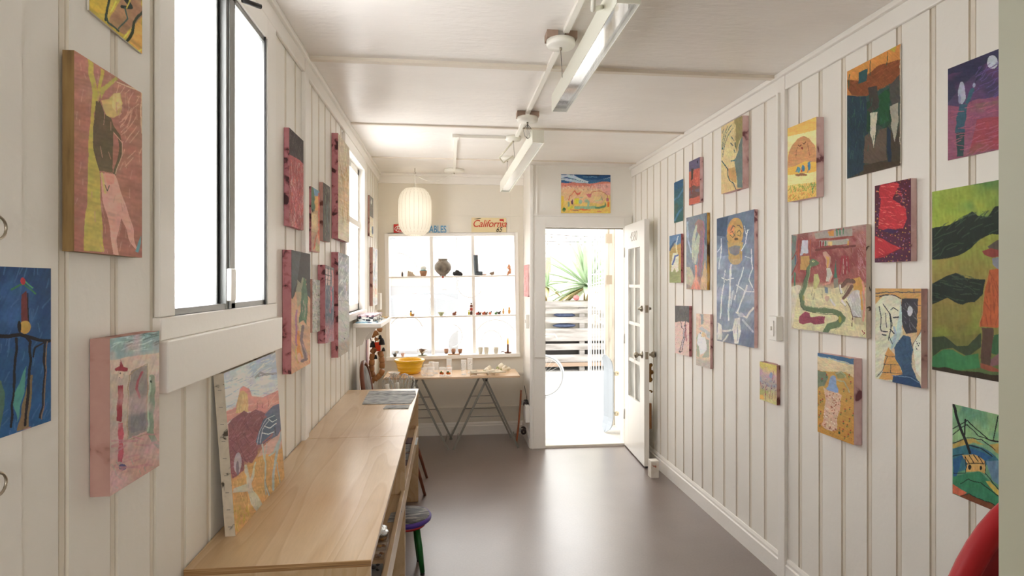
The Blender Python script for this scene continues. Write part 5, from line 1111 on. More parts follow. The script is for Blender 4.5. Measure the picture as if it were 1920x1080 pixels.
# canvas leaning on the counter against the wall
def leaning():
    zt = 0.7855
    crop = (370, 650, 3.0); quad = [(65, 140), (390, 30), (505, 735), (215, 1065)]
    px = [(crop[0] + q[0] / crop[2], crop[1] + q[1] / crop[2]) for q in quad]
    P3 = on_z(px[3][0], px[3][1], zt); P2 = on_z(px[2][0], px[2][1], zt)
    # height: top edge rests on the apron board of the window
    xt = XL + 0.075
    P0 = on_x(px[0][0], px[0][1], xt); P1 = on_x(px[1][0], px[1][1], xt + 0.0)
    # a true rectangle leaning back against the wall just under the window's apron board
    P2.x = P3.x; e = P2 - P3; eh = e.normalized()
    P0 = Vector((XL + 0.033, P3.y, 1.262)); P1 = Vector((XL + 0.033, P2.y, 1.262))
    nrm = e.cross(P0 - P3).normalized()
    if nrm.x < 0: nrm = -nrm
    ops = [('g', [(0, 'a8b4c0'), (0.25, 'b4bcc4'), (0.36, 'c09890'), (0.42, '8a5c60'), (0.6, '80585e'), (0.68, 'b48c54'), (1, 'b08c44')]),
        ('mix', '8ca0b4', 4, 0.5, 0.7, [(65, 140), (390, 30), (430, 230), (80, 330)]), ('mix', 'c8ccd0', 5, 0.5, 0.7, [(65, 140), (390, 30), (430, 230), (80, 330)]), ('s', 'c4ccd4', 60, 60, 5, -30, [(65, 140), (390, 30), (440, 250), (90, 350)]), ('s', '8498ac', 40, 60, 4, -20, [(65, 140), (390, 30), (440, 250), (90, 350)]), ('l', '868c94', 12, [(275, 165), (300, 140), (345, 158), (400, 150)]), ('l', '70767c', 5, [(290, 160), (340, 150), (385, 158)]),
        ('p', 'b8807a', [(100, 360), (160, 330), (180, 230), (200, 215), (240, 235), (260, 270), (330, 280), (430, 240), (440, 320), (340, 370), (250, 355), (110, 420)]), ('s', 'c89c94', 30, 60, 5, -20, [(100, 340), (430, 230), (440, 320), (110, 420)]), ('l', '8c4c4c', 3, [(295, 310), (296, 345)]), ('l', '8c4c4c', 3, [(330, 315), (330, 340)]), ('l', '8c4c4c', 3, [(368, 300), (368, 335)]),
        ('p', 'b89c6c', [(165, 370), (168, 290), (182, 245), (205, 240), (232, 262), (246, 360)]), ('s', 'c8b080', 14, 60, 5, 85, [(165, 370), (175, 250), (232, 262), (246, 360)]),
        ('p', '7c4c54', [(115, 430), (150, 400), (220, 355), (245, 370), (290, 345), (350, 370), (330, 440), (310, 500), (320, 600), (290, 650), (235, 640), (240, 690), (170, 740), (140, 600)]), ('s', '90646c', 90, 60, 4, -40, [(115, 430), (290, 345), (350, 370), (310, 600), (170, 740)]), ('s', '643c48', 50, 60, 5, 50, [(115, 430), (290, 345), (350, 370), (310, 600), (170, 740)]), ('e', '9c949c', 200, 650, 24, 60), ('e', '6c6470', 200, 680, 10, 40), ('p', 'b0948c', [(350, 560), (430, 500), (470, 460), (470, 580), (400, 600), (320, 620)]),
        ('p', '5c647c', [(345, 380), (400, 330), (440, 318), (462, 450), (440, 500), (400, 520), (430, 430)]), ('p', '4c5c74', [(300, 530), (315, 470), (345, 400), (400, 370), (425, 400), (425, 460), (390, 500), (330, 545)]), ('l', 'a0a8b4', 4, [(310, 545), (320, 470), (360, 400), (410, 380)]), ('l', 'a0a8b4', 5, [(330, 540), (340, 460), (375, 410)]), ('l', 'b4bcc4', 6, [(350, 440), (390, 455), (425, 430)]), ('l', 'b4bcc4', 6, [(340, 480), (380, 490), (415, 480)]), ('l', 'b4bcc4', 5, [(370, 400), (400, 420), (425, 405)]), ('l', '3c4c6c', 4, [(312, 540), (350, 540), (400, 510)]),
        ('p', 'b08c58', [(172, 760), (235, 700), (320, 640), (400, 600), (470, 570), (500, 640), (510, 740), (215, 1070)]), ('s', '94703c', 160, 26, 3, 80, [(172, 760), (320, 640), (470, 570), (510, 740), (215, 1065)]), ('s', 'c8a870', 120, 30, 3, 80, [(172, 760), (320, 640), (470, 570), (510, 740), (215, 1065)]), ('s', 'a09434', 50, 40, 4, 80, [(190, 900), (340, 880), (215, 1065)]),
        ('p', 'a8a898', [(180, 795), (265, 770), (262, 720), (245, 700), (240, 660), (252, 655), (268, 690), (285, 740), (310, 640), (318, 645), (300, 760), (310, 800), (375, 885), (340, 925), (300, 880), (272, 810), (180, 822)]), ('s', '848c80', 20, 30, 3, 70, [(180, 795), (300, 740), (375, 885), (340, 925)]), ('l', '9ca09c', 11, [(345, 545), (375, 650), (378, 745), (408, 830)]), ('l', '9ca09c', 6, [(375, 540), (372, 700)]), ('l', '8c9494', 6, [(378, 745), (390, 830)]), ('l', '94a0a0', 14, [(460, 480), (445, 600), (435, 700), (436, 800)]), ('l', '94a0a0', 10, [(400, 610), (430, 590), (455, 520)]), ('l', '8c9898', 6, [(450, 650), (475, 760)]), ('l', '4c5050', 2, [(382, 745), (412, 830)]), ('l', '3c3434', 3, [(420, 455), (430, 500)]),
        ('n', 0.08, 12, 12, 30)]
    t = picture('picture', 'unframed canvas with white staples leaning on the near plywood counter', P0, P1, P2, P3, -nrm, ops, crop, quad, 1.9, M_linen, 0.029, group=None)
    # staples along the visible turned edge
    for k in range(9):
        p = P3 + (P0 - P3) * (0.06 + 0.105 * k) - nrm * 0.014
        mb = MB(); mb.cbox(p - eh * 0.0006, (0.010, 0.0012, 0.0016), None); mb.build('staple', M_steel, t)
leaning()

# newspapers on the far unit
M_news = ramp_mat('newsprint', [(0.35, '5f6264'), (0.5, '9a9b9b'), (0.6, 'b5b6b4'), (0.8, 'c9c9c6')], scale=18, stretch=(1, 4, 1), rough=0.85, detail=6)
def sheet(name, label, corners, th, m, cat, z=0.7855, group=None, curl=0.0):
    P = [on_z(u, v, z) for (u, v) in corners]
    c = sum(P, Vector()) / 4
    mb = MB()
    vs = [p.copy() for p in P] + [p + Vector((0, 0, th)) for p in P]
    if curl: vs[4].z += curl; vs[5].z += curl * 0.5
    mb.add(vs, [(3, 2, 1, 0), (4, 5, 6, 7), (0, 1, 5, 4), (1, 2, 6, 5), (2, 3, 7, 6), (3, 0, 4, 7)])
    o = mb.build(name, m, None)
    for v in o.data.vertices: v.co -= c
    o.location = c
    return tag(o, label, cat, group)
sheet('newspaper', 'grey folded newspaper nearest the seam side of the far counter', [(688, 741), (780, 741), (770.5, 757.5), (679, 758.5)], 0.004, M_news, 'newspaper', group='papers on the far counter')
sheet('newspaper', 'newspaper spread behind the folded one at the counter far end', [(693, 734.5), (779, 734), (780, 740.3), (689, 740.5)], 0.0055, M_news, 'newspaper', group='papers on the far counter')
sheet('newspaper', 'small grey leaflet in front of the newspapers on the counter', [(724, 760.5), (768, 760), (765.5, 766.5), (718.5, 767)], 0.003, M_news, 'leaflet', group='papers on the far counter')

# ---- goods on the two shelves of the counter (shelf surface at z = 0.51)
ZS = 0.5105
M_foil = mat('crumpled_silver_foil', 'd9dde0', rough=0.18, metal=1.0, bump=0.9, bscale=25)
mb = MB(); c = on_z(727, 992, 0.545); 
mb.ball((0, 0, 0), 0.034, 16, None, (1.0, 1.25, 0.62), 0.24)
o = mb.build('foil_bag', M_foil, None); o.location = (min(c.x, -0.272), c.y, ZS + 0.024); tag(o, 'crumpled shiny silver foil bag on the near shelf of the counter', 'bag')
M_tray = mat('grey_card_tray', '6f7070', rough=0.7); M_goldbits = ramp_mat('brass_trinket', [(0.3, '3c2a18'), (0.5, '8a5a26'), (0.7, 'c99a4a')], scale=30, rough=0.35, detail=2)
M_clearbox = clear_glass('clear_plastic_box', 0.10)
for k, (u, v, col) in enumerate(((723, 1008, 0), (721, 1024, 0), (717, 1039, 1))):
    c = on_z(u, v, ZS + 0.01); c.x = min(c.x, -0.268)
    t = thing('trinket_box', ['clear shallow box of brass trinkets just below the foil bag', 'middle clear box of amber and gold trinkets on the near shelf', 'clear box of brown trinkets and one green piece on the near shelf'][k], 'box', (c.x, c.y, ZS), 'clear boxes of trinkets on the near shelf')
    mb = MB(); w, l = 0.034, 0.020
    mb.box(c.x - w, c.x + w, c.y - l, c.y + l, ZS, ZS + 0.002)
    for (a, b, cc, d) in ((-w, w, -l, -l + 0.002), (-w, w, l - 0.002, l), (-w, -w + 0.002, -l, l), (w - 0.002, w, -l, l)): mb.box(c.x + a, c.x + b, c.y + cc, c.y + d, ZS + 0.002, ZS + 0.018)
    mb.build('clear_case', M_clearbox, t)
    random.seed(30 + k)
    for j in range(6):
        mb = MB(); mb.ball((c.x + random.uniform(-0.022, 0.022), c.y + random.uniform(-0.010, 0.010), ZS + 0.009), 0.0075, 8, None, (1.3, 0.9, 0.8), 0.3)
        mb.build('trinket', (mat('green_bead', '3f9c3a', rough=0.3) if (k == 2 and j == 0) else M_goldbits), t)
c = on_z(714, 1066, ZS + 0.01)
t = thing('display_tray', 'grey flat tray with dark pendants at the near shelf front', 'tray', (c.x, c.y, ZS))
mb = MB(); mb.box(-0.30, -0.232, c.y - 0.05, c.y + 0.045, ZS, ZS + 0.006); mb.build('tray_base', M_tray, t, bevel=0.001)
for (dx, dy, s, m) in ((0.0, 0.012, 0.009, M_black), (0.012, 0.03, 0.006, M_dark), (-0.012, -0.02, 0.007, mat('white_shell_bit', 'e8e6e2', rough=0.4)), (0.016, -0.004, 0.006, M_dark), (-0.02, 0.0, 0.006, M_dark)):
    mb = MB(); mb.ball((-0.262 + dx, c.y + dy, ZS + 0.006 + s * 0.55), s, 8, None, (1.2, 1, 0.6), 0.25); mb.build('pendant', m, t)
o = sheet('price_card', 'flat printed card lying behind the foil bag on the near shelf', [(733, 962), (754, 958), (746, 978), (726, 980)], 0.0015, M_news, 'card', z=ZS)
# far shelf: a wooden ball and layered papers
M_purple = mat('plum_leather', '5c3f44', rough=0.6, noise=0.2, nscale=30)
mb = MB(); mb.ball((0, 0, 0), 0.022, 20); mb.cyl((0, 0, 0.018), (0, 0, 0.026), 0.005, 8)
o = mb.build('wooden_ball', mat('turned_pale_wood', 'b98c5c', rough=0.5), None); c = on_z(771, 812, ZS + 0.022); o.location = (-0.29, 3.82, ZS + 0.022); tag(o, 'round turned wooden ball at the back of the far shelf', 'ball')
for (lab, cs, m, th) in (('plum leather wallet behind the papers on the far shelf', [(764, 822), (777, 822), (775, 833), (760, 833)], M_purple, 0.006),
                     ('pale blue printed postcard by the lip of the far shelf', [(777, 821), (784, 821), (782, 834), (774, 834)], mat('pale_card', 'c3ccd6', rough=0.7), 0.002),
                     ('grey printed booklet in the middle of the far shelf', [(762, 834), (777, 833), (774, 847), (757, 848)], M_news, 0.004),
                     ('plum printed booklet nearest the middle panel on the far shelf', [(757, 850), (774, 849), (769, 872), (752, 874)], M_purple, 0.003),
                     ('grey leaflet lying over the plum booklet on the far shelf', [(762, 851), (771, 851), (768, 862), (757, 863)], M_news, 0.0015)):
    sheet('booklet', lab, cs, th, m, 'booklet', z=ZS + (0.0035 if 'over the plum' in lab else 0), group='booklets on the far shelf')

# ------------------------------------------------------------------ low painted stool
def stool():
    cx, cy, zt = -0.220, 3.060, 0.292
    t = thing('low_stool', 'low round stool with purple rim, red ring and green and navy legs', 'stool', (cx, cy, 0))
    M_pur = mat('purple_paint', '4a2f8c', rough=0.45); M_red = mat('red_paint', 'a31f26', rough=0.4); M_grn = mat('green_paint', '0d5a22', rough=0.4); M_nav = mat('navy_paint', '131a3c', rough=0.4)
    mb = MB(); mb.lathe([(0, zt - 0.030), (0.118, zt - 0.030), (0.130, zt - 0.020), (0.131, zt - 0.006), (0.126, zt - 0.001), (0.0, zt - 0.001)], (cx, cy, 0), 40); mb.build('seat', M_pur, t)
    mb = MB(); mb.lathe([(0, zt - 0.0008), (0.121, zt - 0.0008), (0.119, zt + 0.0015), (0, zt + 0.0015)], (cx, cy, 0), 40); mb.build('worn_top', ramp_mat('worn_black_paint', [(0.3, '232327'), (0.5, '4b4a4c'), (0.62, '9a948c'), (0.8, '3a393c')], scale=14, stretch=(1, 4, 1), rough=0.6, detail=5, distort=0.5), t)
    mb = MB(); mb.lathe([(0, zt - 0.050), (0.100, zt - 0.050), (0.106, zt - 0.041), (0.100, zt - 0.0305), (0, zt - 0.0305)], (cx, cy, 0), 36); mb.build('ring', M_red, t)
    for k, (a, m) in enumerate(((-35, M_grn), (55, M_grn), (145, M_red), (235, M_nav))):
        a = math.radians(a); r0, r1 = 0.070, 0.105
        p0 = Vector((cx + r0 * math.cos(a), cy + r0 * math.sin(a), zt - 0.051)); p1 = Vector((cx + r1 * math.cos(a), cy + r1 * math.sin(a), 0.012))
        mb = MB(); mb.tube([p0, p0.lerp(p1, 0.5), p1], [0.014, 0.016, 0.0125], 14); leg = mb.build('leg', m, t)
        mb = MB(); mb.tube([p1, p1 - Vector((0, 0, 0.011))], [0.0105, 0.012], 12); mb.build('foot', M_black, leg)
stool()

# ------------------------------------------------------------------ wooden chair behind the counter's far end
M_chairwood = mat('red_brown_chair_wood', '74402a', rough=0.4, noise=0.2, nscale=12, stretch=(1, 1, 0.2))
def chair():
    cx, cy = -0.40, 4.29
    t = thing('wooden_chair', 'red-brown wooden chair with an oval grey back, behind the far counter end', 'chair', (cx, cy, 0))
    mb = MB()
    n = 28; sx, sy = 0.165, 0.19
    pts = []
    for k in range(n):
        a = 2 * PI * k / n; c_, s_ = math.cos(a), math.sin(a)
        pts.append((math.copysign(abs(c_) ** 0.7, c_) * sx, math.copysign(abs(s_) ** 0.7, s_) * sy))
    mb.prism(pts, (cx, cy, 0.43), (1, 0, 0), (0, 1, 0), (0, 0, 0.028)); mb.build('seat', M_chairwood, t, bevel=0.006)
    for (dx, dy, ex, ey) in ((0.11, -0.13, 0.235, -0.185), (0.11, 0.13, 0.235, 0.185), (-0.13, -0.15, -0.20, -0.19), (-0.13, 0.15, -0.20, 0.19)):
        mb = MB(); mb.tube([(cx + dx, cy + dy, 0.431), (cx + ex, cy + ey, 0.0)], [0.016, 0.010], 12); mb.build('leg', M_chairwood, t)
    # oval back, leaning towards the wall
    R = Matrix.Rotation(math.radians(-9), 3, 'Y')
    bc = Vector((cx - 0.195, cy, 0.745))
    mb = MB(); ring = []
    for k in range(40):
        a = 2 * PI * k / 40
        ring.append(bc + R @ Vector((0, math.cos(a) * 0.175, math.sin(a) * 0.19)))
    mb.tube(ring, 0.016, 8, closed=True); mb.build('back_frame', M_chairwood, t)
    mb = MB(); mb.lathe([(0, -0.008), (0.150, -0.006), (0.158, 0), (0.150, 0.008), (0, 0.012)], bc, 36, R @ Matrix.Rotation(PI / 2, 3, 'Y') @ Matrix.Diagonal((1.08, 1, 1)))
    mb.build('back_pad', mat('mottled_grey_fabric', '8d8a86', rough=0.9, noise=0.3, nscale=20), t)
    for dy in (-0.09, 0.09):
        mb = MB(); mb.tube([(cx - 0.155, cy + dy, 0.457), tuple(bc + R @ Vector((0, dy, -0.163)))], 0.011, 10); mb.build('back_post', M_chairwood, t)
chair()

# jar of wire whisks standing on the chair
def whisks():
    cx, cy, z0 = -0.375, 4.30, 0.4585
    t = thing('whisk_jar', 'glass jar bristling with wire whisks and white tools behind the counter', 'kitchen tools', (cx, cy, z0))
    mb = MB(); mb.lathe([(0, 0), (0.055, 0), (0.058, 0.01), (0.058, 0.13), (0.055, 0.135), (0.053, 0.13), (0.053, 0.012), (0, 0.010)], (cx, cy, z0), 24); mb.build('jar', clear_glass('jar_glass', 0.08), t)
    M_wire = mat('bright_wire', 'c9c9c6', rough=0.25, metal=0.9)
    random.seed(5)
    for (dx, dy, zt, w) in ((-0.085, 0.02, 0.815, 0.045), (-0.02, -0.03, 0.855, 0.055), (0.055, 0.0, 0.845, 0.050), (0.100, 0.03, 0.82, 0.040)):
        base = Vector((cx + dx * 0.2, cy + dy * 0.2, z0 + 0.014)); neck = Vector((cx + dx * 0.55, cy + dy * 0.5, z0 + 0.15)); top = Vector((cx + dx, cy + dy, zt))
        mb = MB(); mb.tube([base, neck], 0.006, 8); wh = mb.build('whisk_handle', M_wire, t)
        mb = MB(); ax = (top - neck).normalized(); s = ax.cross(Vector((0, 1, 0))).normalized(); u = ax.cross(s)
        for k in range(5):
            a = PI * k / 5; d = s * math.cos(a) + u * math.sin(a); L = (top - neck).length
            pts = []
            for j in range(17):
                q = 2 * PI * j / 16 - PI / 2
                h = (math.sin(q) + 1) / 2; ww = math.cos(q) * w * (0.5 + 0.75 * h)
                pts.append(neck + ax * (h * L) + d * ww)
            mb.tube(pts, 0.0018, 5)
        mb.build('whisk_wires', M_wire, wh)
    mb = MB(); mb.tube([(cx - 0.03, cy - 0.02, z0 + 0.014), (cx - 0.055, cy - 0.05, 0.70), (cx - 0.075, cy - 0.06, 0.775)], [0.006, 0.008, 0.018], 8); mb.build('white_spatula', M_white, t)
    mb = MB(); mb.tube([(cx + 0.01, cy - 0.02, z0 + 0.014), (cx + 0.01, cy - 0.05, 0.70), (cx + 0.0, cy - 0.06, 0.785)], [0.006, 0.008, 0.016], 8); mb.build('white_spatula', M_white, t)
    mb = MB(); mb.tube([(cx + 0.012, cy, z0 + 0.02), (cx + 0.13, cy - 0.05, 0.752)], 0.004, 8); mb.build('white_stick', M_white, t)
whisks()

# ------------------------------------------------------------------ folding trestle table under the window
ZT = 0.672
M_table = mat('pale_table_board', 'dec09e', rough=0.32, noise=0.1, nscale=10, stretch=(1, 6, 1))
def table():
    t = thing('trestle_table', 'narrow pale wooden table on thin metal trestles under the shop window', 'table', (0.04, 5.34, 0))
    mb = MB(); mb.box(-0.575, 0.652, 5.14, 5.55, ZT - 0.018, ZT); mb.build('tabletop', M_table, t, bevel=0.003)
    for (ax, fx0, fx1, ry0) in ((-0.306, -0.63, 0.0, -0.012), (0.345, 0.045, 0.640, 0.0)):
        tr = MB(); tr.bar((ax, 5.17, ZT - 0.0275), (ax, 5.53, ZT - 0.0275), 0.03, 0.018); trest = tr.build('trestle_bar', M_steel, t)
        for (Y, dx) in ((5.18, 0.0), (5.52, 0.035 if ax < 0 else -0.03)):
            for fx in (fx0, fx1):
                mb = MB(); a = Vector((ax + dx, Y, ZT - 0.037)); b = Vector((fx + (dx if Y > 5.3 else 0), Y, 0.004))
                mb.bar(a, b, 0.018, 0.016, up=(0, 1, 0)); mb.build('leg', M_steel, t)
            for h in (0.30, 0.42):
                f = (ZT - 0.037 - h) / (ZT - 0.037)
                xa = ax + dx + (fx0 + dx * (Y > 5.3) - ax - dx) * f; xb = ax + dx + (fx1 + dx * (Y > 5.3) - ax - dx) * f
                mb = MB(); mb.tube([(xa, Y, h), (xb, Y, h)], 0.0035, 6); mb.build('crossbar', M_steel, t)
        for fx in (fx0, fx1):
            mb = MB(); mb.tube([(fx + (0.03 if fx == fx0 else -0.03), 5.18, 0.06), (fx + (0.03 if fx == fx0 else -0.03) + 0.02, 5.52, 0.06)], 0.004, 6); mb.build('floor_brace', M_steel, t)
        mb = MB(); mb.ball((ax, 5.17, ZT - 0.04), 0.011, 8); mb.build('hinge_knob', M_black, t)
table()

# skateboard leaning by the return wall, old and reddish
def skateboard(name_label, base, top, side, out, deckmat, wheelmat, w, name='skateboard', kick_h=0.045):
    """deck between base and top; side: across the deck; out: direction the wheels point"""
    base, top, side, out = Vector(base), Vector(top), Vector(side).normalized(), Vector(out).normalized()
    t = thing(name, name_label, 'skateboard', base, None)
    ax = (top - base).normalized(); L = (top - base).length
    N = 22; vs = []; fs = []
    for k in range(N + 1):
        f = k / N
        e = min(f, 1 - f) * L
        ww = w / 2 * math.sqrt(max(0.0, 1 - (max(0, w / 2 - e) / (w / 2)) ** 2)) if e < w / 2 else w / 2
        ww = max(ww, 0.012)
        kick = (max(0, 0.16 - e) / 0.16) ** 1.6 * kick_h
        c = base + ax * (f * L) - out * kick
        for s in (-1, 0, 1):
            vs.append(c + side * (s * ww) - out * (0.006 if s else 0.0)); 
        for s in (-1, 0, 1):
            vs.append(c + side * (s * ww) - out * (0.006 if s else 0.0) - out * 0.011)
    for k in range(N):
        a = k * 6; b = a + 6
        for s in range(2):
            fs.append((a + s, a + s + 1, b + s + 1, b + s)); fs.append((a + 3 + s + 1, a + 3 + s, b + 3 + s, b + 3 + s + 1))
        fs.append((a, b, b + 3, a + 3)); fs.append((a + 2, a + 5, b + 5, b + 2))
    fs.append((0, 3, 4, 1)); fs.append((1, 4, 5, 2)); e = N * 6; fs.append((e, e + 1, e + 4, e + 3)); fs.append((e + 1, e + 2, e + 5, e + 4))
    mb = MB(); mb.add(vs, fs, False); mb.build('deck', deckmat, t)
    for f in (0.24, 0.76):
        c = base + ax * (f * L)
        mb = MB(); mb.bar(c, c + out * 0.035, 0.05, 0.035, up=ax); mb.tube([c + out * 0.042 - side * (w * 0.34), c + out * 0.042 + side * (w * 0.34)], 0.008, 8); tr = mb.build('truck', M_alu, t)
        for s in (-1, 1):
            q = c + out * 0.042 + side * (s * w * 0.40)
            mb = MB(); R = side.to_track_quat('Z', 'Y').to_matrix()
            mb.lathe([(0.006, -0.016), (0.022, -0.016), (0.026, -0.010), (0.026, 0.010), (0.022, 0.016), (0.006, 0.016)], q, 20, R); wh = mb.build('wheel', wheelmat, tr)
            mb = MB(); mb.lathe([(0, -0.0175), (0.007, -0.0175), (0.007, 0.0175), (0, 0.0175)], q, 10, R); mb.build('bearing', M_nickel, tr)
    return t
b0 = on_z(965, 831, 0.03); 
skateboard('small red-brown skateboard with dark wheels leaning in the window corner', (0.652, 5.31, 0.012), (0.700, 5.34, 0.500), (0.10, 1, 0), (1, 0.0, -0.1), mat('red_brown_deck', 'a0522c', rough=0.4, noise=0.2, nscale=14), mat('dark_brown_wheel', '2a1a18', rough=0.4), 0.11, 'skateboard', 0.006)

# wooden door wedge block on the floor by the right wall
mb = MB(); c = on_z(1230.5, 896.5, 0); mb.box(-0.032, 0.032, -0.035, 0.035, 0, 0.132)
o = mb.build('wooden_block', ramp_mat('white_paint_worn_block', [(0.30, 'a5502c'), (0.335, 'd8d0c4'), (0.5, 'e6e1d8'), (0.8, 'eeeae2')], scale=14, rough=0.6, detail=3), None, bevel=0.002); o.location = (c.x - 0.01, c.y + 0.035, 0); tag(o, 'small white-painted block with rusty marks on the floor by the door', 'block')

# ------------------------------------------------------------------ wall shelf with stack of books
t = thing('wall_shelf', 'white bracketed shelf under the far left window', 'shelf', (XL + 0.1, 4.43, 1.235))
mb = MB(); mb.box(XL + 0.0225, -0.472, 4.075, 4.80, 1.205, 1.235); mb.build('board', M_trim, t, bevel=0.003)
for y in (4.22, 4.68):
    mb = MB(); pr = [(0, 0), (0.17, 0), (0.17, -0.012), (0.13, -0.02), (0.09, -0.045), (0.06, -0.085), (0.045, -0.13), (0, -0.15)]
    mb.prism(pr, (XL + 0.0225, y, 1.2045), (1, 0, 0), (0, 0, 1), (0, 0.02, 0)); mb.build('bracket', M_trim, t)
M_pattern = ramp_mat('black_white_print', [(0.40, '1e2530'), (0.47, '22303f'), (0.5, 'e8e6e0'), (0.7, 'e8e4de')], scale=38, stretch=(1, 1, 1), rough=0.7, detail=1)
M_pattern2 = ramp_mat('blue_white_print', [(0.40, '24405c'), (0.5, '8ab0c0'), (0.56, 'e0e4e4'), (0.7, 'eceae4')], scale=18, rough=0.6, detail=1)
M_pinkprint = ramp_mat('pink_print', [(0.4, '5a3a4c'), (0.5, 'd8b8bc'), (0.7, 'e6dcd6')], scale=30, rough=0.7, detail=1)
z = 1.2353
for k, (x0, x1, y0, y1, h, m, lab) in enumerate(((-0.655, -0.505, 4.10, 4.62, 0.008, M_pattern2, 'blue and white printed zine, lowest under the patterned stack'),
        (-0.645, -0.530, 4.16, 4.60, 0.016, M_pattern, 'dark patterned book at the bottom of the shelf stack'), (-0.650, -0.520, 4.18, 4.62, 0.014, M_pattern, 'black and white patterned book in the middle of the shelf stack'),
        (-0.645, -0.525, 4.20, 4.60, 0.012, M_pinkprint, 'pinkish patterned booklet on top of the shelf stack'))):
    mb = MB(); cx_, cy_ = (x0 + x1) / 2, (y0 + y1) / 2; mb.box(x0 - cx_, x1 - cx_, y0 - cy_, y1 - cy_, 0, h); o = mb.build('book', m, None, bevel=0.001)
    o.location = (cx_, cy_, z); o.rotation_euler = (0, 0, [0.02, -0.03, 0.04, -0.02][k]); z += h + 0.0003
    tag(o, lab, 'book', 'books on the wall shelf')
mb = MB(); mb.box(-0.05, 0.05, -0.04, 0.04, 0, 0.010); o = mb.build('book', mat('gilt_print', 'a98a58', rough=0.6, noise=0.4, nscale=40), None, bevel=0.001); o.location = (-0.540, 4.70, 1.2353); tag(o, 'small gold-brown booklet at the far end of the wall shelf', 'book', 'books on the wall shelf')

# string of wooden beads with bells hanging from the wall
def beads():
    Y = 4.90
    t = thing('bead_string', 'long loop of chunky brown wooden beads with dark bells by the shelf', 'bead string', (-0.62, Y, 1.2))
    M_bead = ramp_mat('carved_wooden_bead', [(0.3, '7c4a24'), (0.5, 'a8703c'), (0.8, 'c48c58')], scale=10, rough=0.5)
    def P(u, v): return on_y(u, v, Y)
    mb = MB(); mb.tube([P(695, 604), P(694, 630), P(700, 655)], 0.004, 6); mb.tube([P(702, 604), P(704, 640), P(704, 660)], 0.004, 6)
    loop = [(700.5, 657), (698, 669), (697, 680), (696.5, 691), (698, 701), (704, 709), (709.5, 706), (715.5, 698), (716.5, 685), (716, 675), (714, 664), (708, 655)]
    mb.tube([P(u, v) for u, v in loop], 0.003, 6, closed=True); mb.build('cord', mat('brown_cord', '5c3a26', rough=0.9), t)
    n = len(loop)
    for k, (u, v) in enumerate(loop):
        if k in (11,): continue
        p = P(u, v); a = P(*loop[(k + 1) % n]); b = P(*loop[k - 1]); d = (a - b).normalized()
        R = d.to_track_quat('Z', 'Y').to_matrix()
        mb = MB(); mb.lathe([(0.006, -0.026), (0.020, -0.025), (0.0235, -0.014), (0.024, 0.014), (0.020, 0.025), (0.006, 0.026)], p, 12, R); mb.build('bead', M_bead, t)
    mb = MB(); p = P(708, 650); mb.cbox(p, (0.05, 0.02, 0.075)); mb.build('red_tag', mat('orange_red_felt', 'd8401c', rough=0.8), t, bevel=0.006)
    for (u, v, s, m) in ((703, 625, 0.028, M_bead), (712, 618, 0.024, M_bead), (699, 629, 0.022, M_bead), (706, 636, 0.016, M_bead)):
        p = P(u, v); mb = MB(); mb.ball(p, s, 10, None, (1.1, 0.5, 0.9), 0.2); mb.build('wooden_shell', M_bead, t)
    for (u, v, s) in ((699, 645, 0.026), (716, 640, 0.028), (719, 655, 0.016), (704, 669, 0.018), (713, 632, 0.018)):
        p = P(u, v); mb = MB(); mb.lathe([(0, 1.0 * s), (0.35 * s, 0.95 * s), (0.7 * s, 0.3 * s), (0.95 * s, -0.8 * s), (1.0 * s, -s), (0, -s)], p, 14); mb.build('bell', M_dark, t)
    p = P(699, 714); mb = MB(); mb.lathe([(0, 0.022), (0.012, 0.018), (0.018, 0), (0.010, -0.02), (0, -0.024)], p, 12); mb.build('bead', M_bead, t)
    mb = MB(); mb.tube([P(698, 718), P(696, 724), P(697, 736)], [0.004, 0.007, 0.009], 6); mb.build('tassel', mat('red_tassel', 'b3202a', rough=0.9), t)
beads()
# slim printed hanging behind the beads, small notice on the wall
mb = MB(); mb.box(XL + 0.0005, XL + 0.006, 4.86, 4.975, 0.82, 1.19); o = mb.build('picture', ramp_mat('mauve_print', [(0.35, '6c4450'), (0.5, 'b99aa4'), (0.65, 'd8b2b4'), (0.8, 'cf9c40')], scale=5, rough=0.7), None); tag(o, 'mauve printed sheet on the wall behind the bead string', 'print')
mb = MB(); mb.box(XL + 0.0005, XL + 0.004, 4.02, 4.065, 0.99, 1.09); o = mb.build('wall_notice', mat('pale_notice_card', 'dcdad6', rough=0.7, noise=0.15, nscale=60), None); tag(o, 'tiny pale notice card under the wall shelf bracket', 'card')
# white box in the corner
mb = MB(); mb.box(XL + 0.001, XL + 0.045, 5.50, 5.62, 1.26, 1.42); o = mb.build('switch_box', M_white, None, bevel=0.004); tag(o, 'white plastic box on the left wall in the window corner', 'box')

# ------------------------------------------------------------------ light switch and sockets
t = thing('light_switch', 'white surface light switch on the post of the right wall', 'switch', (XR - 0.03, 2.72, 1.30))
c = on_x(1466, 615, XR - 0.05)
mb = MB(); mb.box(XR - 0.058, XR - 0.0202, 2.72, 2.79, 1.228, 1.352); mb.build('switch_box', M_white, t, bevel=0.003)
mb = MB(); mb.box(XR - 0.0635, XR - 0.0583, 2.738, 2.772, 1.25, 1.33); mb.build('plate', mat('switch_plate', 'f4f2ec', rough=0.3), t, bevel=0.002)
mb = MB(); mb.box(XR - 0.070, XR - 0.0637, 2.750, 2.760, 1.28, 1.30); mb.build('toggle', M_white, t, bevel=0.002)
mb = MB(); mb.box(XR - 0.034, XR - 0.0202, 2.745, 2.762, 1.3525, ZC - 0.1); mb.build('conduit', M_white, t)
t = thing('light_switch', 'white switch on the narrow wall between window and door', 'switch', (XA - 0.01, 5.30, 1.1))
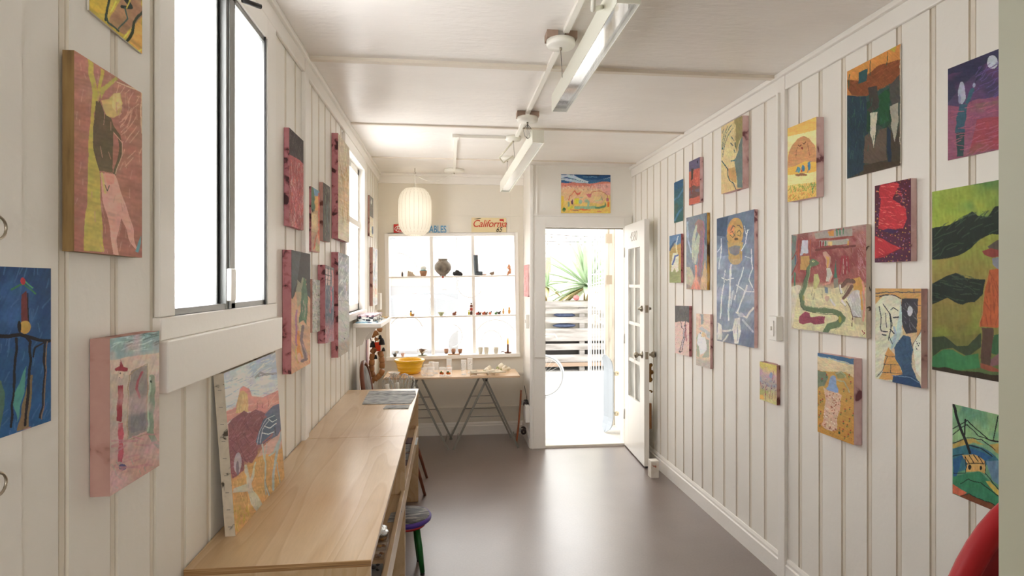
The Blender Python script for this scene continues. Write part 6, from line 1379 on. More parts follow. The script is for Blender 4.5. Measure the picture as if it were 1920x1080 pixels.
mb = MB(); mb.box(XA - 0.030, XA - 0.0005, 5.28, 5.35, 1.09, 1.22); mb.build('switch_box', M_white, t, bevel=0.003)
mb = MB(); mb.box(XA - 0.038, XA - 0.0305, 5.305, 5.325, 1.14, 1.17); mb.build('toggle', M_white, t, bevel=0.002)
t = thing('wall_socket', 'white surface socket box low in the corner by the door', 'socket', (XA - 0.03, 5.19, 0.33))
mb = MB(); mb.box(XA - 0.052, XA - 0.0125, 5.165, 5.25, 0.232, 0.385); mb.build('socket_box', M_white, t, bevel=0.004)
mb = MB(); mb.tube([(XA - 0.03, 5.22, 0.386), (XA - 0.03, 5.24, 0.46), (XA - 0.045, 5.30, 0.55)], 0.003, 6); mb.build('cable', M_dark, t)

# cloakroom hooks on the board beside the camera
for (lab, v) in (('upper wire coat hook at the left edge above the blue sheet', 427), ('lower wire coat hook at the left edge below the blue sheet', 908)):
    X = XL + 0.03; q = on_x(8, v, X); mb = MB()
    pts = [(XL + 0.0045, q.y - 0.005, q.z + 0.025)]
    for k in range(15):
        a = math.radians(100 - 215 * k / 14)
        pts.append((XL + 0.022, q.y + math.cos(a) * 0.017 - 0.002, q.z + math.sin(a) * 0.017))
    mb.tube(pts, 0.0021, 6); o = mb.build('wall_hook', M_nickel, None); tag(o, lab, 'hook', 'coat hooks')

# red moulded chair by the wall stub
def red_chair():
    cx, cy = 1.245, 1.115
    t = thing('shell_chair', 'red moulded shell chair with navy underside behind the near wall edge', 'chair', (cx, cy, 0))
    M_r = mat('red_moulded_shell', 'b3141f', rough=0.5); M_n = mat('navy_shell_back', '1c2a40', rough=0.4); M_i = mat('red_felt_lining', 'a02a30', rough=0.9)
    N, K = 40, 14
    ctr = Vector((1.350, 1.12, 0.585))
    def rim(a):
        # tall egg outline, open towards the camera side
        return Vector((math.cos(a) * 0.325, 0, math.sin(a) * (0.50 if math.sin(a) > 0 else 0.38)))
    def shell(mb, s, off, back):
        vs = []; fs = []
        for i in range(K + 1):
            f = i / K
            for j in range(N):
                a = 2 * PI * j / N; r = rim(a) * f * s
                vs.append(ctr + Vector((r.x, -0.16 * (f ** 2.4) + off, r.z)))
        for i in range(K):
            for j in range(N):
                l = (j + 1) % N; fs.append((i * N + j, i * N + l, (i + 1) * N + l, (i + 1) * N + j))
        mb.add(vs, fs, True)
    mb = MB(); shell(mb, 0.97, 0.12, 0); mb.build('seat_lining', M_i, t, recalc=False)
    mb = MB(); shell(mb, 1.02, 0.16, 1); mb.build('shell_back', M_n, t, recalc=False)
    mb = MB(); mb.tube([ctr + Vector((rim(2 * PI * k / 60).x, -0.02, rim(2 * PI * k / 60).z)) for k in range(60)], 0.024, 10, closed=True); mb.build('rim', M_r, t)
    mb = MB(); mb.cyl((ctr.x, ctr.y + 0.10, 0.02), (ctr.x, ctr.y + 0.10, 0.36), 0.025, 16); mb.lathe([(0, 0), (0.22, 0), (0.20, 0.012), (0.03, 0.03), (0, 0.03)], (ctr.x, ctr.y + 0.10, 0), 32); mb.build('pedestal', M_alu, t)
red_chair()
# ------------------------------------------------------------------ goods on the table
M_glassware = clear_glass('drinking_glass', 0.10)
M_rimglass = clear_glass('glass_rim', 0.45)
def glass(label, u, v, r, h, taper=1.0, motif=None, group='glasses on the trestle table', z=ZT + 0.0005, z_at=None, name='drinking_glass'):
    p = on_z(u, v, z) if z_at is None else Vector(z_at)
    if z_at is not None: z = p.z
    t = thing(name, label, 'glass', (p.x, p.y, z), group)
    th = 0.0025
    mb = MB(); mb.lathe([(0, 0), (r * taper * 0.9, 0), (r * taper, 0.004), (r, h), (r - th, h), (r * taper - th, 0.008), (0, 0.007)], (p.x, p.y, z), 22); mb.build('glass_body', M_glassware, t)
    mb = MB(); mb.lathe([(r - th, h), (r - th * 0.5, h + 0.0022), (r + 0.0004, h), (r - th * 0.5, h - 0.0015), (r - th, h)], (p.x, p.y, z), 22)
    mb.lathe([(r * taper * 0.85, 0.0012), (r * taper * 0.97, 0.005), (r * taper * 0.85, 0.0088), (r * taper * 0.85, 0.0012)], (p.x, p.y, z), 22); mb.build('rim', M_rimglass, t)
    if motif == 'orange':
        for (dx, dz, rr, c) in ((-0.010, 0.03, 0.013, 'c8501c'), (0.006, 0.028, 0.011, 'e07a2a'), (-0.006, 0.042, 0.008, '4a7a34')):
            a = -PI / 2 + dx / r - 0.1
            c0 = Vector((p.x + math.cos(a) * (r + 0.0008), p.y + math.sin(a) * (r + 0.0008), z + dz))
            mb = MB(); mb.ball(c0, rr, 10, None, (1, 0.12, 1)); mb.build('printed_fruit', mat('print_' + c, c, rough=0.5), t)
    if motif == 'ring':
        ring = []
        for k in range(20):
            a = 2 * PI * k / 20; b = -PI / 2 - 0.1 + math.cos(a) * 0.016 / r
            ring.append((p.x + math.cos(b) * (r + 0.001), p.y + math.sin(b) * (r + 0.001), z + h * 0.35 + math.sin(a) * 0.016))
        mb = MB(); mb.tube(ring, 0.0022, 5, closed=True); mb.build('printed_ring', mat('orange_print', 'e0922c', rough=0.5), t)
    if motif == 'dots':
        for j in range(9):
            a = -PI / 2 + random.uniform(-1.1, 1.1)
            mb = MB(); mb.ball((p.x + math.cos(a) * (r + 0.0005), p.y + math.sin(a) * (r + 0.0005), z + random.uniform(0.04, h - 0.02)), 0.005, 6, None, (1, 0.3, 1)); mb.build('white_dot', M_white, t)
    return t
def on_table(u, y):
    d = ray(u, 600); return Vector((d.x / d.y * y, y, ZT + 0.0005))
# ribbed yellow bowl
p = on_table(768, 5.395)
t = thing('mixing_bowl', 'big banded yellow mixing bowl on the left of the trestle table', 'bowl', p)
mb = MB(); mb.lathe([(0, 0), (0.088, 0), (0.094, 0.006), (0.108, 0.026), (0.109, 0.032), (0.105, 0.035), (0.116, 0.056), (0.117, 0.062), (0.113, 0.065), (0.123, 0.088), (0.124, 0.093), (0.121, 0.096), (0.136, 0.108), (0.1405, 0.118), (0.140, 0.130), (0.133, 0.131), (0.117, 0.100), (0.100, 0.035), (0.084, 0.012), (0, 0.010)], p, 48)
mb.build('bowl_body', mat('yellow_glaze', 'f0bc1a', rough=0.22, coat=0.4), t)
p = on_table(739, 5.20)
mb = MB(); mb.lathe([(0, 0), (0.022, 0), (0.024, 0.006), (0.052, 0.038), (0.053, 0.041), (0.049, 0.039), (0.020, 0.010), (0, 0.008)], (0, 0, 0), 28)
o = mb.build('small_bowl', mat('white_glaze', 'ece9e2', rough=0.25), None); o.location = p; tag(o, 'small white footed bowl at the left end of the table', 'bowl')
G = [('low amber-tinted tumbler in the row, left by the yellow bowl', 794.5, 5.24, 0.026, 0.070, 0.95, None), ('wide round tumbler second from the yellow bowl', 807.5, 5.22, 0.035, 0.076, 0.92, None),
     ('tall thin-rimmed tumbler behind the wide one', 817, 5.33, 0.028, 0.105, 0.95, None), ('tall tumbler with a green mark behind the amber one', 809, 5.44, 0.026, 0.095, 0.95, None),
     ('left of the two glasses printed with oranges', 829.5, 5.20, 0.031, 0.076, 0.95, 'orange'), ('right of the two glasses printed with oranges', 842, 5.19, 0.030, 0.078, 0.95, 'orange'),
     ('glass printed with an orange ring, behind the fruit glasses', 842, 5.45, 0.025, 0.118, 0.95, 'ring'), ('small glass hidden behind the tumblers beside the bowl', 799, 5.42, 0.027, 0.075, 0.95, None),
     ('left of the pair of tall glasses with white dots', 869.5, 5.24, 0.025, 0.135, 0.92, 'dots'), ('right of the pair of tall glasses with white dots', 881, 5.33, 0.025, 0.138, 0.92, 'dots')]
for (lab, u, y, r, h, tp, mo) in G:
    glass(lab, 0, 0, r, h, tp, mo, z_at=tuple(on_table(u, y)))

# white garlic-like dried flower heads and cotton gloves
M_petal = mat('papery_cream_petal', 'eee6d2', rough=0.8, noise=0.08, nscale=30)
M_calyx = mat('green_calyx', '9aa06a', rough=0.8)
random.seed(21)
for k, (u, y, s, a) in enumerate(((911, 5.30, 0.034, 0.4), (916, 5.40, 0.036, -0.2), (924, 5.26, 0.028, 1.2), (938, 5.44, 0.045, 0.3), (945, 5.36, 0.040, -0.5), (953, 5.40, 0.026, 0.8), (932, 5.30, 0.026, -1.0))):
    p = on_table(u, y); p.z += 0.0005
    t = thing('dried_flower_head', ['cream papery flower head, leftmost of the heap on the table', 'cream papery flower head just behind the leftmost one', 'small cream flower head low in front of the heap', 'largest cream papery flower head at the back of the heap', 'big cream flower head with a dark crease, right of the largest', 'small flower head with green base, rightmost of the heap', 'small cream flower head in the middle gap of the heap'][k], 'flower', p, 'dried flower heads on the table')
    Rm = Matrix.Rotation(a, 3, 'Z') @ Matrix.Rotation(math.radians(70), 3, 'Y')
    for j in range(6):
        b = 2 * PI * j / 6
        d = Matrix.Rotation(b, 3, 'Z')
        mb = MB(); M2 = Rm @ d @ Matrix.Rotation(0.35, 3, 'Y')
        mb.ball(p + Vector((0, 0, s * 0.80)) + M2 @ Vector((s * 0.30, 0, s * 0.25)), s * 0.62, 10, M2, (0.45, 0.7, 1.1), 0.05); mb.build('petal', M_petal, t)
    mb = MB(); mb.ball(p + Vector((0, 0, s * 0.8)) - Rm @ Vector((0, 0, s * 0.55)), s * 0.36, 8, Rm, (1, 1, 1.2), 0.1); mb.build('calyx', M_calyx, t)
def glove(label, u, y, rot, L):
    p = on_table(u, y); t = MB(); R = Matrix.Rotation(rot, 3, 'Z')
    o_ = lambda x, yy, zz: p + R @ Vector((x, yy, 0)) + Vector((0, 0, zz))
    t.ball(o_(-L * 0.12, 0, 0.012), 0.040, 14, R, (1.15, 0.8, 0.30), 0.04)
    t.tube([o_(-L * 0.10, 0, 0.012), o_(-L * 0.38, 0.004, 0.012), o_(-L * 0.5, 0.002, 0.010)], [0.024, 0.021, 0.026], 12)
    for k, (dy, ln) in enumerate(((-0.026, 0.075), (-0.009, 0.09), (0.009, 0.088), (0.026, 0.07))):
        t.tube([o_(0.0, dy * 0.8, 0.012), o_(ln * 0.55, dy * 1.1, 0.013), o_(ln, dy * 1.2, 0.009)], [0.0095, 0.009, 0.006], 8)
    t.tube([o_(-0.03, 0.02, 0.014), o_(-0.005, 0.05, 0.014), o_(0.02, 0.058, 0.010)], [0.011, 0.010, 0.007], 8)
    ob = t.build('cotton_glove', mat('cream_cotton', 'e8dcc6', rough=0.95, bump=0.2, bscale=200), None)
    for v in ob.data.vertices: v.co = v.co - p
    ob.location = p
    zmin = min(v.co.z for v in ob.data.vertices); ob.location.z -= zmin
    tag(ob, label, 'glove', 'cotton gloves on the table')
glove('cream cotton glove, left of the pair in front of the flower heads', 897, 5.195, 0.1, 0.15)
glove('cream cotton glove, right of the pair near the flower heads', 931, 5.20, 0.25, 0.18)

# ------------------------------------------------------------------ goods in the window
def on_ledge(row, x, dy=0.02):
    """a point on a ledge (row 1 lower, 2 upper, 0 the sill), following the window's tilt"""
    z = {0: wb, 1: rows[1], 2: rows[2]}[row]
    q = Mx @ (Vector((x, 0, z)) - wc) + wc
    return Vector((q.x, YW + dy, q.z + 0.0008))
def xw(u, y=YW + 0.03):
    d = ray(u, 560); return d.x / d.y * y
def place(mb, name, label, cat, m, pos, group=None, rot=0.0, bevel=0.0):
    o = mb.build(name, m, None, bevel=bevel); o.location = pos; o.rotation_euler = (0, 0, rot)
    return tag(o, label, cat, group)
UP, MID, LOW = 2, 1, 0
# upper ledge
mb = MB(); mb.lathe([(0, 0), (0.009, 0), (0.010, 0.03), (0.006, 0.036), (0.007, 0.042), (0, 0.048)], (0, 0, 0), 12)
place(mb, 'figurine', 'tiny dark bust, leftmost on the upper window ledge', 'figurine', mat('dark_grey_clay', '4c4a48', rough=0.7), on_ledge(2, xw(755)))
t = thing('shell_model', 'pale stepped shell model left of the potted cactus on the upper ledge', 'model', on_ledge(2, xw(771))); p = on_ledge(2, xw(771))
M_sand = mat('pale_sandstone', 'cbb9a2', rough=0.9, noise=0.15, nscale=60)
mb = MB(); mb.prism([(-0.035, 0), (0.05, 0), (0.035, 0.018), (0.0, 0.034), (-0.03, 0.04)], (p.x, p.y - 0.015, p.z), (1, 0, 0), (0, 0, 1), (0, 0.04, 0)); mb.build('body', M_sand, t, bevel=0.004)
for k in range(4):
    mb = MB(); mb.lathe([(0.008, 0), (0.006, 0.014), (0, 0.022)], (p.x - 0.024 + k * 0.013, p.y, p.z + 0.036 - k * 0.004), 8); mb.build('spire', M_sand, t)
p = on_ledge(2, xw(794.5)); t = thing('potted_cactus', 'small terracotta pot with a blue-topped white cactus on the upper ledge', 'potted plant', p)
mb = MB(); mb.lathe([(0, 0), (0.024, 0), (0.034, 0.03), (0.038, 0.052), (0.034, 0.052), (0.03, 0.046), (0, 0.044)], p, 20); mb.build('pot', mat('pinkish_terracotta', 'b98a6a', rough=0.8, noise=0.2, nscale=30), t)
mb = MB(); mb.lathe([(0, 0.046), (0.033, 0.048), (0.030, 0.060), (0, 0.064)], p, 18); mb.build('gravel', mat('teal_gravel', '5aa0a0', rough=0.7, noise=0.3, nscale=90), t)
mb = MB(); mb.ball(p + Vector((0, 0, 0.078)), 0.026, 16, None, (1.1, 1.1, 0.9)); mb.build('cactus', mat('white_wool', 'f0efe8', rough=0.9), t)
mb = MB(); mb.box(-0.045, 0.045, -0.018, 0.018, 0, 0.0035); place(mb, 'saucer_board', 'thin dark slate under the shell model on the upper ledge', 'board', M_dark, on_ledge(2, xw(783), 0.055))
# round vase
p = on_ledge(2, xw(831), 0.03)
t = thing('moon_vase', 'round speckled grey-brown vase in the middle of the upper window ledge', 'vase', p)
mb = MB(); mb.lathe([(0, 0), (0.030, 0), (0.032, 0.008), (0.058, 0.030), (0.080, 0.062), (0.084, 0.088), (0.078, 0.116), (0.058, 0.140), (0.046, 0.150), (0.044, 0.158), (0.049, 0.170), (0.046, 0.171), (0.040, 0.158), (0.045, 0.145), (0.0, 0.140)], p, 40)
mb.build('vase_body', ramp_mat('speckled_ash_glaze', [(0.3, '4c443c'), (0.45, '7c7264'), (0.6, '958b7c'), (0.75, '6b5038')], scale=16, stretch=(1, 1, 0.6), rough=0.55, detail=6), t)
mb = MB(); mb.box(p.x - 0.010, p.x + 0.010, YW - 0.0125, YW - 0.0105, p.z - 0.024, p.z - 0.002); o = mb.build('price_tag', mat('brick_red_tag', 'b05a44', rough=0.7), None); tag(o, 'small red tag on the ledge under the round vase', 'tag')
# black rock
mb = MB(); random.seed(3)
for (x, z, s) in ((-0.025, 0.018, 0.024), (0.0, 0.028, 0.030), (0.026, 0.018, 0.022), (-0.008, 0.042, 0.016), (0.042, 0.014, 0.014)): mb.ball((x, 0, z), s, 10, None, (1, 0.8, 1), 0.15)
for v in range(len(mb.v)): mb.v[v] = (mb.v[v][0], mb.v[v][1], max(0, mb.v[v][2]))
place(mb, 'black_rock', 'lumpy black rock right of the round vase on the upper ledge', 'rock', mat('black_lava', '2e2c2c', rough=0.6, bump=0.6, bscale=80), on_ledge(2, xw(858), 0.035))
# grey boot form
p = on_ledge(2, xw(893), 0.03); t = thing('boot_model', 'tall flat grey boot shape on the upper ledge of the shop window', 'boot', p)
mb = MB(); mb.tube([(p.x - 0.004, p.y, p.z + 0.205), (p.x, p.y, p.z + 0.12), (p.x + 0.004, p.y, p.z + 0.05), (p.x + 0.008, p.y, p.z + 0.022)], [0.023, 0.024, 0.022, 0.024], 16); mb.build('shaft', mat('slate_grey_boot', '565f64', rough=0.6), t)
mb = MB(); mb.tube([(p.x - 0.014, p.y, p.z + 0.022), (p.x + 0.02, p.y, p.z + 0.022), (p.x + 0.05, p.y, p.z + 0.0215), (p.x + 0.066, p.y, p.z + 0.021)], [0.020, 0.0215, 0.021, 0.0205], 14); mb.build('foot', mat('slate_grey_boot', '565f64'), t)
mb = MB(); mb.ball((0, 0, 0.008), 0.012, 10, None, (2.2, 0.8, 0.65), 0.1); place(mb, 'pink_shell', 'flat pale pink shell right of the grey boot toe', 'shell', mat('pale_pink_shell', 'd8b8a8', rough=0.6), on_ledge(2, xw(909), 0.03))
mb = MB(); mb.ball((0, 0, 0.016), 0.022, 12, None, (1.2, 0.9, 0.72), 0.1); mb.ball((0.014, 0, 0.028), 0.010, 8, None, (1, 1, 1), 0.1); place(mb, 'brown_shell', 'round brown shell on the upper ledge at the right', 'shell', ramp_mat('brown_shell', [(0.3, '4c3c30'), (0.55, '8c745c'), (0.8, 'b09a80')], scale=30, rough=0.5), on_ledge(2, xw(923), 0.03))
mb = MB(); random.seed(8)
for k in range(14): mb.ball((random.uniform(-0.020, 0.020) * (1 - k / 18), random.uniform(-0.008, 0.008), 0.010 + k * 0.0065), 0.013, 8, None, (1, 1, 1), 0.2)
place(mb, 'coral', 'upright orange coral, rightmost on the upper window ledge', 'coral', mat('peach_coral', 'dba07c', rough=0.8, noise=0.2, nscale=40), on_ledge(2, xw(955), 0.03))
# middle ledge
def critter(x, label, c1, c2, s=1.0, tall=False, group='tiny figurines on the lower window ledge', dy=0.02):
    p = on_ledge(1, x, dy); t = thing('figurine', label, 'figurine', p, group)
    mb = MB(); mb.ball(p + Vector((0, 0, 0.013 * s * (1.6 if tall else 1))), 0.013 * s, 10, None, (1.3 if not tall else 0.8, 0.8, 1.0 if not tall else 1.6), 0.06); mb.build('body', mat('glaze_' + c1, c1, rough=0.4), t)
    mb = MB(); mb.ball(p + Vector((0.012 * s if not tall else 0.0, 0, (0.026 if not tall else 0.046) * s)), 0.008 * s, 8); mb.build('head', mat('glaze_' + c2, c2, rough=0.4), t)
    for (dx) in ((-0.010, 0.010) if not tall else ()):
        mb = MB(); mb.cyl(p + Vector((dx * s, 0, 0.0)), p + Vector((dx * s, 0, 0.008 * s)), 0.004 * s, 6); mb.build('leg', mat('glaze_' + c1, c1), t)
critter(xw(770), 'yellow bird figurine with a black head, leftmost on the lower ledge', 'e0b04c', '2c2a2a', 1.1, True)
critter(xw(773.5), 'brown and white bird figurine next to the leftmost yellow one', '9c6a3c', 'd8cfc0', 0.9)
p = on_ledge(1, xw(826.5), 0.03); t = thing('figurine_bowl', 'small green and cream bowl in the middle of the lower ledge', 'bowl', p)
mb = MB(); mb.lathe([(0, 0), (0.014, 0), (0.016, 0.006), (0.034, 0.034), (0.030, 0.034), (0.012, 0.010), (0, 0.009)], p, 18); mb.build('bowl_body', mat('celadon', 'a9ab84', rough=0.4, noise=0.2, nscale=40), t)
critter(xw(851), 'small brown dog figurine in the middle pane of the lower ledge', '8a5238', '9c6248', 1.2)
p = on_ledge(1, xw(883), 0.035); t = thing('totem', 'tall dark red totem figure by the window bar on the lower ledge', 'figurine', p)
for (z0_, z1_, r, c) in ((0, 0.04, 0.013, '4c2c24'), (0.04, 0.075, 0.015, 'a03c28'), (0.075, 0.105, 0.013, '6c3828'), (0.105, 0.125, 0.008, '4c3830')):
    mb = MB(); mb.lathe([(0, z0_), (r, z0_ + 0.003), (r * 1.05, (z0_ + z1_) / 2), (r * 0.9, z1_ - 0.002), (0, z1_)], p, 12); mb.build('carved_ring', mat('totem_' + c, c, rough=0.6), t)
critter(xw(878.5), 'yellow-green figurine beside the dark red totem', 'c8c03c', 'b8b050', 1.0, True, dy=-0.0)
for k, (u, c1, c2, lab) in enumerate(((894.5, 'b04c3c', '3c2c2c', 'red and black beetle figurine, first right of the totem'), (899, '4c3c34', 'c86c3c', 'dark crouching figurine, second right of the totem'), (906, 'c46a4c', '8c3c30', 'orange-red crab figurine on the lower ledge'), (911, '6c4c3c', '5c4c44', 'brown figurine right of the crab on the lower ledge'), (918, 'd88c70', '4c4444', 'pink figurine with a dark head on the lower ledge'), (929, '4c7c4c', '3c4c3c', 'green frog figurine on the lower ledge'), (935, '54504c', '54504c', 'small black lizard figurine right of the frog'))):
    critter(xw(u), lab, c1, c2, 0.95 if k % 2 else 1.1)
critter(xw(943), 'upright tan rabbit figurine, left of two near the right end', 'd8a468', 'd8a468', 1.15, True)
critter(xw(954), 'upright tan dog figurine, rightmost on the lower ledge', 'dba25c', 'dba25c', 1.35, True)
# sill
p = on_ledge(0, xw(742), 0.04); t = thing('soda_bottle', 'clear bottle with a dark label, leftmost on the window sill', 'bottle', p)
mb = MB(); mb.lathe([(0, 0), (0.019, 0), (0.020, 0.004), (0.020, 0.062), (0.008, 0.088), (0.006, 0.12), (0.008, 0.125), (0, 0.125)], p, 18); mb.build('bottle_body', M_glassware, t)
mb = MB(); mb.lathe([(0.0205, 0.025), (0.0212, 0.026), (0.0212, 0.050), (0.0205, 0.051)], p, 18); mb.build('bottle_label', ramp_mat('bottle_label', [(0.4, '20242c'), (0.55, '44607c'), (0.7, 'dcdcd8')], scale=20, rough=0.6, detail=1), t)
def cup(label, x, r, h, m, row=0, dy=0.01, group=None, handle=False, name='cup', lidm=None):
    p = on_ledge(row, x, dy); t = thing(name, label, 'cup', p, group)
    mb = MB(); mb.lathe([(0, 0), (r * 0.7, 0), (r * 0.78, 0.004), (r, h * 0.7), (r, h), (r - 0.003, h), (r * 0.72, 0.008), (0, 0.007)], p, 22); mb.build('cup_body', m, t)
    if handle:
        pts = [p + Vector((-r + 0.001, 0, h * 0.8)), p + Vector((-r - 0.014, 0, h * 0.78)), p + Vector((-r - 0.018, 0, h * 0.5)), p + Vector((-r - 0.010, 0, h * 0.28)), p + Vector((-r * 0.88, 0, h * 0.28))]
        mb = MB(); mb.tube(pts, 0.0035, 8); mb.build('handle', m, t)
    return t
cup('two-tone pink and black cup in front of the label bottle', xw(739.5), 0.019, 0.028, ramp_mat('two_tone_cup', [(0.45, 'c89c88'), (0.52, '3c3838')], scale=8, rough=0.4, detail=0), dy=-0.015)
cup('pale pink small cup right of the bottle on the sill', xw(754), 0.019, 0.032, mat('pale_pink_glaze', 'd9b5aa', rough=0.4), dy=-0.01)
p = on_ledge(0, xw(790), 0.02); t = thing('saucer', 'pale green saucer under the painted teacup', 'saucer', p)
mb = MB(); mb.lathe([(0, 0), (0.03, 0), (0.058, 0.009), (0.060, 0.011), (0.057, 0.012), (0.03, 0.004), (0, 0.004)], p, 32); mb.build('saucer_body', mat('pale_celadon', 'c9d2c2', rough=0.3), t)
p = p + Vector((0, 0, 0.0045)); t = thing('teacup', 'white footed teacup painted with brown leaves on the sill', 'teacup', p)
mb = MB(); mb.lathe([(0, 0), (0.013, 0), (0.010, 0.010), (0.022, 0.024), (0.032, 0.046), (0.036, 0.060), (0.033, 0.060), (0.028, 0.046), (0.0, 0.020)], p, 26); mb.build('cup_body', ramp_mat('leaf_painted_china', [(0.42, '4c3a2c'), (0.5, '8a6c54'), (0.54, 'e8e4dc'), (0.8, 'f0eeea')], scale=17, rough=0.25, detail=1), t)
for s in (-1, 1):
    mb = MB(); mb.tube([p + Vector((s * 0.033, 0, 0.050)), p + Vector((s * 0.050, 0, 0.054)), p + Vector((s * 0.048, 0, 0.034)), p + Vector((s * 0.027, 0, 0.030))], 0.0025, 6); mb.build('handle', M_white, t)
p = on_ledge(0, xw(849), 0.0)
mb = MB(); mb.box(-0.060, 0.060, -0.022, 0.022, 0, 0.010); place(mb, 'wooden_tray', 'narrow wooden tray carrying three clay cups', 'tray', mat('pale_wood_tray', 'c9a07c', rough=0.6), p, bevel=0.002)
M_clay = ramp_mat('striped_clay', [(0.3, '8a6044'), (0.5, 'b98e72'), (0.8, 'cda488')], scale=4, stretch=(1, 1, 14), rough=0.6, detail=2)
for k, u in enumerate((835, 848.5, 861)):
    q = on_ledge(0, xw(u), 0.0); q.z = p.z + 0.0105
    t = thing('clay_cup', ['left clay cup on the wooden tray', 'middle clay cup on the wooden tray, darkest base', 'right clay cup on the wooden tray'][k], 'cup', q, 'clay cups on the tray')
    mb = MB(); mb.lathe([(0, 0), (0.012, 0), (0.0165, 0.010), (0.0215, 0.030), (0.0215, 0.048), (0.0190, 0.048), (0.014, 0.012), (0, 0.008)], q, 22); mb.build('cup_body', M_clay, t)
    mb = MB(); mb.lathe([(0.0125, 0.0), (0.0170, 0.008), (0.0182, 0.013), (0.0165, 0.010), (0.0125, 0.0)], q, 22); mb.build('dark_foot', mat('burnt_clay_foot', '5c3a2c', rough=0.6), t)
M_mug = mat('bone_mug_glaze', 'd9d4c6', rough=0.35)
cup('cream mug with a handle, leftmost in the right pane', xw(899), 0.024, 0.066, M_mug, group='white mugs on the sill', handle=True, name='mug')
cup('plain cream mug, second in the right pane', xw(910), 0.026, 0.064, M_mug, group='white mugs on the sill', name='mug')
cup('cream mug with a handle, nearest the candle', xw(928), 0.026, 0.062, M_mug, group='white mugs on the sill', handle=True, name='mug')
glass('grey smoked tumbler just left of the candle', 0, 0, 0.020, 0.062, z=on_ledge(0, 0.5, 0.05).z, z_at=tuple(on_ledge(0, xw(939), 0.05)), group='smoked glasses on the sill')
glass('grey smoked tumbler to the right of the candle', 0, 0, 0.026, 0.050, z=on_ledge(0, 0.6, 0.05).z, z_at=tuple(on_ledge(0, xw(957), 0.05)), group='smoked glasses on the sill')
p = on_ledge(0, xw(950), 0.0); t = thing('candlestick', 'brown metal candlestick with a flame-shaped bulb on the sill', 'candlestick', p)
M_rust = mat('rust_brown_metal', '6c4432', rough=0.5, metal=0.3)
mb = MB(); mb.lathe([(0, 0), (0.030, 0), (0.037, 0.009), (0.036, 0.011), (0.028, 0.004), (0, 0.004)], p, 26); mb.build('dish', M_rust, t)
mb = MB(); mb.lathe([(0, 0.004), (0.012, 0.004), (0.010, 0.02), (0.0095, 0.085), (0.011, 0.088), (0, 0.088)], p, 18); mb.build('stem', M_rust, t)
mb = MB(); mb.tube([p + Vector((-0.035, 0, 0.010)), p + Vector((-0.052, 0, 0.016)), p + Vector((-0.070, 0, 0.010))], 0.004, 8); mb.build('handle', M_rust, t)
mb = MB(); mb.lathe([(0, 0.088), (0.006, 0.089), (0.0095, 0.105), (0.009, 0.122), (0.004, 0.145), (0, 0.158)], p, 16); mb.build('flame_bulb', mat('amber_bulb', 'f0a020', rough=0.3, emit='f0a020', estr=0.5), t)

# ------------------------------------------------------------------ lettered signs standing on top of the window casing
def text_obj(s, size, m, parent, loc, name, shear=0.0, bold=0.0, ext=0.0006, sx=1.0, rot=(PI / 2, 0, 0), align='LEFT', space=1.0):
    cu = bpy.data.curves.new('lettering', 'FONT'); cu.body = s; cu.size = size; cu.shear = shear; cu.offset = bold; cu.extrude = ext; cu.align_x = align; cu.space_character = space
    tmp = bpy.data.objects.new('lettering', cu); COL.objects.link(tmp)
    dg = bpy.context.evaluated_depsgraph_get(); me = bpy.data.meshes.new_from_object(tmp.evaluated_get(dg))
    bpy.data.objects.remove(tmp); bpy.data.curves.remove(cu)
    o = bpy.data.objects.new(name, me); COL.objects.link(o); me.materials.clear(); me.materials.append(m)
    M = Matrix.Translation(Vector(loc)) @ Matrix.Rotation(rot[2], 4, 'Z') @ Matrix.Rotation(rot[0], 4, 'X') @ Matrix.Rotation(rot[1], 4, 'Z') @ Matrix.Diagonal((sx, 1, 1, 1))
    me.transform(M); put_under(o, parent)
    return o
YS = YW - 0.012
a = on_y(738, 445, YS); b = on_y(842, 428.5, YS); zs = a.z - 0.004
base = on_ledge(0, 0.0); ztop = (Mx @ (Vector((a.x, 0, wt + 0.03)) - wc) + wc).z
zs = ztop + 0.001
h = 0.088
M_signwhite = mat('sign_white', 'dcdcd4', rough=0.5); M_signred = mat('sign_red', 'c4241f', rough=0.45); M_signblue = mat('sign_blue', '4a93c4', rough=0.45); M_cream = mat('sign_cream', 'e6d4a6', rough=0.6)
t = thing('shop_sign', 'long white sign reading Fresh VEGETABLES behind the paper lantern', 'sign', ((a.x + b.x) / 2, YS, zs), 'lettered signs above the shop window')
mb = MB(); mb.box(a.x, b.x, YS, YS + 0.006, zs, zs + h); mb.build('board', M_signwhite, t)
rx1 = a.x + 0.155
mb = MB(); mb.box(a.x, rx1, YS - 0.0012, YS - 0.0002, zs, zs + h); mb.build('red_block', M_signred, t)
ov = []
for k in range(40):
    q = 2 * PI * k / 40; ov.append((a.x + 0.080 + math.cos(q) * 0.068, YS - 0.002, zs + h / 2 + math.sin(q) * 0.033))
mb = MB(); mb.tube(ov, 0.003, 6, closed=True); mb.build('white_oval', M_white, t)
text_obj('Fresh', 0.058, M_white, t, (a.x + 0.022, YS - 0.0022, zs + 0.026), 'lettering', shear=0.35, bold=0.0016, sx=0.86)
text_obj('VEGETABLES', 0.098, M_signblue, t, (rx1 + 0.006, YS - 0.0022, zs + 0.010), 'lettering', bold=0.0012, sx=0.645, space=1.0)
a2 = on_y(884, 443, YS); b2 = on_y(949, 416, YS); zs2 = (Mx @ (Vector((a2.x, 0, wt + 0.03)) - wc) + wc).z + 0.004
h2 = b2.z - a2.z
t = thing('shop_sign', 'cream sign with red script California and a black price above the window', 'sign', ((a2.x + b2.x) / 2, YS, zs2), 'lettered signs above the shop window')
mb = MB(); mb.box(a2.x, b2.x, YS, YS + 0.006, zs2, zs2 + h2); mb.build('board', M_cream, t)
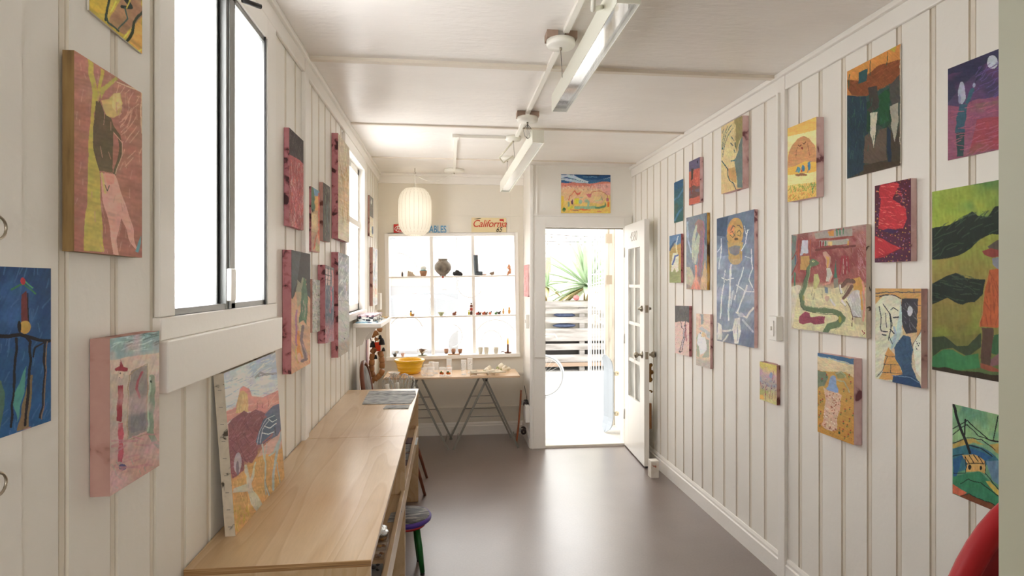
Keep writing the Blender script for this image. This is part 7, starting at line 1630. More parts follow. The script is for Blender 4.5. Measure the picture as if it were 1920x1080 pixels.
w2 = b2.x - a2.x
text_obj('California', 0.100, mat('script_red', 'c8402c', rough=0.5), t, (a2.x + 0.008, YS - 0.001, zs2 + h2 * 0.38), 'lettering', shear=0.3, bold=0.0006, sx=0.92, space=0.96)
text_obj('65', 0.070, M_black, t, (a2.x + w2 * 0.70, YS - 0.0022, zs2 + 0.008), 'lettering', shear=0.35, sx=0.85)
mb = MB(); mb.box(a2.x + w2 * 0.81, a2.x + w2 * 0.93, YS - 0.0012, YS - 0.0002, zs2 + h2 * 0.80, zs2 + h2 * 0.92); mb.build('red_mark', M_signred, t)
mb = MB(); mb.tube([(a2.x + w2 * 0.08, YS - 0.001, zs2 + h2 * 0.90), (a2.x + w2 * 0.18, YS - 0.001, zs2 + h2 * 0.93), (a2.x + w2 * 0.27, YS - 0.001, zs2 + h2 * 0.96)], [0.0015, 0.004, 0.002], 6); mb.build('black_flick', M_black, t)
# ------------------------------------------------------------------ paper lantern
HX, HY = -0.313, 5.43
t = thing('paper_lantern', 'white ribbed paper lantern hanging before the shop window', 'lamp', (HX, HY, 2.19))
mb = MB(); zb_, zt_ = 1.973, 2.405; prof = []
for k in range(25):
    f = k / 24; s = math.sin(PI * f)
    prof.append((0.158 * (1 - abs(2 * f - 1) ** 4.2 * 0.42), zb_ + (zt_ - zb_) * f))
prof = [(0.072, zb_ - 0.004)] + prof + [(0.072, zt_ + 0.004)]
pm = bpy.data.materials.new('white_lantern_skin'); pm.use_nodes = True; nt = pm.node_tree; nt.nodes.clear()
out = nt.nodes.new('ShaderNodeOutputMaterial'); d = nt.nodes.new('ShaderNodeBsdfDiffuse'); d.inputs[0].default_value = (0.88, 0.86, 0.80, 1); tr = nt.nodes.new('ShaderNodeBsdfTranslucent'); tr.inputs[0].default_value = (0.85, 0.82, 0.74, 1)
mx = nt.nodes.new('ShaderNodeMixShader'); mx.inputs[0].default_value = 0.4; nt.links.new(d.outputs[0], mx.inputs[1]); nt.links.new(tr.outputs[0], mx.inputs[2]); nt.links.new(mx.outputs[0], out.inputs[0])
N = 24; vs = []; fs = []
for (r, z) in prof:
    for k in range(N * 4):
        a = 2 * PI * k / (N * 4); q = (k % 4) / 4
        rr = r * (1 - 0.030 * math.sin(PI * q))
        vs.append((HX + rr * math.cos(a), HY + rr * math.sin(a), z))
n4 = N * 4
for i in range(len(prof) - 1):
    for k in range(n4):
        l = (k + 1) % n4; fs.append((i * n4 + k, i * n4 + l, (i + 1) * n4 + l, (i + 1) * n4 + k))
mb.add(vs, fs, True); mb.build('shade', pm, t, recalc=False)
mb = MB()
for k in range(N):
    a = 2 * PI * k / N; mb.tube([(HX + r * 1.003 * math.cos(a), HY + r * 1.003 * math.sin(a), z) for (r, z) in prof[::2]], 0.0012, 4)
mb.build('ribs', mat('lantern_wire', 'c9c2b2', rough=0.5), t)
mb = MB(); mb.cyl((HX, HY, zt_ - 0.02), (HX, HY, zt_ + 0.02), 0.02, 14); mb.build('socket', M_white, t)
mb = MB(); mb.cyl((HX, HY, zt_ + 0.02), (HX, HY, 2.545), 0.0035, 8); mb.build('drop_cord', M_white, t)
CX5, CY5 = 0.055, 5.46
pts = []
for k in range(15):
    f = k / 14; pts.append((HX + (CX5 - HX) * f, HY + (CY5 - HY) * f, 2.545 + (2.565 - 2.545) * f - 0.085 * math.sin(PI * f) * (1 - 0.25 * f)))
mb = MB(); mb.tube(pts, 0.0045, 8); mb.build('swag_cord', M_white, t)
mb = MB(); mb.tube([(HX, HY, ZC), (HX, HY, 2.565), (HX + 0.010, HY, 2.553), (HX, HY, 2.541), (HX - 0.008, HY, 2.550)], 0.0025, 6); mb.build('ceiling_hook', M_nickel, t)

l = bpy.data.lights.new('lantern_bulb', 'POINT'); l.energy = 0.9; l.shadow_soft_size = 0.05; l.color = (1.0, 0.93, 0.82)
o = bpy.data.objects.new('lantern_bulb', l); COL.objects.link(o); o.location = (HX, HY, 2.19)
# ------------------------------------------------------------------ raceway and canopies on the ceiling
RX = 0.495
mb = MB()
for (y0, y1) in ((0.9, 2.36), (2.54, 3.50), (3.66, 4.10)):
    mb.box(RX - 0.012, RX + 0.012, y0, y1, ZC - 0.020, ZC - 0.0005)
o = mb.build('cable_raceway', mat('raceway_white', 'f2efe6', rough=0.35), None); tag(o, 'long white cable raceway running down the middle of the ceiling', 'raceway')
mb = MB(); mb.box(0.043, RX - 0.07, 4.155, 4.185, ZC - 0.020, ZC - 0.0005); mb.box(0.043, 0.067, 4.185, 5.40, ZC - 0.020, ZC - 0.0005); mb.box(0.030, 0.080, 4.14, 4.20, ZC - 0.024, ZC - 0.0005)
o = mb.build('cable_raceway', mat('raceway_white', 'f2efe6'), None); tag(o, 'white branch raceway turning left towards the paper lantern', 'raceway')
M_rawwood = ramp_mat('bare_brown_wood', [(0.3, '80695a'), (0.6, 'a89080'), (0.8, 'bba898')], scale=8, stretch=(1, 5, 1), rough=0.8)
def canopy(label, x, y, r, block, drop=0.0):
    t = thing('ceiling_rose', label, 'ceiling rose', (x, y, ZC - 0.05), 'white ceiling roses')
    zt2 = ZC - 0.0005
    if block:
        mb = MB(); mb.box(x - r * 1.05, x - 0.018, y - 0.035, y + 0.035, ZC - 0.032, zt2); mb.build('wood_block', M_rawwood, t)
        mb = MB(); mb.box(x + 0.018, x + r * 1.05, y - 0.035, y + 0.035, ZC - 0.032, zt2); mb.build('wood_block', M_rawwood, t)
        z1_ = ZC - 0.0325
    else: z1_ = zt2
    mb = MB(); mb.lathe([(0, z1_), (r, z1_), (r * 1.0, z1_ - 0.018), (r * 0.93, z1_ - 0.026), (0, z1_ - 0.030)], (x, y, 0), 36); mb.build('rose_cover', mat('rose_enamel', 'f0eee4', rough=0.3), t)
    mb = MB(); mb.cyl((x, y, z1_ - 0.029), (x, y, z1_ - 0.040), 0.006, 8); mb.build('cord_grip', M_nickel, t)
    return z1_ - 0.04
zr1 = canopy('near round white ceiling rose on split brown wood blocks', 0.482, 2.41, 0.062, True)
zr2 = canopy('middle round white ceiling rose on brown wood blocks', 0.498, 3.56, 0.066, True)
zr3 = canopy('white ceiling rose where the raceway branches', 0.478, 4.17, 0.058, False)
zr4 = canopy('farthest white ceiling rose above the drooping light', 0.505, 4.86, 0.060, False)
zr5 = canopy('white ceiling rose feeding the lantern cord', CX5, CY5, 0.095, False)

# ------------------------------------------------------------------ two linear lights
M_lamp = mat('light_green_white_enamel', 'e9e9dc', rough=0.35)
M_mirror = mat('mirror_reflector', 'c4c4c6', rough=0.06, metal=1.0)
M_acr = clear_glass('clear_acrylic_diffuser', 0.04)
def linear_light(label, A, B, w, h, roses, mirror):
    """A near end, B far end: bottom centre line of the channel"""
    A, B = Vector(A), Vector(B); ax = (B - A).normalized(); L = (B - A).length
    s = Vector((1, 0, 0)); s = (s - ax * s.dot(ax)).normalized(); u = s.cross(ax).normalized()
    if u.z < 0: u = -u
    t = thing('linear_pendant_light', label, 'ceiling light', (A + B) / 2, 'linear pendant lights')
    def bx(mb, a0, a1, s0, s1, u0, u1):
        vs = [A + ax * a + s * x + u * z for a in (a0, a1) for (x, z) in ((s0, u0), (s1, u0), (s1, u1), (s0, u1))]
        mb.add(vs, [(0, 1, 2, 3), (7, 6, 5, 4), (0, 4, 5, 1), (1, 5, 6, 2), (2, 6, 7, 3), (3, 7, 4, 0)])
    mb = MB(); th = 0.003
    bx(mb, 0, L, -w / 2, -w / 2 + th, 0, h); bx(mb, 0, L, w / 2 - th, w / 2, 0, h); bx(mb, 0, L, -w / 2 + th, w / 2 - th, h - th, h)
    bx(mb, -0.004, 0, -w / 2, w / 2, 0, h); bx(mb, L, L + 0.002, -w / 2, w / 2, 0.004, h)
    mb.build('channel', M_lamp, t)
    mb = MB(); bx(mb, 0.001, L - 0.001, -w / 2 + th + 0.001, w / 2 - th - 0.001, 0.022 if mirror else 0.012, 0.024 if mirror else 0.014)
    mb.build('reflector', M_mirror if mirror else mat('satin_reflector', 'dcdcd8', rough=0.25, metal=0.6), t)
    if mirror:
        mb = MB(); bx(mb, 0.001, L - 0.001, -w / 2 + th + 0.001, w / 2 - th - 0.001, 0.003, 0.005); mb.build('diffuser', M_acr, t)
    for (f, rx, ry, rz) in roses:
        q = A + ax * (f * L) + u * h
        mb = MB(); mb.tube([(rx, ry, rz), q], 0.0012, 4); mb.tube([q + s * 0.02, q + u * 0.04, q - s * 0.02], 0.001, 4); mb.build('suspension_wire', M_dark, t)
    return t, ax, u, s, L
tA, ax, u_, s_, L = linear_light('near linear light with mirrored underside, cut by the top edge', (0.601, 1.85, 2.462), (0.608, 3.08, 2.462), 0.084, 0.095,
    [(0.92, 0.482, 2.41, zr1), (0.06, 0.50, 1.75, ZC - 0.03)], True)
mb = MB(); mb.tube([(0.49, 1.72, 2.58), (0.475, 1.82, 2.50), (0.50, 1.93, 2.475), (0.555, 2.02, 2.53)], 0.009, 10); mb.build('flex_conduit', M_lamp, tA)
tB, ax, u_, s_, L = linear_light('far linear light sagging towards the shop window', (0.612, 3.84, 2.478), (0.500, 5.03, 2.325), 0.084, 0.092,
    [(0.20, 0.498, 3.56, zr2), (0.62, 0.478, 4.17, zr3), (0.92, 0.505, 4.86, zr4)], False)
mb = MB(); mb.tube([(0.478, 4.17, zr3 + 0.01), (0.42, 4.20, 2.50), (0.38, 4.25, 2.46), (0.42, 4.33, 2.44), (0.50, 4.38, 2.505)], 0.006, 8); mb.build('flex_cable', mat('cream_flex', 'd4d0be', rough=0.5), tB)
mb = MB()
for k in range(7):
    a = 2 * PI * k / 7
    mb.tube([(0.498, 3.56, zr2), (0.498 + 0.028 * math.cos(a), 3.56 + 0.028 * math.sin(a), zr2 - 0.035), (0.498 + 0.020 * math.cos(a), 3.56 + 0.02 * math.sin(a), zr2 - 0.075), (0.500, 3.56, zr2 - 0.095)], 0.0009, 4)
mb.build('coiled_wire', M_dark, tB)
# junction box at the top edge of the view
t = thing('junction_box', 'white open-fronted junction box on the ceiling beside the near light', 'box', (RX - 0.02, 1.80, ZC - 0.06))
mb = MB(); mb.box(RX - 0.045, RX + 0.055, 1.76, 1.90, ZC - 0.055, ZC - 0.0205); mb.build('box_body', M_lamp, t, bevel=0.002)
for (x, y) in ((RX - 0.03, 1.78), (RX + 0.03, 1.88)):
    mb = MB(); mb.cyl((x, y, ZC - 0.0555), (x, y, ZC - 0.058), 0.004, 8); mb.build('screw', M_dark, t)
# ------------------------------------------------------------------ the open door leaf
hx, hy, nx, ny = 1.632, 5.135, 1.598, 4.510       # hinge side, free edge
dv = Vector((nx - hx, ny - hy, 0)); LW = dv.length; dv.normalize(); dn = Vector((-dv.y, dv.x, 0))   # dn points to the right wall
if dn.x < 0: dn = -dn
TH = 0.042; Z0, Z1 = 0.012, 2.045
def leaf(mb, a0, a1, z0, z1, n0=0.0, n1=TH):
    o = Vector((hx, hy, 0)); vs = []
    for z in (z0, z1):
        for (a, n) in ((a0, n0), (a1, n0), (a1, n1), (a0, n1)):
            p = o + dv * a + dn * n; vs.append((p.x, p.y, z))
    mb.add(vs, [(0, 3, 2, 1), (4, 5, 6, 7), (0, 1, 5, 4), (1, 2, 6, 5), (2, 3, 7, 6), (3, 0, 4, 7)])
mb = MB()
sw = 0.125
leaf(mb, 0, sw, Z0, Z1); leaf(mb, LW - sw, LW, Z0, Z1); leaf(mb, sw, LW - sw, Z1 - 0.22, Z1); leaf(mb, sw, LW - sw, Z0, 0.50)
M_dglass = clear_glass('door_glass_blueish', 0.85, (0.82, 0.90, 0.94))
door1 = MB.build(mb, 'door_1', mat('door_gloss_white', 'f2f0ea', rough=0.3), None, bevel=0.003); door1['kind'] = 'structure'
zs_ = [0.50, 0.83, 1.16, 1.49, Z1 - 0.22]
for k in range(1, 4):
    mb = MB(); leaf(mb, sw, LW - sw, zs_[k] - 0.014, zs_[k] + 0.014, 0.006, TH - 0.006); mb.build('glazing_bar', M_trim, door1)
mb = MB(); leaf(mb, LW / 2 - 0.012, LW / 2 + 0.012, 0.50, Z1 - 0.22, 0.006, TH - 0.006); mb.build('glazing_bar', M_trim, door1)
for i in range(4):
    for j in range(2):
        a0 = sw if j == 0 else LW / 2 + 0.012; a1 = LW / 2 - 0.012 if j == 0 else LW - sw
        mb = MB(); leaf(mb, a0, a1, zs_[i] + (0.014 if i else 0), zs_[i + 1] - (0.014 if i < 3 else 0), TH / 2 - 0.0015, TH / 2 + 0.0015); mb.build('pane', M_dglass, door1)
def knob(z, r, deadbolt=False):
    o = Vector((hx, hy, 0)) + dv * (LW - 0.065)
    for sgn, n0 in ((-1, 0.0), (1, TH)):
        base = o + dn * n0; R = (dn * sgn).to_track_quat('Z', 'Y').to_matrix()
        mb = MB()
        if deadbolt: mb.lathe([(0, 0), (0.026, 0), (0.026, 0.008), (0.020, 0.016), (0.012, 0.020), (0.010, 0.034), (0, 0.035)], (base.x, base.y, z), 20, R)
        else: mb.lathe([(0, 0), (0.030, 0), (0.030, 0.006), (0.011, 0.012), (0.010, 0.030), (0.022, 0.040), (0.027, 0.052), (0.024, 0.064), (0, 0.070)], (base.x, base.y, z), 24, R)
        mb.build('deadbolt' if deadbolt else 'door_knob', M_nickel, door1)
    mb = MB(); leaf(mb, LW - 0.0002, LW + 0.0015, z - 0.030, z + 0.030, 0.009, TH - 0.009); mb.build('latch_plate', M_nickel, door1)
knob(0.922, 0.027); knob(1.305, 0.026, True)
# brass things on the street side of the door
o_ = Vector((hx, hy, 0)) + dv * (LW - 0.035) + dn * TH
mb = MB(); c = o_ + dn * 0.012; mb.cbox((c.x, c.y, 0.775), (0.022, 0.03, 0.15)); mb.ball((c.x + 0.012, c.y, 0.84), 0.016, 10); mb.ball((c.x + 0.012, c.y, 0.72), 0.016, 10); mb.ball((c.x + 0.016, c.y, 0.78), 0.020, 10); mb.build('knocker', M_brass, door1)
mb = MB(); mb.tube([(o_.x + 0.001, o_.y, 0.625), (o_.x + 0.02, o_.y, 0.63), (o_.x + 0.034, o_.y, 0.615)], [0.006, 0.006, 0.010], 8); mb.build('thumb_latch', M_brass, door1)
mb = MB(); mb.cbox((o_.x + 0.013, o_.y - 0.004, 0.42), (0.024, 0.02, 0.21)); mb.build('kick_batten', mat('orange_brown_wood', '8a5a30', rough=0.5), door1)
# dark sweep at the foot
mb = MB(); leaf(mb, 0.01, LW - 0.005, 0.004, 0.0115, 0.008, TH - 0.008); mb.build('door_sweep', M_dark, door1)
# house number on the top rail
text = text_obj('4580', 0.125, mat('grey_numerals', 'b3ada0', rough=0.5), door1, (0, 0, 0), 'house_number', shear=0.15, ext=0.0008, bold=-0.0035, sx=0.9, rot=(PI / 2, 0, 0))
ang = math.atan2(dv.y, dv.x)
M = Matrix.Translation(Vector((hx, hy, 0)) + dv * 0.19 - dn * 0.0012 + Vector((0, 0, 1.885))) @ Matrix.Rotation(ang, 4, 'Z')
text.data.transform(M)
# hinges
for z in (0.3, 1.0, 1.8):
    mb = MB(); mb.cyl((hx - 0.006, hy + 0.004, z - 0.045), (hx - 0.006, hy + 0.004, z + 0.045), 0.006, 10); mb.build('hinge', M_white, door1)

# ------------------------------------------------------------------ outside
GZ = -0.03
M_pave = mat('pale_concrete', 'd2cfc9', rough=0.85, noise=0.12, nscale=1.5, bump=0.2, bscale=20)
mb = MB(); mb.box(-14, 16, YW + T, 12.0, GZ - 0.2, GZ); mb.box(XA + 0.13, 16, YD + 0.12, YW + T, GZ - 0.2, GZ)
struct(mb, 'trim_pavement', M_pave)
mb = MB(); mb.box(-30, 30, 12.0, 20.0, GZ - 0.32, GZ - 0.12); struct(mb, 'trim_street', mat('asphalt', '77767a', rough=0.9, noise=0.15, nscale=3))
mb = MB(); mb.box(-30, 30, 20.0, 24.0, GZ - 0.2, GZ); struct(mb, 'trim_far_pavement', M_pave)
# ground on the other sides of the building
mb = MB(); mb.box(-14, XL - 0.1, -10, YW + T, GZ - 0.2, GZ); mb.box(XR + 0.1, 16, -10, YD + 0.12, GZ - 0.2, GZ); mb.box(XL - 0.1, XR + 0.1, -10, YB - 0.12, GZ - 0.2, GZ)
struct(mb, 'trim_yard', M_pave)
# porch wall continuing outwards on the right of the doorway, weathered post with strap hinges
PX = 1.80
mb = MB(); mb.box(PX, PX + 0.12, YD + 0.12, 6.35, GZ, 2.30); struct(mb, 'trim_porch_wall', mat('porch_white', 'efece6', rough=0.7))
t = thing('gate_post', 'weathered white post with rusty hinges just outside the doorway', 'post', (1.76, 6.02, GZ))
mb = MB(); mb.box(1.740, 1.795, 6.02, 6.07, GZ, 2.22); mb.build('post', ramp_mat('weathered_white_paint', [(0.25, 'aaa096'), (0.34, 'd9d3ca'), (0.6, 'e8e2d8'), (0.85, 'efeae2')], scale=7, stretch=(4, 4, 0.6), rough=0.8), t)
mb = MB(); mb.box(1.695, 1.738, 6.03, 6.06, GZ, 2.20); mb.build('post_strip', ramp_mat('weathered_white_paint', []), t)
for z in (2.0, 1.55, 0.62):
    mb = MB(); mb.cbox((1.739, 6.018, z), (0.06, 0.006, 0.10)); mb.build('hinge', mat('rusty_hinge', 'b5a898', rough=0.7), t)
# pale skateboard leaning on that wall, wheels towards the door
skateboard('pale blue skateboard with cream wheels standing outside against the white post', (1.660, 5.74, GZ + 0.01), (1.672, 5.78, GZ + 0.80), (-0.32, 0.95, 0), (0.95, 0.32, 0), mat('pale_blue_deck', 'a9b2bc', rough=0.5), mat('cream_wheel', 'e6dbc0', rough=0.5), 0.17)
# white iron gate, opened back
t = thing('iron_gate', 'white wrought iron gate with scrolls folded back outside the doorway', 'gate', (1.8, 6.8, GZ))
GX0, GY0, GX1, GY1 = 1.755, 6.25, 1.86, 7.40
def gp(f, z): return (GX0 + (GX1 - GX0) * f, GY0 + (GY1 - GY0) * f, z)
mb = MB(); mb.tube([gp(0, 0.05), gp(0, 2.15), gp(1, 2.15), gp(1, 0.05)], 0.014, 6, closed=True); mb.tube([gp(0, 1.05), gp(1, 1.05)], 0.010, 6); mb.tube([gp(0, 1.62), gp(1, 1.62)], 0.010, 6)
M_iron = mat('white_iron', 'e9e7e2', rough=0.5)
mb.build('gate_frame', M_iron, t)
for k in range(1, 6):
    mb = MB(); mb.tube([gp(k / 6, 0.06), gp(k / 6, 2.14)], 0.007, 6); mb.build('gate_bar', M_iron, t)
for k in range(6):
    pts = [gp(0.1 + 0.15 * k + 0.07 * math.cos(a) * (1 - i / 26), 1.32 + 0.16 * math.sin(a) * (1 - i / 26)) for i, a in enumerate([j * 0.5 for j in range(24)])]
    mb = MB(); mb.tube(pts, 0.006, 5); mb.build('scroll', M_iron, t)
mb = MB(); mb.cbox(gp(0.55, 1.06), (0.05, 0.12, 0.12)); mb.build('lock_box', mat('gate_lock', 'a89a90', rough=0.6), t)
# slatted timber bench/planter behind
t = thing('slatted_planter', 'whitewashed slatted timber planter across the yard beyond the door', 'planter', (2.1, 9.7, GZ))
M_slat = ramp_mat('whitewashed_timber', [(0.3, '6f6a64'), (0.45, '8a8682'), (0.7, 'a29f9b')], scale=5, stretch=(0.4, 3, 3), rough=0.85)
for k, (z0_, z1_) in enumerate(((1.086, 1.185), (0.977, 1.058), (0.809, 0.913), (0.496, 0.714), (0.342, 0.451), (0.133, 0.26))):
    mb = MB(); mb.box(1.35, 3.0, 9.70, 9.725, z0_, z1_); mb.build('slat', M_slat, t)
for x in (1.38, 2.28, 2.9):
    mb = MB(); mb.box(x, x + 0.09, 9.73, 9.80, GZ, 1.16); mb.build('post', M_slat, t)
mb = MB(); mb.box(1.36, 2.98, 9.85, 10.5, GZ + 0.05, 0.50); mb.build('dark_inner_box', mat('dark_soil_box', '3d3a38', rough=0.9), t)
mb = MB(); mb.box(1.36, 2.98, 9.86, 10.5, 0.501, 1.18); mb.build('soil_box', mat('pale_soil_box', 'b4aea4', rough=0.9), t)
mb = MB(); mb.box(1.35, 3.0, 9.66, 9.695, 0.06, 0.125); mb.build('foot_rail', mat('brown_rail', '8a7766', rough=0.8), t)
mb = MB(); random.seed(2)
for (z, lab) in ((0.762, 'denim blue cloth pushed through the lower gap of the planter'), (0.945, 'denim blue cloth pushed through the upper gap of the planter')):
    mb = MB(); mb.ball((2.02, 9.78, z), 0.20, 16, None, (1.0, 0.20, 0.19), 0.08)
    o = mb.build('folded_cloth', mat('denim_blue', '48526c', rough=0.9, noise=0.3, nscale=20), None); tag(o, lab, 'cloth', 'denim cloths in the planter gaps')
# agave
def agave(label, c, n, L0, seed, name='agave_plant', col='6f8f62', col2='c2b684', group=None, tilt_=0.0):
    random.seed(seed); t = thing(name, label, 'plant', c, group); c = Vector(c)
    mb = MB(); mb.tube([c, c + Vector((0.02, 0, 0.25))], [0.05, 0.06], 10); mb.build('stem', mat('agave_stem', '94805c', rough=0.9), t)
    top = c + Vector((0.02, 0, 0.26))
    Ml = [ramp_mat('agave_leaf_green_' + col, [(0.3, col), (0.6, 'a5bb98'), (0.8, 'b6c8a8')], scale=4, rough=0.5), mat('agave_leaf_dry', col2, rough=0.7, noise=0.2, nscale=8)]
    for k in range(n):
        az = 2 * PI * k * 0.381966 * 1.0 + random.uniform(-0.2, 0.2); el = math.radians(random.uniform(-35, 75) if k else 80); L = L0 * random.uniform(0.8, 1.1)
        d = Vector((math.cos(az) * math.cos(el), math.sin(az) * math.cos(el), math.sin(el))); s = Vector((-math.sin(az), math.cos(az), 0))
        up = d.cross(s); up = up if up.z > 0 else -up
        vs = []; fs = []; N = 9
        for i in range(N + 1):
            f = i / N; w = 0.060 * (math.sin(PI * min(1, f * 0.85 + 0.12)) ** 0.8) * (1 - f ** 3) + 0.002
            p = top + d * (L * f) - Vector((0, 0, 0.16 * L * f * f * math.cos(el)))
            vs += [p - s * w + up * w * 0.35, p, p + s * w + up * w * 0.35, p - up * 0.006]
        for i in range(N):
            a = i * 4; b = a + 4
            fs += [(a, a + 1, b + 1, b), (a + 1, a + 2, b + 2, b + 1), (a + 2, a + 3, b + 3, b + 2), (a + 3, a, b, b + 3)]
        mb = MB(); mb.add(vs, fs, True); mb.build('leaf', Ml[1 if el < math.radians(-18) else 0], t)
agave('large spiky green agave with yellowing lower leaves above the planter', (2.50, 10.15, 1.185), 58, 1.08, 4, col='9db392')
agave('smaller bright green spiky plant at the left end of the planter', (1.72, 10.10, 1.185), 16, 0.46, 9, col='93ab7e')
mb = MB(); mb.ball((2.27, 9.95, 1.24), 0.06, 12, None, (1, 1, 0.8), 0.1); o = mb.build('red_pot', mat('coral_red_pot', 'cf7f80', rough=0.6), None); tag(o, 'small coral red pot under the large agave', 'pot')
# bicycle wheel seen at the left of the doorway
def bicycle():
    R = 0.278; c = Vector((0, 7.5, GZ + R + 0.016)); c.x = on_y(1058.5, 705, 7.5).x - R - 0.012
    d = Vector((-0.36, -0.93, 0)).normalized(); q = Vector((-d.y, d.x, 0)); zz = Vector((0, 0, 1))
    t = thing('bicycle', 'white-rimmed bicycle parked outside at the left of the doorway', 'bicycle', (c.x, 7.5, GZ))
    M_t = mat('grey_white_tyre', 'a4a8ae', rough=0.6); M_f = mat('bicycle_frame_dark', '3a3c42', rough=0.4)
    for cc, w_, n_ in ((c, Vector((1, 0, 0)), Vector((0, 1, 0))), (c + d * 0.98, d, q)):
        circ = lambda r, n: [cc + w_ * (math.cos(2 * PI * k / n) * r) + zz * (math.sin(2 * PI * k / n) * r) for k in range(n)]
        mb = MB(); mb.tube(circ(R, 48), 0.0155, 8, closed=True); w = mb.build('wheel', M_t, t)
        mb = MB(); mb.tube(circ(R - 0.022, 48), 0.009, 6, closed=True); mb.build('rim', M_alu, w)
        mb = MB(); out_ = circ(R - 0.03, 24); inn = circ(0.02, 24)
        for k in range(24): mb.tube([inn[(k + 5) % 24] + n_ * 0.02 * (-1) ** k, out_[k]], 0.0012, 4)
        mb.build('spokes', M_alu, w)
        mb = MB(); mb.cyl(cc - n_ * 0.05, cc + n_ * 0.05, 0.02, 12); mb.build('hub', M_dark, w)
    r = c + d * 0.98; bb = c + d * 0.57 - zz * 0.02; hd = c + d * 0.14 + zz * 0.46; st = c + d * 0.70 + zz * 0.42
    mb = MB()
    for (a, b) in ((bb, hd - zz * 0.08), (bb, st), (st, hd), (r, bb), (r, st), (hd, c)): mb.tube([a, b], 0.013, 8)
    mb.build('frame', M_f, t)
    mb = MB()
    for sg in (-1, 1): mb.tube([hd, hd + d * 0.02 + zz * 0.10, hd + q * (0.18 * sg) + zz * 0.12, hd - d * 0.10 + q * (0.2 * sg) + zz * 0.06], 0.010, 8)
    mb.build('handlebar', M_alu, t)
    mb = MB(); mb.ball(st + zz * 0.12, 0.08, 12, Matrix.Rotation(math.atan2(d.y, d.x), 3, 'Z'), (1.4, 0.7, 0.3)); mb.tube([st, st + zz * 0.10], 0.012, 8); mb.build('saddle', M_black, t)
bicycle()
# string lights over the yard
t = thing('string_light', 'string of small bulbs strung high across the yard beyond the door', 'string light', (2.0, 8.3, 3.1))
def rope(a, b, sag, n):
    a, b = Vector(a), Vector(b); pts = [a.lerp(b, k / 16) - Vector((0, 0, sag * 4 * (k / 16) * (1 - k / 16))) for k in range(17)]
    mb = MB(); mb.tube(pts, 0.004, 5); mb.build('wire', M_dark, t)
    for k in range(n):
        f = (k + 0.5) / n; p = a.lerp(b, f) - Vector((0, 0, sag * 4 * f * (1 - f) + 0.03)); mb = MB(); mb.ball(p, 0.020, 8, None, (1, 1, 1.3)); mb.build('bulb', mat('unlit_bulb', '8a8a88', rough=0.3), t)
rope((1.2, 8.3, 2.14), (2.75, 8.3, 2.14), 0.02, 9); rope((1.2, 8.35, 2.26), (2.75, 8.35, 2.20), 0.02, 7)
for x in (1.17, 2.78):
    mb = MB(); mb.cyl((x, 8.35, GZ), (x, 8.35, 2.95), 0.025, 8); mb.build('support_pole', M_slat, t)
# neighbour's wall behind the yard
mb = MB(); mb.box(0.2, 6.0, 11.4, 11.6, GZ, 2.03); struct(mb, 'wall_yard', mat('pale_pink_stucco', 'e3d8ce', rough=0.9))
mb = MB(); mb.box(1.97, 2.06, 11.32, 11.398, 1.72, 2.02); o = mb.build('wall_lantern', mat('terracotta_lantern', 'b8937c', rough=0.7), None); tag(o, 'terracotta-coloured box lantern on the wall beyond the yard', 'lantern')

# ------------------------------------------------------------------ across the street, seen through the shop window
M_bld = mat('grey_stucco_facade', 'cfccc8', rough=0.9)
t = thing('building', 'pale shop building across the street with a dark shopfront', 'building', (-1.0, 24, GZ))
mb = MB(); mb.box(-9.0, 0.2, 24.0, 27.0, GZ, 5.5); mb.build('facade', M_bld, t)
for k in range(9):
    mb = MB(); mb.box(-8.4 + k * 0.95, -7.9 + k * 0.95, 23.96, 23.995, 3.25, 4.1); mb.build('window', mat('far_glass', '5d666e', rough=0.3), t)
mb = MB(); mb.box(-6.6, -0.4, 23.93, 23.99, 2.0, 2.75); mb.build('fascia', mat('grey_fascia', '777b80', rough=0.7), t)
mb = MB(); mb.box(-6.5, -0.5, 23.92, 23.99, 1.35, 2.0); mb.build('awning', mat('tan_awning', 'b08664', rough=0.8), t)
mb = MB(); mb.box(-6.4, -0.6, 23.95, 23.99, 0.1, 1.35); mb.build('shopfront', mat('dark_shopfront', '43454a', rough=0.5), t)
t = thing('building', 'brick-fronted building across the street at the right', 'building', (4, 24, GZ))
mb = MB(); mb.box(0.35, 9.0, 24.1, 27.0, GZ, 5.0); mb.build('facade', mat('white_facade', 'd8d4d0', rough=0.9), t)
mb = MB(); mb.box(1.7, 3.1, 24.0, 24.09, 0.2, 2.75); mb.build('brick_panel', ramp_mat('brick_panel', [(0.3, '7d3f38'), (0.7, '9c5c50')], scale=9, stretch=(1, 1, 4), rough=0.9), t)
mb = MB(); mb.lathe([(0.20, -0.02), (0.26, -0.02), (0.26, 0.02), (0.20, 0.02)], (2.45, 23.97, 1.6), 24, Matrix.Rotation(PI / 2, 3, 'X')); mb.build('wreath', mat('pale_ring', 'c9c4bc', rough=0.8), t)
mb = MB(); mb.box(1.0, 3.3, 23.9, 24.05, 2.6, 3.05); mb.build('fascia', mat('salmon_fascia', 'c48f80', rough=0.8), t)
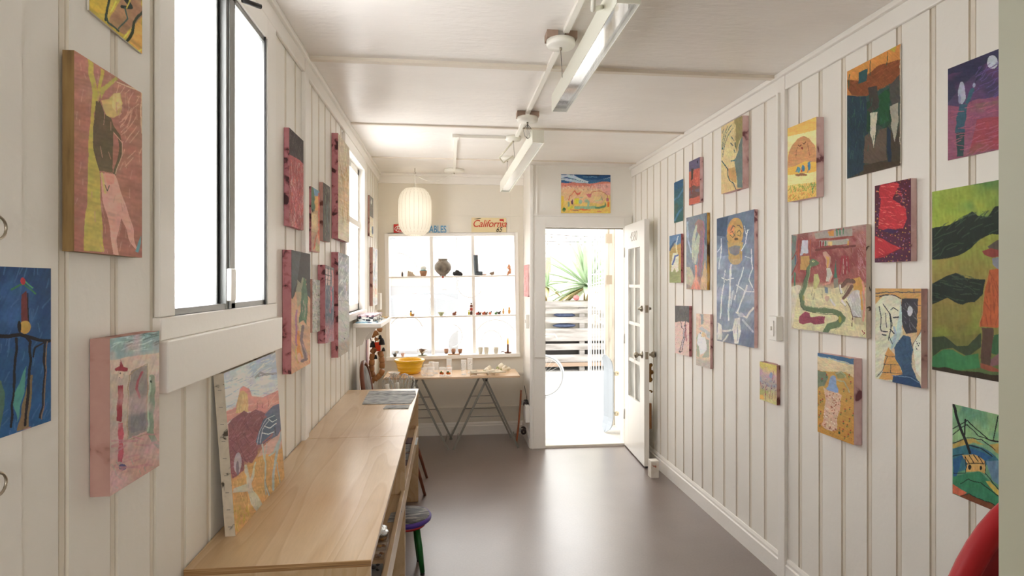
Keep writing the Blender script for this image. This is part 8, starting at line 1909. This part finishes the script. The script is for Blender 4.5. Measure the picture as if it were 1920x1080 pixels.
def car(label, cx, cy, col, L=4.3, hgt=1.42):
    t = thing('parked_car', label, 'car', (cx, cy, GZ - 0.12), 'cars in the street')
    z0_ = GZ - 0.12
    M_c = mat('car_paint_' + col, col, rough=0.25, coat=0.6)
    body = [(-L / 2, 0.30), (-L / 2 + 0.02, 0.62), (-L / 2 + 0.25, 0.80), (-L * 0.20, 0.90), (L * 0.30, 0.92), (L / 2 - 0.15, 0.86), (L / 2, 0.60), (L / 2, 0.30), (L / 2 - 0.2, 0.22), (-L / 2 + 0.2, 0.22)]
    mb = MB(); mb.prism(body, (cx, cy - 0.85, z0_), (1, 0, 0), (0, 0, 1), (0, 1.7, 0)); mb.build('body', M_c, t, bevel=0.06, seg=3)
    cab = [(-L * 0.22, 0.90), (-L * 0.10, hgt - 0.08), (-L * 0.02, hgt), (L * 0.20, hgt), (L * 0.30, hgt - 0.12), (L * 0.40, 0.92)]
    mb = MB(); mb.prism(cab, (cx, cy - 0.76, z0_), (1, 0, 0), (0, 0, 1), (0, 1.52, 0)); mb.build('cabin', mat('car_glass', '3c4650', rough=0.1), t, bevel=0.04)
    roof = [(-L * 0.09, hgt - 0.05), (-L * 0.02, hgt + 0.01), (L * 0.20, hgt + 0.01), (L * 0.27, hgt - 0.08)]
    mb = MB(); mb.prism(roof, (cx, cy - 0.75, z0_), (1, 0, 0), (0, 0, 1), (0, 1.5, 0)); mb.build('roof', M_c, t, bevel=0.02)
    for sx in (-0.31, 0.31):
        for sy in (-0.80, 0.80):
            R = Matrix.Rotation(PI / 2, 3, 'X'); c = (cx + sx * L, cy + sy, z0_ + 0.32)
            mb = MB(); mb.lathe([(0.20, -0.1), (0.30, -0.1), (0.32, -0.07), (0.32, 0.07), (0.30, 0.1), (0.20, 0.1)], c, 28, R); w = mb.build('wheel', M_black, t)
            mb = MB()
            mb.lathe([(0, -0.08), (0.205, -0.09), (0.205, 0.09), (0, 0.08)], c, 28, R); mb.build('hubcap', M_alu, w)
car('white car parked nearest across the pavement', -1.1, 13.3, 'e4e4e4', 4.6, 1.35)
car('red car behind the white one in the street', -0.6, 16.4, 'b5282c', 4.4, 1.40)
car('blue-grey car farther left in the street', -3.9, 18.6, '5c6a94', 4.2, 1.42)
# person sitting at a cafe table opposite
def person():
    px_, py_ = -0.15, 22.3
    t = thing('person', 'person in a white top seated at a table across the street', 'person', (px_, py_, GZ))
    me = bpy.data.meshes.new('body'); bm = bmesh.new()
    V = {}
    def v(n, x, y, z): V[n] = bm.verts.new((px_ + x, py_ + y, GZ + z))
    v('pel', 0, 0, 0.50); v('che', 0, -0.02, 0.82); v('shL', -0.17, -0.02, 0.95); v('shR', 0.17, -0.02, 0.95); v('neck', 0, -0.02, 1.02); v('head', 0, -0.04, 1.14); v('crown', 0, -0.03, 1.24)
    v('elL', -0.24, -0.12, 0.74); v('haL', -0.10, -0.32, 0.76); v('elR', 0.24, -0.12, 0.74); v('haR', 0.10, -0.32, 0.76)
    v('hiL', -0.10, -0.05, 0.48); v('knL', -0.13, -0.42, 0.50); v('ftL', -0.13, -0.42, 0.06); v('toL', -0.13, -0.55, 0.04)
    v('hiR', 0.10, -0.05, 0.48); v('knR', 0.13, -0.42, 0.50); v('ftR', 0.13, -0.42, 0.06); v('toR', 0.13, -0.55, 0.04)
    for a, b in (('pel', 'che'), ('che', 'neck'), ('neck', 'head'), ('head', 'crown'), ('che', 'shL'), ('shL', 'elL'), ('elL', 'haL'), ('che', 'shR'), ('shR', 'elR'), ('elR', 'haR'), ('pel', 'hiL'), ('hiL', 'knL'), ('knL', 'ftL'), ('ftL', 'toL'), ('pel', 'hiR'), ('hiR', 'knR'), ('knR', 'ftR'), ('ftR', 'toR')): bm.edges.new((V[a], V[b]))
    bm.verts.index_update(); order = list(V.keys()); bm.to_mesh(me); bm.free()
    o = bpy.data.objects.new('body', me); COL.objects.link(o); me.materials.append(mat('skin_and_top', 'd9cfc6', rough=0.8)); put_under(o, t)
    md = o.modifiers.new('skin', 'SKIN'); o.modifiers.new('sub', 'SUBSURF').levels = 1
    R = dict(pel=.14, che=.15, shL=.075, shR=.075, neck=.055, head=.09, crown=.06, elL=.045, haL=.035, elR=.045, haR=.035, hiL=.09, knL=.065, ftL=.045, toL=.035, hiR=.09, knR=.065, ftR=.045, toR=.035)
    for i, k in enumerate(order): me.skin_vertices[0].data[i].radius = (R[k], R[k])
    me.skin_vertices[0].data[0].use_root = True
    mb = MB(); mb.ball((px_, py_ - 0.02, GZ + 1.20), 0.115, 14, None, (0.95, 1, 0.8)); mb.build('hair', M_black, t)
    c = thing('cafe_chair', 'dark chair under the seated person across the street', 'chair', (px_, py_, GZ))
    mb = MB(); mb.box(px_ - 0.22, px_ + 0.22, py_ - 0.22, py_ + 0.22, GZ + 0.33, GZ + 0.36); mb.build('seat', M_dark, c)
    mb = MB(); mb.box(px_ - 0.22, px_ + 0.22, py_ + 0.22, py_ + 0.25, GZ + 0.45, GZ + 0.85); mb.build('backrest', M_dark, c)
    for sx in (-0.2, 0.18):
        for sy in (-0.2, 0.2):
            mb = MB(); mb.box(px_ + sx, px_ + sx + 0.03, py_ + sy, py_ + sy + 0.03, GZ, GZ + (0.33 if sy < 0 else 0.85)); mb.build('leg', M_dark, c)
    tb = thing('cafe_table', 'round grey cafe table before the seated person', 'table', (px_, py_ - 0.8, GZ))
    mb = MB(); mb.lathe([(0, 0.70), (0.36, 0.70), (0.36, 0.725), (0, 0.725)], (px_, py_ - 0.8, GZ), 28); mb.build('tabletop', mat('grey_tabletop', '6c6f74', rough=0.5), tb)
    mb = MB(); mb.cyl((px_, py_ - 0.8, GZ), (px_, py_ - 0.8, GZ + 0.70), 0.03, 10); mb.build('pedestal', M_dark, tb)
person()
def shrub(label, c, r, seed, col='5c7a48'):
    random.seed(seed); t = thing('shrub', label, 'shrub', (c[0], c[1], GZ), 'shrubs across the street')
    mb = MB()
    for k in range(420):
        a, b_ = random.uniform(0, 2 * PI), random.uniform(-0.4, 1.4); q = r * random.uniform(0.6, 1.0)
        p = Vector((c[0] + math.cos(a) * math.cos(b_) * q, c[1] + math.sin(a) * math.cos(b_) * q, c[2] + math.sin(b_) * q * 0.9)); s = random.uniform(0.05, 0.09)
        d1 = Vector((random.uniform(-1, 1), random.uniform(-1, 1), random.uniform(-1, 1))).normalized(); d2 = d1.orthogonal().normalized()
        mb.add([p - d1 * s, p + d2 * s * 0.4, p + d1 * s, p - d2 * s * 0.4], [(0, 1, 2, 3)])
    mb.build('foliage', mat('leaf_' + col, col, rough=0.7), t)
    mb = MB(); mb.tube([(c[0], c[1], GZ), (c[0], c[1], c[2])], 0.04, 6); mb.build('stem', mat('shrub_stem', '5c4a38', rough=0.9), t)
shrub('loose green shrub across the street in the middle pane', (0.95, 22.3, 0.75), 0.60, 1)
shrub('small green shrub across the street in the right pane', (2.75, 21.5, 0.55), 0.40, 2)
